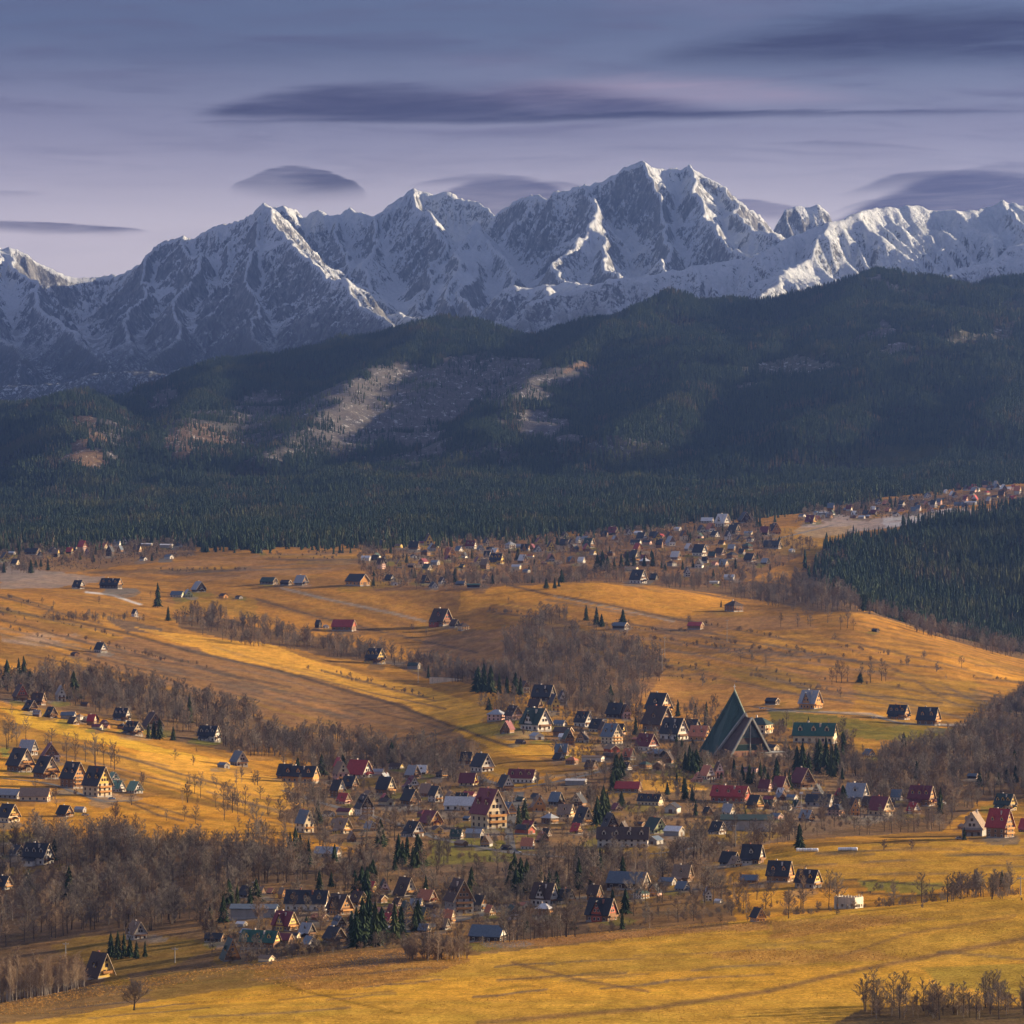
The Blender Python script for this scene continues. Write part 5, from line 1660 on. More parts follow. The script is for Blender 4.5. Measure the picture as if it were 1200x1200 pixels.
    (92, 690, 15, 60, 'g', 'dk', 'k', 'w', None), (130, 690, 28, 62, 'm', 'dk', 'k', 'o', 'long dark farmhouse on the upper left crest'), (158, 723, 9, 40, 'n', 'dk', 'w', 'w', 'lone tiny white house among shrubs on the upper left field'), (118, 765, 17, 40, 'g', 'dk', 'w', 'w', 'lone white-gabled house above the left wood'),
    (88, 769, 12, 30, 's', 'br', 't', 't', None), (208, 700, 18, 60, 'b', 'bl', 'w', 'g', 'pale blue-roofed farm with a white-green gable'), (220, 700, 14, 20, 'g', 'gy', 'g', 'g', None), (233, 694, 20, 30, 'g', 'gy', 'k', 'k', 'dark gable with a grey roof behind the pale blue-roofed farm'), (262, 701, 12, 40, 's', 'br', 'o', 't', None), (280, 702, 10, 40, 's', 'br', 's', 's', None),
    (315, 685, 22, 60, 'b', 'dg', 'k', 'k', None), (335, 686, 14, 60, 's', 'br', 'k', 't', None), (353, 686, 18, 45, 'g', 'gy', 'k', 't', None), (419, 687, 31, 46, 'b', 'dk', 'o', 'o', 'large dark barn with an open timber gable on the hill crest'),
    (373, 736, 9, 40, 'n', 'dk', 'k', 'k', None), (382, 736, 8, 30, 's', 'gy', 'w', 'w', None), (403, 740, 30, 66, 'b', 'rd', 't', 'r', 'red barn on the hillside left of the ravine'), (517, 734, 28, 50, 'g', 'br', 't', 'r', 'brown-roofed house with a red and cream gable on the hillside'),
    (533, 735, 14, 40, 'g', 'br', 'k', 'k', None), (543, 739, 15, 30, 'h', 'br', 'c', 'c', 'cream block with a brown roof on the hillside'), (440, 778, 26, 42, 'd', 'dk', 't', 'y', 'chalet with a bright yellow gable on the ravine edge'), (485, 784, 16, 70, 's', 'dg', 's', 's', None),
    (860, 717, 24, 35, 'h', 'br', 't', 't', 'brown hip-roofed house alone on the right crest'), (815, 738, 20, 66, 's', 'rd', 't', 't', 'faded red shed on the central hill'), (727, 738, 20, 66, 's', 'bl', 'k', 'k', 'blue-grey shed beside a single spruce on the central hill'),
    (1053, 843, 28, 60, 'd', 'dk', 't', 'o', 'left of the twin chalets on the right slope'), (1088, 850, 30, 60, 'd', 'dk', 't', 'o', 'right of the twin chalets on the right slope'), (905, 826, 18, 60, 's', 'dk', 'k', 'k', None), (1026, 741, 10, 40, 's', 'dk', 'k', 'k', None),
    (1140, 913, 14, 60, 's', 'bl', 'k', 'k', None),
    # upper hamlet
    (6, 656, 14, 20, 'g', 'dk', 'y', 'y', None), (14, 650, 9, 60, 's', 'wh', 's', 's', None), (38, 650, 20, 66, 'b', 'dk', 'k', 'k', None), (47, 652, 8, 20, 'g', 'dk', 'c', 'c', None), (62, 648, 12, 40, 'g', 'dk', 'w', 'w', None), (102, 650, 6, 20, 'n', 'br', 'p', 'p', None),
    (137, 640, 10, 70, 'g', 'bl', 'w', 'w', None), (145, 639, 11, 20, 'g', 'br', 'w', 'w', None), (172, 640, 14, 75, 'k', 'wh', 's', 's', None), (195, 642, 16, 75, 'k', 'wh', 's', 's', None), (210, 641, 9, 40, 'g', 'dk', 'w', 'w', None), (168, 657, 10, 50, 's', 'br', 'w', 'w', None), (198, 655, 12, 50, 's', 'bl', 'w', 'w', None),
    (278, 637, 8, 20, 'n', 'bl', 'w', 'w', None), (287, 639, 9, 20, 'g', 'br', 'c', 'c', None), (305, 648, 6, 10, 'n', 'dk', 'w', 'w', 'slim white tower-like house at the forest edge'),
    (448, 642, 13, 30, 'g', 'dk', 'w', 'k', None), (467, 642, 10, 60, 's', 'tn', 'y', 'y', None), (481, 637, 10, 60, 's', 'wh', 's', 's', None), (502, 640, 12, 15, 'n', 'br', 'y', 'y', None), (494, 639, 10, 75, 's', 'mr', 'c', 'c', None), (527, 653, 15, 25, 'x', 'or', 'o', 'o', None), (538, 646, 11, 50, 'g', 'bl', 'w', 'w', None),
    (552, 643, 14, 70, 'd', 'mr', 'w', 'w', None), (563, 645, 10, 20, 'g', 'bl', 'w', 'w', None), (570, 640, 9, 20, 'n', 'dk', 'c', 'c', None), (560, 661, 10, 20, 'g', 'mr', 'c', 'y', None), (582, 661, 18, 66, 'd', 'dk', 'y', 'y', None), (450, 660, 10, 20, 'g', 'br', 'c', 'c', None), (429, 657, 12, 75, 's', 'wh', 'w', 'w', None), (440, 657, 10, 60, 'g', 'dk', 'k', 'k', None),
    (468, 664, 7, 15, 'n', 'tn', 'y', 'y', None), (510, 662, 12, 60, 's', 'gy', 's', 's', None), (498, 684, 14, 25, 'a', 'dk', 'k', 'k', None), (508, 689, 12, 20, 'g', 'dk', 'w', 'w', None), (518, 684, 10, 20, 'g', 'br', 'w', 'w', None), (540, 686, 13, 60, 'b', 'bl', 'k', 'k', None), (569, 680, 9, 20, 'g', 'tn', 'c', 'c', None), (457, 681, 14, 50, 'g', 'dk', 'k', 'w', None),
    (462, 686, 9, 30, 's', 'tn', 'w', 'o', None), (555, 689, 16, 80, 'k', 'gn', 'k', 'k', None), (598, 643, 14, 40, 'h', 'gy', 'w', 'w', None), (608, 642, 12, 66, 'b', 'gy', 's', 's', None), (631, 637, 10, 20, 'g', 'mr', 'y', 'y', None), (645, 646, 10, 15, 'n', 'dk', 'y', 'y', None), (630, 647, 11, 20, 'g', 'br', 'w', 'w', None), (662, 629, 10, 20, 'g', 'br', 'c', 'c', None),
    (662, 640, 14, 60, 'g', 'dk', 'k', 'k', None), (669, 642, 8, 15, 'n', 'dk', 'c', 'c', None), (678, 636, 9, 30, 'g', 'gy', 'w', 'w', None), (690, 642, 15, 50, 'g', 'dg', 'k', 'w', None), (687, 630, 6, 20, 'n', 'br', 'p', 'p', None), (605, 667, 12, 70, 's', 'wh', 'c', 'c', None), (617, 671, 10, 50, 's', 'bl', 's', 's', None),
    (718, 627, 13, 60, 'g', 'mr', 'k', 'k', None), (736, 627, 11, 20, 'g', 'br', 'w', 'w', None), (748, 627, 11, 60, 's', 'wh', 'w', 'w', None), (752, 634, 14, 50, 'g', 'dk', 'w', 'w', None), (745, 638, 14, 66, 'b', 'dk', 'w', 'w', None), (766, 630, 12, 60, 'g', 'dk', 't', 't', None), (770, 633, 11, 20, 'g', 'dk', 'y', 'y', None), (784, 634, 9, 20, 'n', 'br', 'c', 'o', None),
    (781, 614, 22, 80, 'k', 'wh', 's', 's', None), (801, 633, 10, 15, 'n', 'br', 'c', 'o', None), (794, 622, 10, 60, 's', 'wh', 'w', 'w', None), (822, 624, 11, 20, 'g', 'dk', 'c', 'c', None), (829, 613, 16, 66, 'b', 'wh', 's', 's', None), (838, 629, 12, 40, 'g', 'dk', 'w', 'w', None), (847, 617, 20, 40, 'x', 'wh', 'w', 'w', None), (853, 633, 9, 15, 'n', 'dk', 'w', 'w', None),
    (867, 634, 10, 20, 'g', 'dk', 'y', 'y', None), (860, 626, 16, 50, 'g', 'dk', 'k', 'k', None), (873, 613, 18, 15, 'g', 'dk', 'k', 'k', None), (877, 627, 11, 66, 's', 'gy', 'c', 'c', None), (908, 626, 15, 20, 'x', 'br', 'o', 'o', None), (896, 627, 12, 66, 'g', 'mr', 'k', 'k', None), (905, 643, 22, 66, 'b', 'dk', 'k', 'k', None), (820, 652, 19, 45, 'g', 'dk', 'w', 'w', None),
    (858, 655, 14, 30, 'h', 'dk', 't', 't', None), (879, 658, 16, 50, 'g', 'dk', 't', 't', None), (897, 661, 12, 50, 'g', 'gy', 'k', 'k', None), (740, 669, 17, 75, 'k', 'tn', 'c', 'c', None), (748, 684, 22, 55, 'd', 'dk', 'w', 'w', None), (766, 680, 12, 60, 'g', 'dk', 'k', 'k', None), (805, 676, 9, 15, 'n', 'dk', 'w', 'w', None), (855, 680, 14, 75, 's', 'wh', 'w', 'w', None),
    (837, 684, 12, 80, 'k', 'wh', 'w', 'w', None), (928, 647, 8, 30, 's', 'wh', 'w', 'w', None),
    # far hamlet at the right
    (950, 614, 14, 50, 'g', 'mr', 'k', 'y', None), (958, 612, 9, 20, 'g', 'or', 'y', 'o', None), (968, 591, 8, 50, 's', 'wh', 'w', 'w', None), (990, 588, 11, 60, 's', 'wh', 'w', 'w', None), (995, 580, 8, 15, 'n', 'or', 'o', 'o', None), (1029, 591, 8, 15, 'g', 'dk', 'w', 'c', None), (965, 603, 11, 70, 'k', 'wh', 's', 's', None), (940, 606, 9, 50, 's', 'bl', 'w', 'w', None),
    (1024, 603, 10, 50, 'g', 'mr', 'k', 'k', None), (1010, 608, 9, 70, 's', 'wh', 's', 's', None), (1085, 594, 6, 10, 'n', 'or', 'o', 'o', None), (1063, 608, 5, 10, 'n', 'tn', 'c', 'c', None), (1074, 605, 6, 10, 'n', 'tn', 'c', 'c', None), (1068, 586, 7, 20, 'g', 'dk', 'w', 'w', None), (1076, 575, 9, 60, 's', 'wh', 'w', 'w', None), (1086, 584, 7, 20, 'g', 'bl', 'w', 'w', None),
    (1124, 593, 13, 66, 'b', 'bl', 's', 's', None), (1138, 592, 16, 70, 'k', 'wh', 'w', 'w', None), (1119, 583, 7, 20, 'g', 'dk', 'w', 'o', None), (1050, 577, 12, 70, 'k', 'tn', 'p', 'p', None),
]
rh = random.Random(77)
for i in range(44):
    x = rh.uniform(1080, 1200)
    y = 594 - (x - 1080) * .12 - rh.random() * 22
    if rh.random() < .2:
        x, y = rh.uniform(955, 1080), 600 - rh.random() * 14
    CATALOG.append((x, y, rh.uniform(6, 9.5), rh.choice([15, 20, 30, 50, 60, 70]), rh.choice('ggggnhb'), rh.choice(['dk', 'dk', 'br', 'mr', 'rd', 'gy', 'bl', 'wh', 'or']), rh.choice('wwcctpk'), rh.choice('wctokp'), None))

# smaller houses that fill the gaps between the ones above
FILL = [([(340, 905), (520, 895), (640, 940), (760, 950), (1000, 935), (1030, 955), (830, 985), (640, 1000), (520, 1000), (400, 990)], 54, 13, 23), ([(570, 860), (700, 845), (820, 870), (820, 905), (700, 905), (640, 890)], 20, 12, 20),
        ([(260, 1070), (430, 1045), (560, 1068), (700, 1055), (830, 1045), (700, 1062), (520, 1095), (300, 1108)], 28, 14, 23), ([(430, 645), (600, 636), (880, 614), (930, 640), (860, 668), (700, 660), (560, 668), (440, 672)], 62, 8, 14),
        ([(-20, 644), (110, 643), (225, 637), (225, 648), (110, 658), (-20, 670)], 10, 8, 13), ([(20, 835), (90, 842), (170, 858), (90, 850)], 9, 11, 16), ([(890, 930), (1010, 935), (1110, 940), (1110, 958), (900, 950)], 14, 13, 21), ([(940, 604), (1080, 590), (1200, 574), (1200, 588), (1080, 604), (950, 612)], 26, 7, 10)]
for pl, n, lo, hi in FILL:
    xs_, ys_ = [p[0] for p in pl], [p[1] for p in pl]
    got = tries = 0
    while got < n and tries < 900:
        tries += 1
        x, y = rh.uniform(min(xs_), max(xs_)), rh.uniform(min(ys_), max(ys_))
        w = rh.uniform(lo, hi)
        if not inpoly(np.array([x]), np.array([y]), pl)[0]:
            continue
        if any(abs(x - q[0]) < (w + q[2]) * .38 and abs(y - q[1]) < (w + q[2]) * .14 for q in CATALOG) or (800 < x < 915 and 840 < y < 893):
            continue
        CATALOG.append((x, y, w, rh.choice([20, 30, 40, 45, 50, 60, 70, -20]), rh.choice('ggggdxhnbbss'), rh.choice(['dk', 'dk', 'dk', 'br', 'br', 'mr', 'gy', 'bl', 'tn', 'dg', 'rd', 'or', 'wh']), rh.choice('wctttksp'), rh.choice('wcctokty'), None))
        got += 1

used = {}
for (x, y, w, a, ty, rf, wl, gb, lb) in CATALOG:
    auto = lb is None
    if auto:
        small = 'tiny ' if w < 9 else 'small ' if w < 15 else ''
        gbl = '' if wl == gb else ' and %s gable' % WALLW[gb]
        lb = '%s%s-roofed %s with %s walls%s %s' % (small, ROOFW[rf], TYW[ty], WALLW[wl], gbl, where(x, y))
        lb = lb.replace('-roofed hip-roofed house', ' hip-roofed house').replace('with dormers with', 'with dormers,').replace('with a cross gable with', 'with a cross gable,')
        lb = ' '.join(lb.split()[:16]) if len(lb.split()) <= 16 else ' '.join(('%s%s-roofed house %s' % (small, ROOFW[rf], where(x, y))).split()[:16])
    nm = NAMES[ty]
    hs_ = int(x * 3.7 + y * 1.9) % 3
    ty = {'g': ('g', 'ge', 'gv'), 'd': ('d', 'de', 'dv')}.get(ty, (ty,) * 3)[hs_]
    o = house(nm, x, y, w, a, ty, rf, wl, gb, lb, CATS.get(ty, 'house'), None, 'l' if rf not in ('gn',) else 'd')
    used.setdefault(lb, []).append(o)
for lb, os_ in used.items():
    if len(os_) > 1:
        for o in os_:
            o['group'] = 'look-alike: ' + lb
REGION = []

# ------------------------------------------------------------------ the church
def slab(pts, th):
    """a plate from corner points, thickened along its normal"""
    n = (Vector(pts[1]) - Vector(pts[0])).cross(Vector(pts[-1]) - Vector(pts[0])).normalized() * th
    b = MB()
    k = len(pts)
    b.v = [tuple(p) for p in pts] + [tuple(Vector(p) - n) for p in pts]
    b.f = [tuple(range(k)), tuple(range(2 * k - 1, k - 1, -1))] + [(i, i + k, (i + 1) % k + k, (i + 1) % k) for i in range(k)]
    b.m = [0] * len(b.f)
    return b


def beam(p0, p1, w, h):
    p0, p1 = Vector(p0), Vector(p1)
    ax = (p1 - p0).normalized()
    u = ax.cross(Vector((0, 1, 0)))
    u = u.normalized() if u.length > .01 else Vector((1, 0, 0))
    v = ax.cross(u).normalized()
    b = MB()
    for p in (p0, p1):
        for s, t in ((-1, -1), (1, -1), (1, 1), (-1, 1)):
            b.v.append(tuple(p + u * s * w / 2 + v * t * h / 2))
    b.f = [(0, 1, 2, 3), (7, 6, 5, 4), (0, 4, 5, 1), (1, 5, 6, 2), (2, 6, 7, 3), (3, 7, 4, 0)]
    b.m = [0] * 6
    return b


def part(par, name, mb, mat, loc=(0, 0, 0), nm=1, mats=None):
    me = mb.mesh(name, nm)
    me.materials.clear()
    for m_ in (mats or [mat]):
        me.materials.append(m_)
    o = bpy.data.objects.new(name, me)
    COL.objects.link(o)
    o.parent = par
    o.location = loc
    return o


def church():
    X, Y, Z = ground_at(868, 887)
    Y += 14
    o = bpy.data.objects.new('church', None)
    COL.objects.link(o)
    o.location = ((868 - 600) / F * Y, Y, Z - .3)
    o.rotation_euler = (0, 0, math.radians(30))
    s = Y / F * 1.66
    o.scale = (s * 1.08, s, s)
    tag(o, 'large tent-shaped church with steep green roofs and a glazed triangular front', 'church')
    green = paint_mat('church_green_copper', (.027, .072, .058), .55, 0, .25, .25, .35)
    dark = paint_mat('church_shingle', (.075, .05, .042), .7)
    conc = paint_mat('church_concrete_edge', (.30, .30, .28), .8)
    glass = paint_mat('church_glass', (.03, .055, .055), .12, 0, .1, .4, .5)
    wood = paint_mat('church_timber', (.30, .15, .09), .7)
    pk = (0, 8, 46)
    for sd in (-1, 1):
        pts = [(sd * 17.5, 28, 0), (sd * 18.5, 6, -.6), (0, -5, 30), pk]
        if sd > 0:
            pts = pts[::-1]
        r = part(o, 'roof', slab(pts, .7), green)
        for k in range(9):      # standing seams
            t = (k + .5) / 9
            a = Vector((sd * 17.5, 28, 0)).lerp(Vector((sd * 18.5, 6, -.6)), t)
            b_ = Vector(pk).lerp(Vector((0, -5, 30)), t)
            nrm = Vector((sd * .93, 0, .37)) * .12
            part(r, 'seam', beam(a + nrm, b_ + nrm, .18, .3), green)
        part(o, 'verge_beam', beam((sd * 18.7, 5.2, -.6), (0, -6.0, 30.4), 1.3, 1.5), conc)
        part(o, 'porch_roof', slab([(sd * 17, 8, 0), (sd * 16.4, -13, -.4), (0, -14, 27.4), (0, -3, 28.6)][::(-1 if sd > 0 else 1)], .5), dark)
        part(o, 'verge_beam', beam((sd * 16.8, -13.6, -.6), (0, -14.6, 28.0), 1.2, 1.3), conc)
    part(o, 'rear_roof', slab([(17.5, 28, 0), pk, (-17.5, 28, 0)], .5), green)
    part(o, 'ridge_edge', beam((0, -5.3, 30.6), (0, 8, 46.6), .5, .9), paint_mat('church_pale_edge', (.42, .5, .36), .5))
    # the glazed front between the portal beams
    yf = -12.2
    part(o, 'front_wall', MB().box(-13.4, 13.4, yf - .3, yf + .5, -3, 4.6), wood)
    H = 27.0
    rows = [4.9, 8.6, 9.0, 13.6, 14.0, 17.8, 18.2, 26.0]
    for (z0, z1) in zip(rows[::2], rows[1::2]):
        for sd in (-1, 1):
            h0, h1 = 15.8 * (1 - z0 / H) - .3, max(15.8 * (1 - z1 / H) - .3, .25)
            part(o, 'pane', MB().prism([(sd * .45, z0), (sd * h0, z0), (sd * h1, z1), (sd * .45, z1)], yf - .05, yf + .25), glass if z0 not in (9.0,) else dark)
        part(o, 'spandrel', MB().box(-15.8 * (1 - z0 / H) + .2, 15.8 * (1 - z0 / H) - .2, yf - .3, yf + .3, z0 - .38, z0 - .02), green)
    part(o, 'mullion', MB().box(-.32, .32, yf - .5, yf + .3, 0, 25.4), conc)
    for x in (-4.5, 0, 4.5):
        part(o, 'door', MB().box(x - 1.2, x + 1.2, yf - .5, yf - .32, -.4, 3.4), M_DOOR)
    b = MB().box(-.16, .16, -.16, .16, 0, 4.2).box(-1.1, 1.1, -.14, .14, 2.5, 2.85)
    part(o, 'cross', b, M_STEEL, (0, 8, 46.2))
    # low side wing with a pale terrace roof
    part(o, 'side_wing', MB().box(8, 27, -16, -6, -3, 2.6), paint_mat('church_wing_wall', (.42, .34, .27), .9))
    part(o, 'wing_roof', MB().box(7.4, 27.6, -16.6, -5.6, 2.62, 3.2), conc)
    HOUSES.append((866, 887, 90, o.location.x, Y, 26))


church()


def unfinished_block():
    X, Y, Z = ground_at(995, 1065)
    Y += 5
    o = bpy.data.objects.new('unfinished_building', None)
    COL.objects.link(o)
    o.location = ((995 - 600) / F * Y, Y, Z - .2)
    o.rotation_euler = (0, 0, math.radians(55))
    s = 34 * Y / F / 16.0
    o.scale = (s, s, s)
    tag(o, 'bare roofless masonry block with open window holes by the near field', 'building')
    m_ = paint_mat('raw_block_masonry', (.58, .52, .42), .95, 0, .2)
    L, W, H = 13.0, 9.0, 6.4

    def wall(name, length, holes, loc, turn):
        b = MB()
        x = 0
        for (h0, h1, z0, z1) in holes:
            b.box(x, h0, 0, .35, -2.5, H)
            b.box(h0 + .002, h1 - .002, 0.003, .347, -2.5, z0)
            b.box(h0 + .002, h1 - .002, 0.003, .347, z1, H - .01)
            x = h1
        b.box(x, length, 0, .35, -2.5, H)
        q = part(o, name, b, m_, loc)
        q.rotation_euler = (0, 0, turn)
    wall('wall', W, [(1.2, 2.6, 1, 2.5), (3.6, 5.4, 1, 2.6), (6.4, 7.8, 1, 2.5)], (-W / 2, -L / 2, 0), 0)
    wall('wall', L, [(1.4, 2.8, 1, 2.5), (4.2, 5.6, 1, 2.5), (7.2, 8.6, 1, 2.5), (10.2, 11.6, 1, 2.5)], (-W / 2 + .36, -L / 2 + .36, 0), math.pi / 2)
    wall('wall', L, [(2.4, 3.8, 1, 2.5), (8.2, 9.6, 1, 2.5)], (W / 2, -L / 2 + .36, 0), math.pi / 2)
    wall('wall', W - .8, [(2, 3.4, 1, 2.5), (5, 6.4, 1, 2.5)], (-W / 2 + .4, L / 2 - .2, 0), 0)
    for k in range(7):
        part(o, 'pillar', MB().box(-.25, .25, -.25, .25, H + .002, H + .8 + (k % 3) * .35), m_, (-W / 2 + .2, -L / 2 + .8 + k * 1.9, 0))
    for k in range(3):
        part(o, 'pillar', MB().box(-.25, .25, -.25, .25, H + .002, H + 1.6 - abs(k - 1) * .5), m_, (-W / 2 + 1.6 + k * 2.8, -L / 2 + .18, 0))
    part(o, 'floor_slab', MB().box(-W / 2 + .4, W / 2 - .4, -L / 2 + .4, L / 2 - .6, 2.9, 3.1), M_CONC)
    HOUSES.append((995, 1065, 34, o.location.x, Y, 12))


unfinished_block()


# ------------------------------------------------------------------ small things on the ground
def bale_mesh():
    v, f = [], []
    n = 14
    prof = [(-.62, .0), (-.62, .55), (-.5, .66), (.5, .66), (.62, .55), (.62, .0)]
    for (x, r) in prof:
        for j in range(n):
            a = 6.28318 * j / n
            v.append((x, r * math.cos(a), .66 + r * math.sin(a)))
    for k in range(len(prof) - 1):
        for j in range(n):
            f.append((k * n + j, k * n + (j + 1) % n, (k + 1) * n + (j + 1) % n, (k + 1) * n + j))
    return mesh_from('wrapped_bale', v, f, [M_FILM], smooth=True)


BM = bale_mesh()
for (x0, x1, y, lab, grp) in ((935, 957, 998, 'white film-wrapped bale in the left row on the golden field', 'left row of wrapped bales'), (984, 1003, 997, 'white film-wrapped bale in the right row on the golden field', 'right row of wrapped bales')):
    n = 8
    for k in range(n):
        X, Y, Z = ground_at(x0 + (x1 - x0) * k / (n - 1), y)
        for lv in range(2):
            if lv:
                continue
            o = bpy.data.objects.new('wrapped_bale', BM)
            COL.objects.link(o)
            o.location = (X + lv * .6, Y + (k % 2) * .2, float(ground_z(X, Y)) - .05 + lv * 1.25)
            o.scale = (1.25, 1.5, 1.35)
            o.rotation_euler = (0, 0, random.uniform(-.08, .08))
            tag(o, lab, 'bale', grp)


def utility_pole(px, py, hpx, label, lamp=False):
    X, Y, Z = ground_at(px, py)
    h = hpx * Y / F
    o = bpy.data.objects.new('street_lamp' if lamp else 'utility_pole', None)
    COL.objects.link(o)
    o.location = (X, Y, Z)
    tag(o, label, 'street lamp' if lamp else 'utility pole')
    v, f = [], []
    tube(v, f, (0, 0, -.5), (0, 0, h), .22, .14, 8)
    b = MB()
    b.v, b.f, b.m = v, f, [0] * len(f)
    part(o, 'pole', b, M_CONC)
    if lamp:
        part(o, 'lamp_head', MB().box(-1.0, 1.0, -.8, .8, h - .1, h + .9), paint_mat('lamp_housing', (.6, .6, .6), .5))
        part(o, 'bracket', MB().box(-.9, .9, -.12, .12, h - .5, h - .3), M_STEEL)
    else:
        part(o, 'crossarm', MB().box(-1.3, 1.3, -.1, .1, h - .9, h - .65), M_STEEL)
        for x in (-1.15, 0, 1.15):
            part(o, 'insulator', MB().box(x - .09, x + .09, -.09, .09, h - .64, h - .3), M_FRAME)


for (x, y, h, lab, lp) in [(298, 1054, 22, 'tall pale pole beside the small yellow gables', 0), (939, 952, 22, 'pale floodlight mast among the houses below the manor', 1), (205, 1128, 18, 'thick pale pole at the lower left field edge', 0),
                           (776, 790, 30, 'pale pole on the right edge of the central wood', 0), (779, 770, 24, 'upper pale pole by the central wood', 0), (852, 752, 26, 'thin pale pole below the brown hip-roofed house', 0),
                           (1196, 1049, 22, 'pale pole at the right edge above the near field', 0), (862, 992, 26, 'pale pole by the left end of the green hall', 0), (766, 888, 14, 'thin pole on the village green', 0),
                           (692, 846, 14, 'thin pale pole behind the dark-roofed village houses', 0), (600, 952, 20, 'pale pole right of the big red-roofed house', 0), (490, 800, 24, 'pale pole in the ravine below the chalet', 0),
                           (77, 1120, 16, 'pole in the lower left field', 0), (735, 742, 10, 'short pole beside the blue-grey shed', 0)]:
    utility_pole(x, y, h, lab, lp)


def car(px, py, turn, col, label):
    X, Y, Z = ground_at(px, py)
    o = bpy.data.objects.new('parked_car', None)
    COL.objects.link(o)
    o.location = (X, Y, Z + .02)
    o.rotation_euler = (0, 0, math.radians(turn))
    tag(o, label, 'car')
    body = MB().prism([(-2.15, .32), (2.15, .32), (2.2, .75), (1.95, .92), (1.0, 1.0), (-1.6, 1.02), (-2.15, .95), (-2.2, .6)], -.86, .86)
    part(o, 'body', body, paint_mat('car_paint', col, .3, .2, .05, 1, .5))
    part(o, 'cabin', MB().prism([(-1.7, 1.022), (.95, 1.002), (.35, 1.46), (-1.2, 1.48)], -.74, .74), M_PANE)
    for x in (-1.3, 1.35):
        for y in (-.8, .8):
            v, f = [], []
            tube(v, f, (x, y - .11, .32), (x, y + .11, .32), .32, .32, 12)
            n = 12
            f += [tuple(range(n))[::-1], tuple(range(n, 2 * n))]
            b = MB()
            b.v, b.f, b.m = v, f, [0] * len(f)
            part(o, 'wheel', b, M_FRAMED)
    return o


for (x, y, tn, c, lab) in [(437, 966, 20, (.5, .52, .56), 'silver car parked beside the tall dark-gabled house'), (447, 966, 10, (.12, .18, .32), 'blue car parked right of the silver car below the tall house'),
                           (592, 996, 15, (.05, .06, .08), 'black car on the lane below the big red-roofed house'), (606, 1000, 5, (.6, .6, .6), 'pale car on the lane right of the black car'), (131, 937, 0, (.35, .45, .58), 'pale blue car in front of the yellow-lit house'),
                           (100, 956, 10, (.4, .42, .45), 'grey car by the small orange-gabled house on the left slope'), (893, 831, 10, (.7, .7, .7), 'white car left of the grey-roofed farmhouse'), (1025, 842, 0, (.6, .62, .62), 'pale car beside the left twin chalet'),
                           (846, 941, 0, (.3, .36, .42), 'grey car below the bright red roof'), (1125, 984, 0, (.25, .3, .36), 'grey car left of the tan-roofed house by the field')]:
    car(x, y, tn, c, lab)


def retaining_wall():
    X, Y, Z = ground_at(524, 799)
    o = bpy.data.objects.new('retaining_wall', None)
    COL.objects.link(o)
    o.location = (X, Y + 2, Z)
    o.rotation_euler = (0, 0, math.radians(-8))
    tag(o, 'long pale wall in the ravine left of the dark spruce clump', 'wall')
    part(o, 'wall', MB().prism([(-16, -2), (16, -2), (16, 1.2), (9, 2.6), (-4, 3.6), (-16, 3.9)], -.4, .4), paint_mat('pale_render', (.6, .5, .36), .9))
    part(o, 'coping', MB().prism([(-16.2, 3.92), (-4, 3.62), (9, 2.62), (16.2, 1.22), (16.2, 1.42), (9, 2.85), (-4, 3.85), (-16.2, 4.15)], -.55, .55), M_CONC)


retaining_wall()

# yards, lawns and gravel round each house, then the ground itself
ry_ = random.Random(31)
for (x, y, w, a_, ty_, *_q) in CATALOG:
    if y < 600:
        continue
    for q in range(2):
        cx0, cy0 = x + ry_.uniform(-.6, .6) * w, y + ry_.uniform(-.08, .2) * w
        rx0, ry0 = w * ry_.uniform(.4, .9), w * ry_.uniform(.06, .16) + 1.2
        pl = [(cx0 + rx0 * math.cos(t) * ry_.uniform(.8, 1.1), cy0 + ry0 * math.sin(t) * ry_.uniform(.8, 1.1)) for t in np.linspace(0, 6.28, 9)[:-1]]
        paint(pl, ry_.choice([GRAVEL * .55, GRAVEL * .4, GREEN * .9, OLIVE, BROWN * .7, LITTER]), ry_.uniform(.35, .7), .5)
ROADS = [([(400, 1112), (440, 1100), (500, 1087), (560, 1074), (600, 1063), (690, 1052), (760, 1047), (850, 1040)], 2.6), ([(330, 925), (390, 945), (450, 960), (520, 985), (600, 1000), (680, 1006), (780, 1000), (860, 985)], 2.8),
         ([(540, 905), (600, 925), (660, 915), (720, 900), (790, 893), (830, 897), (930, 902)], 2.6), ([(600, 1000), (596, 975), (602, 950), (612, 925)], 2.4), ([(0, 912), (60, 918), (120, 940), (165, 938)], 2.2), ([(880, 828), (940, 834), (1020, 839), (1060, 849), (1145, 852)], 2.2),
         ([(440, 652), (560, 648), (700, 646), (800, 640), (900, 634), (990, 612)], 2.8)]
M_ROAD = paint_mat('worn_asphalt', (.13, .125, .12), .9, 0, .2, .3, .1, False)
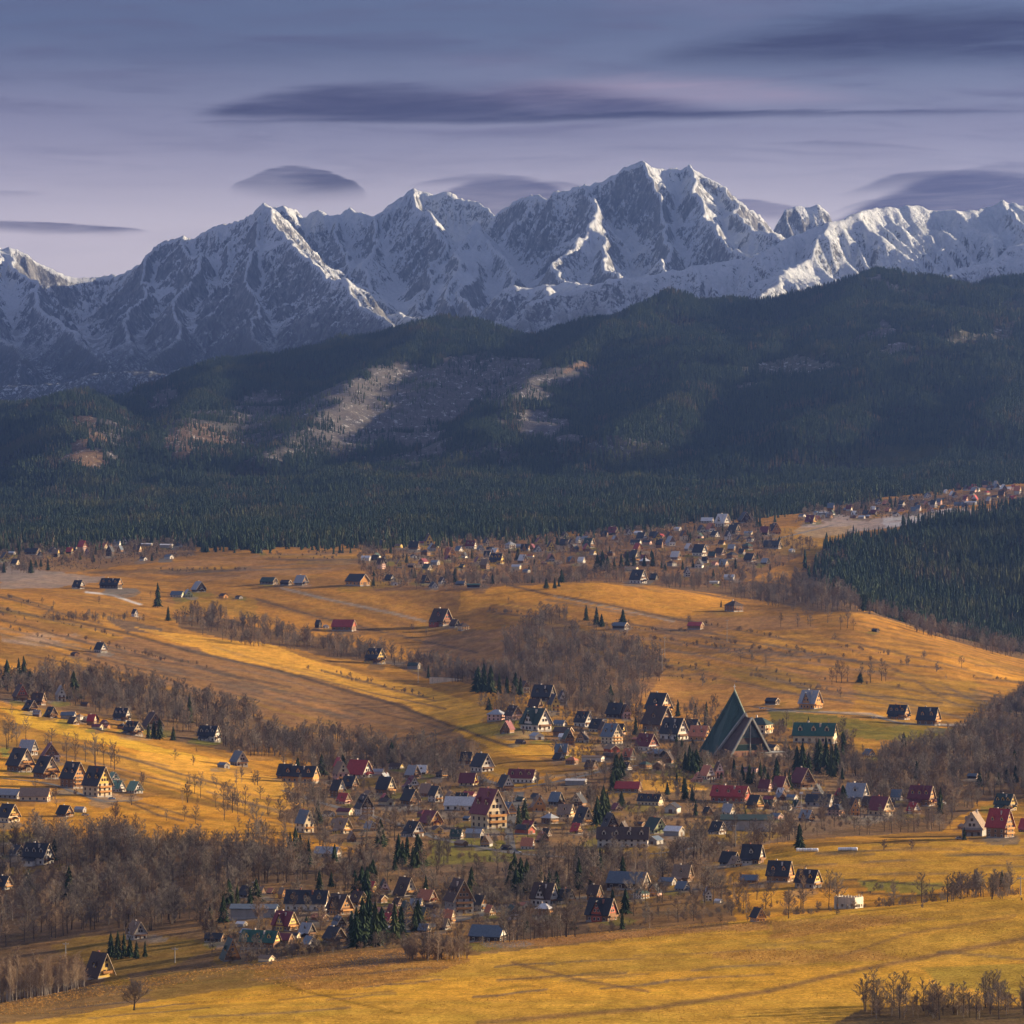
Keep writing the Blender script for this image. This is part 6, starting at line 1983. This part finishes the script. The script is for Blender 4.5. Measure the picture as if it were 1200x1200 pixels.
for pts, hw_ in ROADS:
    px_d = []
    for (a, b) in zip(pts[:-1], pts[1:]):
        for t in np.linspace(0, 1, 14, endpoint=False):
            px_d.append((a[0] + (b[0] - a[0]) * t, a[1] + (b[1] - a[1]) * t))
    P_ = np.array([ground_at(*p)[:2] for p in px_d])
    ks = np.ones(7) / 7
    P_ = np.stack([np.convolve(np.pad(P_[:, c], 3, mode='edge'), ks, mode='valid') for c in (0, 1)], 1)
    tg = np.gradient(P_, axis=0)
    nr = np.stack([-tg[:, 1], tg[:, 0]], 1) / (np.linalg.norm(tg, axis=1)[:, None] + 1e-6)
    vv, ff = [], []
    for i_, (p, q) in enumerate(zip(P_, nr)):
        for s_ in (-1, -.33, .33, 1):
            e = p + q * hw_ * s_
            vv.append((e[0], e[1], float(ground_z(e[0], e[1])) + .12))
        if i_:
            for k_ in range(3):
                b_ = (i_ - 1) * 4 + k_
                ff.append((b_, b_ + 1, b_ + 5, b_ + 4))
    ro = bpy.data.objects.new('road', mesh_from('road', vv, ff, [M_ROAD], smooth=True))
    COL.objects.link(ro)
    tag(ro, kind='structure')
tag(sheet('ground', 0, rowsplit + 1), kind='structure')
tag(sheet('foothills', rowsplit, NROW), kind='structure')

# ------------------------------------------------------------------ planting
HX = np.array([h[0] for h in HOUSES])
HYY = np.array([h[1] for h in HOUSES])
HW = np.array([h[2] for h in HOUSES])
HWX = np.array([h[3] for h in HOUSES])
HWY = np.array([h[4] for h in HOUSES])
HRR = np.array([h[5] for h in HOUSES])


def clear_of_houses(X, Y, px, py, hpx, p_front, wpx):
    """drops trees that grow inside a house and most of those standing right in front of one"""
    keep = np.ones(len(X), bool)
    r = rng.random(len(X))
    for i in range(len(HX)):
        inside = np.hypot(X - HWX[i], Y - HWY[i]) < HRR[i] + 1.5
        fr = (np.abs(px - HX[i]) < HW[i] * .5 + wpx * .35) & (py > HYY[i] - 1) & (py - hpx < HYY[i] - HW[i] * .12)
        keep &= ~(inside | (fr & (r > p_front)))
    return keep


def sample_area(poly, dens, y0=1700, y1=7600, seed=0):
    """points spread evenly over the real ground inside a photo polygon"""
    xs = [p[0] for p in poly]
    ys = [p[1] for p in poly]
    a = [ground_at(min(max(x, -150), 1350), y)[1] for x, y in poly]
    d0, d1 = max(min(a) - 120, y0), min(max(a) + 200, y1)
    u0, u1 = (min(xs) - 600) / F, (max(xs) - 600) / F
    area = (u1 - u0) * (d1**2 - d0**2) / 2
    n = int(area / dens)
    d = np.sqrt(rng.uniform(d0**2, d1**2, n))
    u = rng.uniform(u0, u1, n)
    X, Y = u * d, d
    Z = ground_z(X, Y)
    px, py = px_of(X, Y, Z)
    k = inpoly(px + 34 * fbm(X / 90, Y / 130, 3, 81 + seed), py + 14 * fbm(X / 90, Y / 130, 3, 82 + seed), poly)
    k &= (fbm(X / 45, Y / 60, 3, 83 + seed) * 2.1 + .52 > rng.random(n) * .9)
    return X[k], Y[k], Z[k], px[k], py[k]


GARDENS = [
    ([(330, 890), (520, 885), (600, 930), (700, 900), (800, 880), (1010, 880), (1050, 960), (850, 1000), (600, 1060), (440, 1050), (330, 1000)], 120),
    ([(560, 820), (700, 815), (830, 835), (1000, 860), (1010, 905), (830, 915), (700, 905), (640, 880)], 190),
    ([(240, 1050), (440, 1040), (560, 1060), (690, 1030), (860, 1030), (880, 1075), (560, 1106), (400, 1114), (240, 1130)], 105),
    ([(-60, 640), (0, 640), (110, 642), (230, 636), (230, 650), (110, 664), (-60, 678)], 130),
    ([(430, 642), (600, 634), (880, 612), (960, 640), (860, 690), (700, 678), (560, 690), (440, 690), (420, 660)], 190),
    ([(930, 614), (1200, 592), (1300, 585), (1300, 566), (1200, 566), (960, 588)], 170),
    ([(-60, 830), (120, 850), (260, 885), (240, 900), (100, 890), (-60, 890)], 2600),
    ([(-60, 890), (170, 915), (200, 960), (-60, 1000)], 1500),
    ([(860, 1040), (1200, 1042), (1200, 1054), (1000, 1068), (880, 1078), (850, 1060)], 420),
    ([(240, 900), (360, 925), (360, 980), (200, 960)], 900),
    ([(560, 690), (780, 700), (1000, 720), (1130, 800), (1000, 820), (780, 800), (560, 800)], 9000),
    ([(-60, 700), (500, 700), (520, 760), (300, 740), (-60, 740)], 9000),
]
T = dict(X=[], Y=[], H=[], px=[], py=[], w=[], k=[])
WLAB = {'lower_left': 'the brown wood left of the ribbed barn', 'left_mid': 'the long wood under the brown slope', 'ravine': 'the ravine below the hill barns', 'centre': 'the wood in the central hollow', 'right_lower': 'the right-hand wood behind the bale field',
        'behind_crest': 'the fringe behind the right crest', 'upper_strip': 'the fringe behind the central crest', 'scrub_left_field': 'the scrub on the upper left field', 'wood_edge': 'the ragged left edge of the spruce wood', 'village_low': 'the trees below the long white hotel', 'front_line': 'the row before the brown-roofed house at the near field'}
DENS = dict(lower_left=54, left_mid=72, ravine=75, centre=120, right_lower=50, behind_crest=110, upper_strip=210, scrub_left_field=30, wood_edge=110, village_low=80, front_line=150)
for i, (nm, pl) in enumerate(WOODS.items()):
    X, Y, Z, px, py = sample_area(pl, DENS[nm], seed=i)
    n = len(X)
    H = (6 + 11.5 * rng.random(n) ** .7) * (.5 if nm == 'scrub_left_field' else 1.0)
    hp = H * F / Y
    keep = clear_of_houses(X, Y, px, py, hp, .06, hp * .5) & (hidden(X, Y, Z + H) < 2)
    for kk, vv in zip(('X', 'Y', 'H', 'px', 'py'), (X, Y, H, px, py)):
        T[kk].append(vv[keep])
    T['w'].append(np.full(keep.sum(), i))
    T['k'].append(rng.choice(12, keep.sum(), p=[.1, .1, .1, .1, .1, .1, .1, .1, .05, .05, .05, .05]))
for i, (pl, dn) in enumerate(GARDENS):
    X, Y, Z, px, py = sample_area(pl, dn, seed=40 + i)
    n = len(X)
    H = rng.uniform(4, 14, n)
    hp = H * F / Y
    keep = clear_of_houses(X, Y, px, py, hp, .13, hp * .5)
    for kk, vv in zip(('X', 'Y', 'H', 'px', 'py'), (X, Y, H, px, py)):
        T[kk].append(vv[keep])
    T['w'].append(np.full(keep.sum(), 100 + i))
    T['k'].append(rng.integers(0, 12, keep.sum()))
T = {k: np.concatenate(v) for k, v in T.items()}
GLAB = ['the gardens around the big red-roofed guest house', 'the gardens left of the tent-shaped church', 'the gardens along the near field', 'the upper hamlet at the far left', 'the upper hamlet under the forest', 'the far hamlet at the right forest edge',
        'the gold slope above the left house row', 'the left house row', 'the rough ground below the two charcoal chalets', 'the slope above the lower left wood', 'the open central and right hill', 'the open upper left fields']
def tall_(h):
    return 'tall' if h > 13.5 else 'low' if h < 10 else 'middling'


size = T['H'] / T['Y']
order = np.argsort(-size)
pick = order[:250]
rest = order[250:]
WN = list(WOODS)
for i in pick:
    w = int(T['w'][i])
    place = WLAB[WN[w]] if w < 100 else GLAB[w - 100]
    k = int(T['k'][i]) % 8
    tl = tall_(T['H'][i])
    if w == 0:
        x, y = T['px'][i], T['py'][i]
        lat = 'far left' if x < 50 else 'left' if x < 130 else 'middle' if x < 220 else 'right' if x < 320 else 'far right'
        dep = 'front' if y > 1068 else 'centre' if y > 1030 else 'back'
        lb = '%s bare tree in the %s %s of the brown wood beside the ribbed barn' % (tl, dep, lat)
        grp = 'bare trees, %s %s of the lower left wood' % (dep, lat)
    else:
        lb = tl + ' leafless tree in ' + place
        grp = 'bare trees in ' + place
    single_tree('bare_tree', BARE, float(T['X'][i]), float(T['Y'][i]), float(T['H'][i]), lb, 'tree', grp, k=k)
P = np.stack([T['X'][rest], T['Y'][rest], ground_z(T['X'][rest], T['Y'][rest]) - .2], 1)
Hh = T['H'][rest]
scatter('bare_woodland', P, np.stack([Hh * rng.uniform(.9, 1.2, len(rest))] * 2 + [Hh], 1), rng.uniform(0, 6.28, len(rest)), T['k'][rest], BAREC, 'leafless brown woodland and garden trees through the valley', 'woodland')
print('bare trees', len(order))

# low garden shrubs and hedges, scrub along the parcel edges of the hills
SX, SY, SH = [], [], []
for pts in HEDGES:
    n_ = int(rng.integers(5, 26))
    t_ = rng.random(n_) * 3
    for tt in t_:
        a_, b_ = pts[int(tt)], pts[min(int(tt) + 1, 3)]
        f_ = tt - int(tt)
        X_, Y_, Z_ = ground_at(a_[0] + (b_[0] - a_[0]) * f_ + rng.normal(0, 2), a_[1] + (b_[1] - a_[1]) * f_ - rng.random() * 1.2)
        SX.append(np.array([X_]))
        SY.append(np.array([Y_]))
        SH.append(np.array([rng.uniform(1.2, 5.0)]))
for i, (pl, dn) in enumerate(GARDENS[:6] + [GARDENS[8]]):
    X, Y, Z, px, py = sample_area(pl, 75 if i < 3 else 130, seed=120 + i)
    H = rng.uniform(1.2, 3.6, len(X))
    hp = H * F / Y
    kk = clear_of_houses(X, Y, px, py, hp, .6, hp)
    SX.append(X[kk])
    SY.append(Y[kk])
    SH.append(H[kk])
SX, SY, SH = map(np.concatenate, (SX, SY, SH))
scatter('garden_shrubs', np.stack([SX, SY, ground_z(SX, SY) - .1], 1), np.stack([SH * 1.5, SH * 1.5, SH], 1), rng.uniform(0, 6.28, len(SX)), rng.integers(10, 12, len(SX)), BAREC, 'low leafless shrubs and hedges between houses and along field edges', 'shrubs')

# trees that can be told apart in the photo: (x, foot y, height px, kind, label)
LONE = [
    (157, 1184, 34, 'r', 'dark round-crowned leafless tree alone in the lower left field'), (287, 956, 38, 'b', 'tall bare tree at the lower edge of the left gold slope'), (267, 948, 36, 'b', 'bare tree cluster member on the left gold slope edge, left of the tall bare tree'),
    (262, 946, 34, 'b', None), (272, 949, 33, 'b', None), (235, 935, 30, 'b', None), (228, 930, 26, 'b', None), (222, 928, 24, 'b', None), (300, 975, 44, 'b', None), (373, 980, 46, 'b', 'tall bare tree right of the narrow cream gable'),
    (229, 965, 22, 'b', None), (1066, 708, 12, 'x', None), (1063, 780, 12, 's', 'round leafless bush casting a long shadow on the right hill'), (1127, 783, 17, 'b', 'small bare tree left of the round bush on the right hill'), (1083, 772, 10, 's', None), (1097, 787, 11, 's', None),
    (980, 800, 26, 'b', None), (986, 800, 28, 'b', None), (975, 802, 22, 'b', None), (993, 799, 20, 'b', None), (1010, 800, 26, 'b', None), (1020, 800, 25, 'b', None), (1033, 798, 26, 'b', 'forked bare tree on the right of the hillside grove'), (1038, 798, 22, 'b', None),
    (935, 735, 20, 'b', None), (947, 732, 24, 'b', None), (985, 738, 20, 'b', None), (993, 736, 26, 'b', None), (970, 730, 24, 'b', None), (1000, 738, 14, 'b', None), (915, 735, 20, 'b', None),
    (1035, 996, 13, 's', 'left of two small bushes on the bale field crest'), (1069, 995, 13, 's', 'right of two small bushes on the bale field crest'),
    (605, 1102, 52, 'b', None), (622, 1102, 46, 'b', None), (663, 1098, 56, 'b', 'tall bare tree at the near field edge left of the dark chalet'), (674, 1098, 50, 'b', None), (640, 1100, 36, 'b', None), (650, 1099, 30, 'b', None), (590, 1104, 44, 'b', None), (597, 1104, 40, 'b', None),
    (744, 1060, 44, 'b', None), (757, 1062, 40, 'b', None), (770, 1058, 36, 'b', None), (776, 1058, 32, 'b', None), (826, 1062, 46, 'b', None), (836, 1060, 44, 'b', None), (904, 1062, 40, 'b', None), (941, 1070, 58, 'b', 'tallest bare tree before the two charcoal chalets'), (924, 1076, 36, 'b', None), (971, 1066, 46, 'b', None),
    (981, 1066, 50, 'b', None), (866, 1058, 36, 'b', None), (887, 1055, 34, 'b', None), (515, 1012, 34, 'b', None), (520, 1012, 30, 'b', None), (525, 1012, 32, 'b', None),
    (20, 875, 34, 'b', None), (8, 878, 38, 'b', None), (30, 866, 26, 'b', None), (14, 870, 30, 'b', None), (78, 893, 34, 'b', None), (88, 892, 36, 'b', None), (100, 893, 32, 'b', None), (112, 896, 38, 'b', None), (122, 898, 34, 'b', None), (130, 900, 38, 'b', None), (134, 902, 34, 'b', None), (55, 880, 22, 'b', None),
    (185, 712, 30, 'e', 'large dark spruce beside the upper left farm track'), (197, 728, 18, 'e', None), (730, 731, 18, 'e', 'single pointed spruce on the central hill beside the blue-grey shed'), (687, 728, 20, 'e', None), (699, 733, 22, 'e', None), (705, 735, 16, 'e', None), (845, 712, 9, 'e', None),
    (86, 820, 34, 'e', 'tall spruce beside the narrow white house'), (22, 800, 30, 'e', None), (28, 802, 34, 'e', None), (8, 806, 34, 'e', None), (35, 808, 24, 'e', None), (222, 848, 34, 'e', 'slim spruce standing in the long wood'), (180, 866, 22, 'e', None), (187, 867, 26, 'e', None), (174, 866, 20, 'e', None), (203, 868, 18, 'e', None),
    (560, 812, 32, 'e', None), (567, 812, 36, 'e', None), (575, 813, 34, 'e', None), (585, 814, 26, 'e', None), (594, 814, 22, 'e', None), (604, 815, 28, 'e', None), (610, 816, 24, 'e', None), (502, 795, 16, 'e', None),
    (728, 912, 30, 'e', None), (722, 916, 34, 'e', 'pointed spruce left of the low red-roofed barn'), (718, 928, 26, 'e', None), (803, 938, 26, 'e', 'spruce above the pale green gabled house'), (782, 932, 16, 'e', None), (803, 905, 26, 'e', None), (808, 906, 34, 'e', None), (812, 908, 30, 'e', None), (816, 905, 28, 'e', None),
    (745, 862, 22, 'e', None), (793, 880, 22, 'e', None), (862, 912, 30, 'e', None), (870, 914, 34, 'e', None), (876, 915, 28, 'e', None), (884, 915, 26, 'e', None), (895, 918, 30, 'e', None), (902, 920, 34, 'e', None), (910, 920, 36, 'e', None), (918, 921, 38, 'e', None), (926, 922, 34, 'e', None), (890, 912, 30, 'e', None), (934, 917, 44, 'e', None),
    (941, 918, 50, 'e', 'tallest spruce in front of the green-roofed manor'), (948, 920, 40, 'e', None), (960, 905, 40, 'e', None), (968, 908, 46, 'e', None), (975, 912, 40, 'e', None), (980, 906, 36, 'e', None), (988, 945, 26, 'e', None), (845, 922, 18, 'e', None), (858, 926, 16, 'e', None),
    (707, 965, 46, 'e', 'broad spruce right of the pointed cream gable'), (700, 968, 36, 'e', None), (712, 962, 34, 'e', None), (615, 965, 30, 'e', None), (608, 968, 26, 'e', None), (467, 1012, 36, 'e', None), (472, 1014, 30, 'e', None), (490, 1016, 40, 'e', None), (484, 1018, 28, 'e', None), (477, 1008, 30, 'e', None),
    (425, 1110, 60, 'e', None), (432, 1108, 66, 'e', None), (440, 1110, 56, 'e', None), (418, 1112, 50, 'e', 'dark spruce at the left of the tall clump by the near field'), (412, 1108, 42, 'e', None), (447, 1106, 44, 'e', None), (462, 1102, 46, 'e', None), (470, 1100, 40, 'e', None), (486, 1092, 30, 'e', None), (490, 1090, 36, 'e', None),
    (424, 1050, 36, 'e', None), (416, 1048, 30, 'e', None), (430, 1052, 38, 'e', None), (278, 1062, 26, 'e', None), (300, 1058, 30, 'e', None), (293, 1060, 22, 'e', None), (130, 1122, 30, 'e', None), (138, 1124, 34, 'e', None), (145, 1122, 30, 'e', None), (152, 1122, 24, 'e', None), (160, 1124, 22, 'e', None), (170, 1122, 20, 'e', None),
    (603, 1044, 48, 'e', None), (610, 1046, 42, 'e', None), (617, 1042, 36, 'e', None), (598, 1040, 30, 'e', None), (340, 1006, 32, 'e', None), (346, 1008, 40, 'e', None), (352, 1006, 30, 'e', None), (392, 1010, 22, 'e', None), (1102, 955, 34, 'e', 'single spruce among the bare right wood'), (1174, 1040, 20, 'e', None), (1148, 922, 18, 'e', None), (1158, 920, 16, 'e', None),
    (1180, 918, 18, 'e', None), (1190, 918, 22, 'e', None), (1170, 920, 16, 'e', None), (937, 995, 30, 'e', None), (1130, 985, 16, 'e', None), (1008, 800, 12, 'x', None), (430, 985, 44, 'r2', 'reddish bare tree below the tall dark-gabled house'), (1050, 925, 26, 'r2', 'rust-coloured tree crown above the right wood'), (462, 985, 40, 'r2', None),
    (640, 690, 13, 'e', None), (650, 690, 14, 'e', None), (655, 688, 12, 'e', None), (700, 668, 20, 'e', None), (706, 668, 24, 'e', None), (712, 669, 18, 'e', None), (720, 668, 16, 'e', None), (728, 666, 18, 'e', None), (735, 664, 20, 'e', None), (743, 664, 16, 'e', None), (755, 664, 14, 'e', None), (765, 664, 18, 'e', None), (836, 678, 12, 'e', None),
    (800, 668, 12, 'e', None), (812, 665, 10, 'e', None),
]
NEARN = [('the dark spruce clump right of the ribbed barn', 470, 1012), ('the tall dark spruce clump by the near field', 430, 1108), ('the spruces in front of the tent-shaped church', 890, 916), ('the spruces before the green-roofed manor', 965, 910), ('the dark clump on the edge of the gold field', 580, 812),
         ('the spruces by the tan-roofed house at the lower left', 148, 1122), ('the spruces at the upper left wood edge', 22, 804), ('the hillside grove on the right hill', 1005, 800), ('the thin grove behind the right crest', 960, 735), ('the bare row along the near field edge', 630, 1101),
         ('the bare row before the two charcoal chalets', 920, 1066), ('the bare row on the gold slope above the left house row', 100, 895), ('the bare trees at the left edge above the grey hall', 18, 872), ('the bare row along the lower edge of the gold slope', 250, 940), ('the clump on the upper hillside below the hamlet', 730, 666),
         ('the trees near the large blue-grey roof', 760, 1060), ('the spruces beside the low red-roofed barn', 725, 915), ('the spruces on the green left of the church', 808, 905), ('the spruce pair on the central hill', 697, 731), ('the clump left of the brown-roofed house with a white cross gable', 607, 1044),
         ('the spruces by the narrow cream gable', 346, 1006), ('the spruces at the right edge under the far wood', 1175, 920), ('the spruces left of the small yellow gables', 290, 1060), ('the spruces among the lowest houses above the gold slope', 182, 866), ('the meadow trees below the orange-gabled house', 520, 1012),
         ('the scattered trees on the right hill', 1080, 780), ('the trees round the pointed cream gable', 705, 965), ('the yards right of the big red-roofed house', 611, 966), ('the clump by the brown house with the cross gable', 424, 1050), ('the fringe below the upper hamlet', 648, 690)]
for i, (x, y, hp, kd, lb) in enumerate(LONE):
    if kd == 'e' and 855 < x < 930:
        hp *= (.5, .75, .6, .85)[i % 4]
        y += (i % 3) * 3 - 2
        x += (i * 7 % 5) - 2
    X, Y, Z = ground_at(x, y)
    H = hp * Y / F
    if kd == 'e':
        kind, protos, wide, cat = 'spruce_tree', SPRUCE_N, random.uniform(.95, 1.5), 'tree'
        base = 'dark spruce among '
    elif kd in 's':
        kind, protos, wide, cat = 'bare_bush', SHRUB, 1.25, 'bush'
        base = 'leafless bush among '
    elif kd == 'x':
        kind, protos, wide, cat = 'spruce_bush', SPRUCE_N, 2.2, 'bush'
        base = 'dark evergreen bush among '
    else:
        kind, protos, wide, cat = 'bare_tree', ROUND if kd == 'r' else BARE, {'r': 1.15, 'b': random.uniform(.75, 1.05), 'r2': 1.1}[kd], 'tree'
        base = 'slender bare tree in '
    grp = None
    if lb is None:
        q = min(NEARN, key=lambda q: (q[1] - x) ** 2 + 2.5 * (q[2] - y) ** 2)
        lb = base + q[0]
        grp = kind.replace('_', ' ') + ' in ' + q[0]
    single_tree(kind, protos, X, Y, H, lb, cat, grp, wide, k={'r': 0, 'r2': 3}.get(kd))

# birches at the lower left edge, saplings at the lower right, the tall shrub clump at the near field edge
rb = random.Random(9)
for i in range(110):
    x = rb.uniform(-12, 102)
    X, Y, Z = ground_at(x, float(CREST_A(x)) - rb.uniform(-1, 4))
    single_tree('birch_tree', BIRCH, X, Y, (rb.uniform(52, 68) if i % 2 else rb.uniform(34, 48)) * Y / F * (1 - .004 * max(x, 0)), '%s pale-stemmed birch in the %s of the grove at the lower left corner' % ('tall' if i % 2 else 'short', 'left part' if x < 28 else 'middle' if x < 65 else 'right end'), 'tree', 'birches at the lower left corner', rb.uniform(.8, 1.2))
for i in range(120):
    x = rb.uniform(1012, 1240)
    X, Y, Z = ground_at(x, rb.uniform(1176, 1196))
    single_tree('bare_sapling', (BIRCH, BARE, BIRCH, SHRUB)[i % 4], X, Y, (rb.uniform(32, 46) if i % 2 else rb.uniform(16, 28)) * (.5 if i % 4 == 3 else 1) * Y / F, '%s bare sapling %s the grove at the lower right corner' % ('bushy' if i % 4 == 3 else 'tall' if i % 2 else 'short', 'at the left end of' if x < 1045 else 'in the left half of' if x < 1085 else 'in the middle of' if x < 1125 else 'in the right half of' if x < 1165 else 'at the right end of'), 'tree', 'saplings at the lower right corner', rb.uniform(.9, 1.3))
for i in range(40):
    x = rb.uniform(474, 552)
    X, Y, Z = ground_at(x, 1124 - abs(x - 512) * .06 + rb.uniform(-4, 3))
    single_tree('tall_shrub', BIRCH if i % 2 else SHRUB, X, Y, rb.uniform(18, 36) * Y / F * (1 - abs(x - 512) / 110), 'upright brown shrub in the %s of the thicket standing on the near field' % ('left end' if x < 493 else 'left half' if x < 512 else 'right half' if x < 532 else 'right end'), 'shrub', 'thicket on the near field edge', rb.uniform(1.0, 1.5))
for i in range(34):
    x = rb.uniform(250, 460)
    X, Y, Z = ground_at(x, float(CREST_A(x)) - rb.uniform(0, 4))
    single_tree('hedge_shrub', SHRUB, X, Y, rb.uniform(10, 20) * Y / F, 'reddish bare shrub in the near-field hedge, ' + ('left end' if x < 290 else 'left half' if x < 350 else 'middle' if x < 400 else 'right half' if x < 430 else 'right end'), 'shrub', 'hedge along the near field', rb.uniform(1.1, 1.6))
for i in range(26):
    x = rb.uniform(1115, 1185)
    X, Y, Z = ground_at(x, 1052 - rb.uniform(0, 6))
    single_tree('hedge_shrub', SHRUB if i % 2 else BARE, X, Y, rb.uniform(12, 30) * Y / F, 'dark leafless %s in the %s of the thicket at the right field edge' % ('shrub' if i % 2 else 'small tree', 'left half' if x < 1150 else 'right half'), 'shrub', 'thicket at the right field edge', rb.uniform(1.0, 1.4))

# more spruces in the gardens and hamlets
for i, (pl, n, lo, hi) in enumerate([(GARDENS[0][0], 34, 8, 17), (GARDENS[1][0], 22, 8, 16), (GARDENS[2][0], 22, 7, 15), ([(930, 690), (960, 655), (985, 640), (1005, 650), (990, 690), (1030, 722), (1120, 755), (1000, 712)], 26, 9, 20), (GARDENS[3][0], 60, 9, 18), (GARDENS[4][0], 60, 8, 17), (GARDENS[5][0], 26, 10, 18), (WOODS['right_lower'], 12, 10, 17), (WOODS['lower_left'], 8, 10, 17)]):
    X, Y, Z, px, py = sample_area(pl, 60, seed=70 + i)
    H = rng.uniform(lo, hi, len(X))
    hp = H * F / Y
    kk = np.nonzero(clear_of_houses(X, Y, px, py, hp, .0, hp * .4))[0]
    for j in rng.permutation(kk)[:n]:
        wl = where(float(px[j]), float(py[j]))
        single_tree('spruce_tree', SPRUCE_N, float(X[j]), float(Y[j]), float(H[j]), ('tall ' if H[j] > 13 else 'low ') + 'dark spruce ' + wl, 'tree', 'spruces ' + wl, random.uniform(.95, 1.5))


# ------------------------------------------------------------------ dry grass tufts on the near fields
def tuft(seed):
    r = random.Random(seed)
    v, f = [], []
    for k in range(7):
        a = r.uniform(0, 6.28)
        d = r.uniform(.05, .3)
        x, y = math.cos(a) * d, math.sin(a) * d
        h = r.uniform(.5, 1.0)
        lx, ly = r.uniform(-.35, .35), r.uniform(-.35, .35)
        i = len(v)
        wd = r.uniform(.05, .1)
        v += [(x - wd, y, -.05), (x + wd, y, -.05), (x, y + wd, -.05), (x + lx, y + ly, h)]
        f += [(i, i + 1, i + 3), (i + 1, i + 2, i + 3), (i + 2, i, i + 3)]
    return v, f


M_TUFT = plant_mat('dry_grass', (.36, .19, .05), (.58, .34, .10), scale=.03)
TUFTC = bpy.data.collections.new('tuft_kinds')
for k in range(4):
    TUFTC.objects.link(bpy.data.objects.new('tuft_kind_%d' % k, mesh_from('tuft', *tuft(k), [M_TUFT])))
N = 130000
d = np.sqrt(rng.uniform(1380.0**2, 1850.0**2, N))
u = rng.uniform(-.125, .125, N)
X, Y = u * d, d
dn = fbm(X / 30, Y / 45, 4, 91) + .5
Z = ground_z(X, Y)
px, py = px_of(X, Y, Z)
st = np.zeros(N)
for pl in ([(300, 1128), (410, 1116), (480, 1112), (560, 1126), (470, 1148), (400, 1160), (350, 1160), (300, 1148)], [(560, 1104), (900, 1081), (905, 1090), (560, 1114)], [(905, 1081), (1000, 1072), (1100, 1077), (1000, 1090), (905, 1100)],
           [(830, 1115), (910, 1112), (1030, 1112), (1060, 1122), (900, 1126), (830, 1122)], [(0, 1180), (200, 1145), (300, 1130), (300, 1136), (200, 1152), (0, 1188)]):
    st = np.maximum(st, inpoly(px + 30 * fbm(X / 40, Y / 60, 3, 95) + rng.normal(0, 9, N), py + 8 * fbm(X / 40, Y / 60, 3, 96) + rng.normal(0, 2.5, N), pl))
keep = rng.random(N) < np.where(st > 0, .7, np.clip((dn - .56) * 2.2, 0.01, .22))
sc = np.where(st > 0, rng.uniform(.22, .6, N), rng.uniform(.2, .45, N))[keep]
scatter('dry_grass', np.stack([X, Y, Z], 1)[keep], np.stack([sc * 1.3, sc * 1.3, sc], 1), rng.uniform(0, 6.28, keep.sum()), rng.integers(0, 4, keep.sum()), TUFTC, 'dry golden grass tufts across the near fields', 'grass')
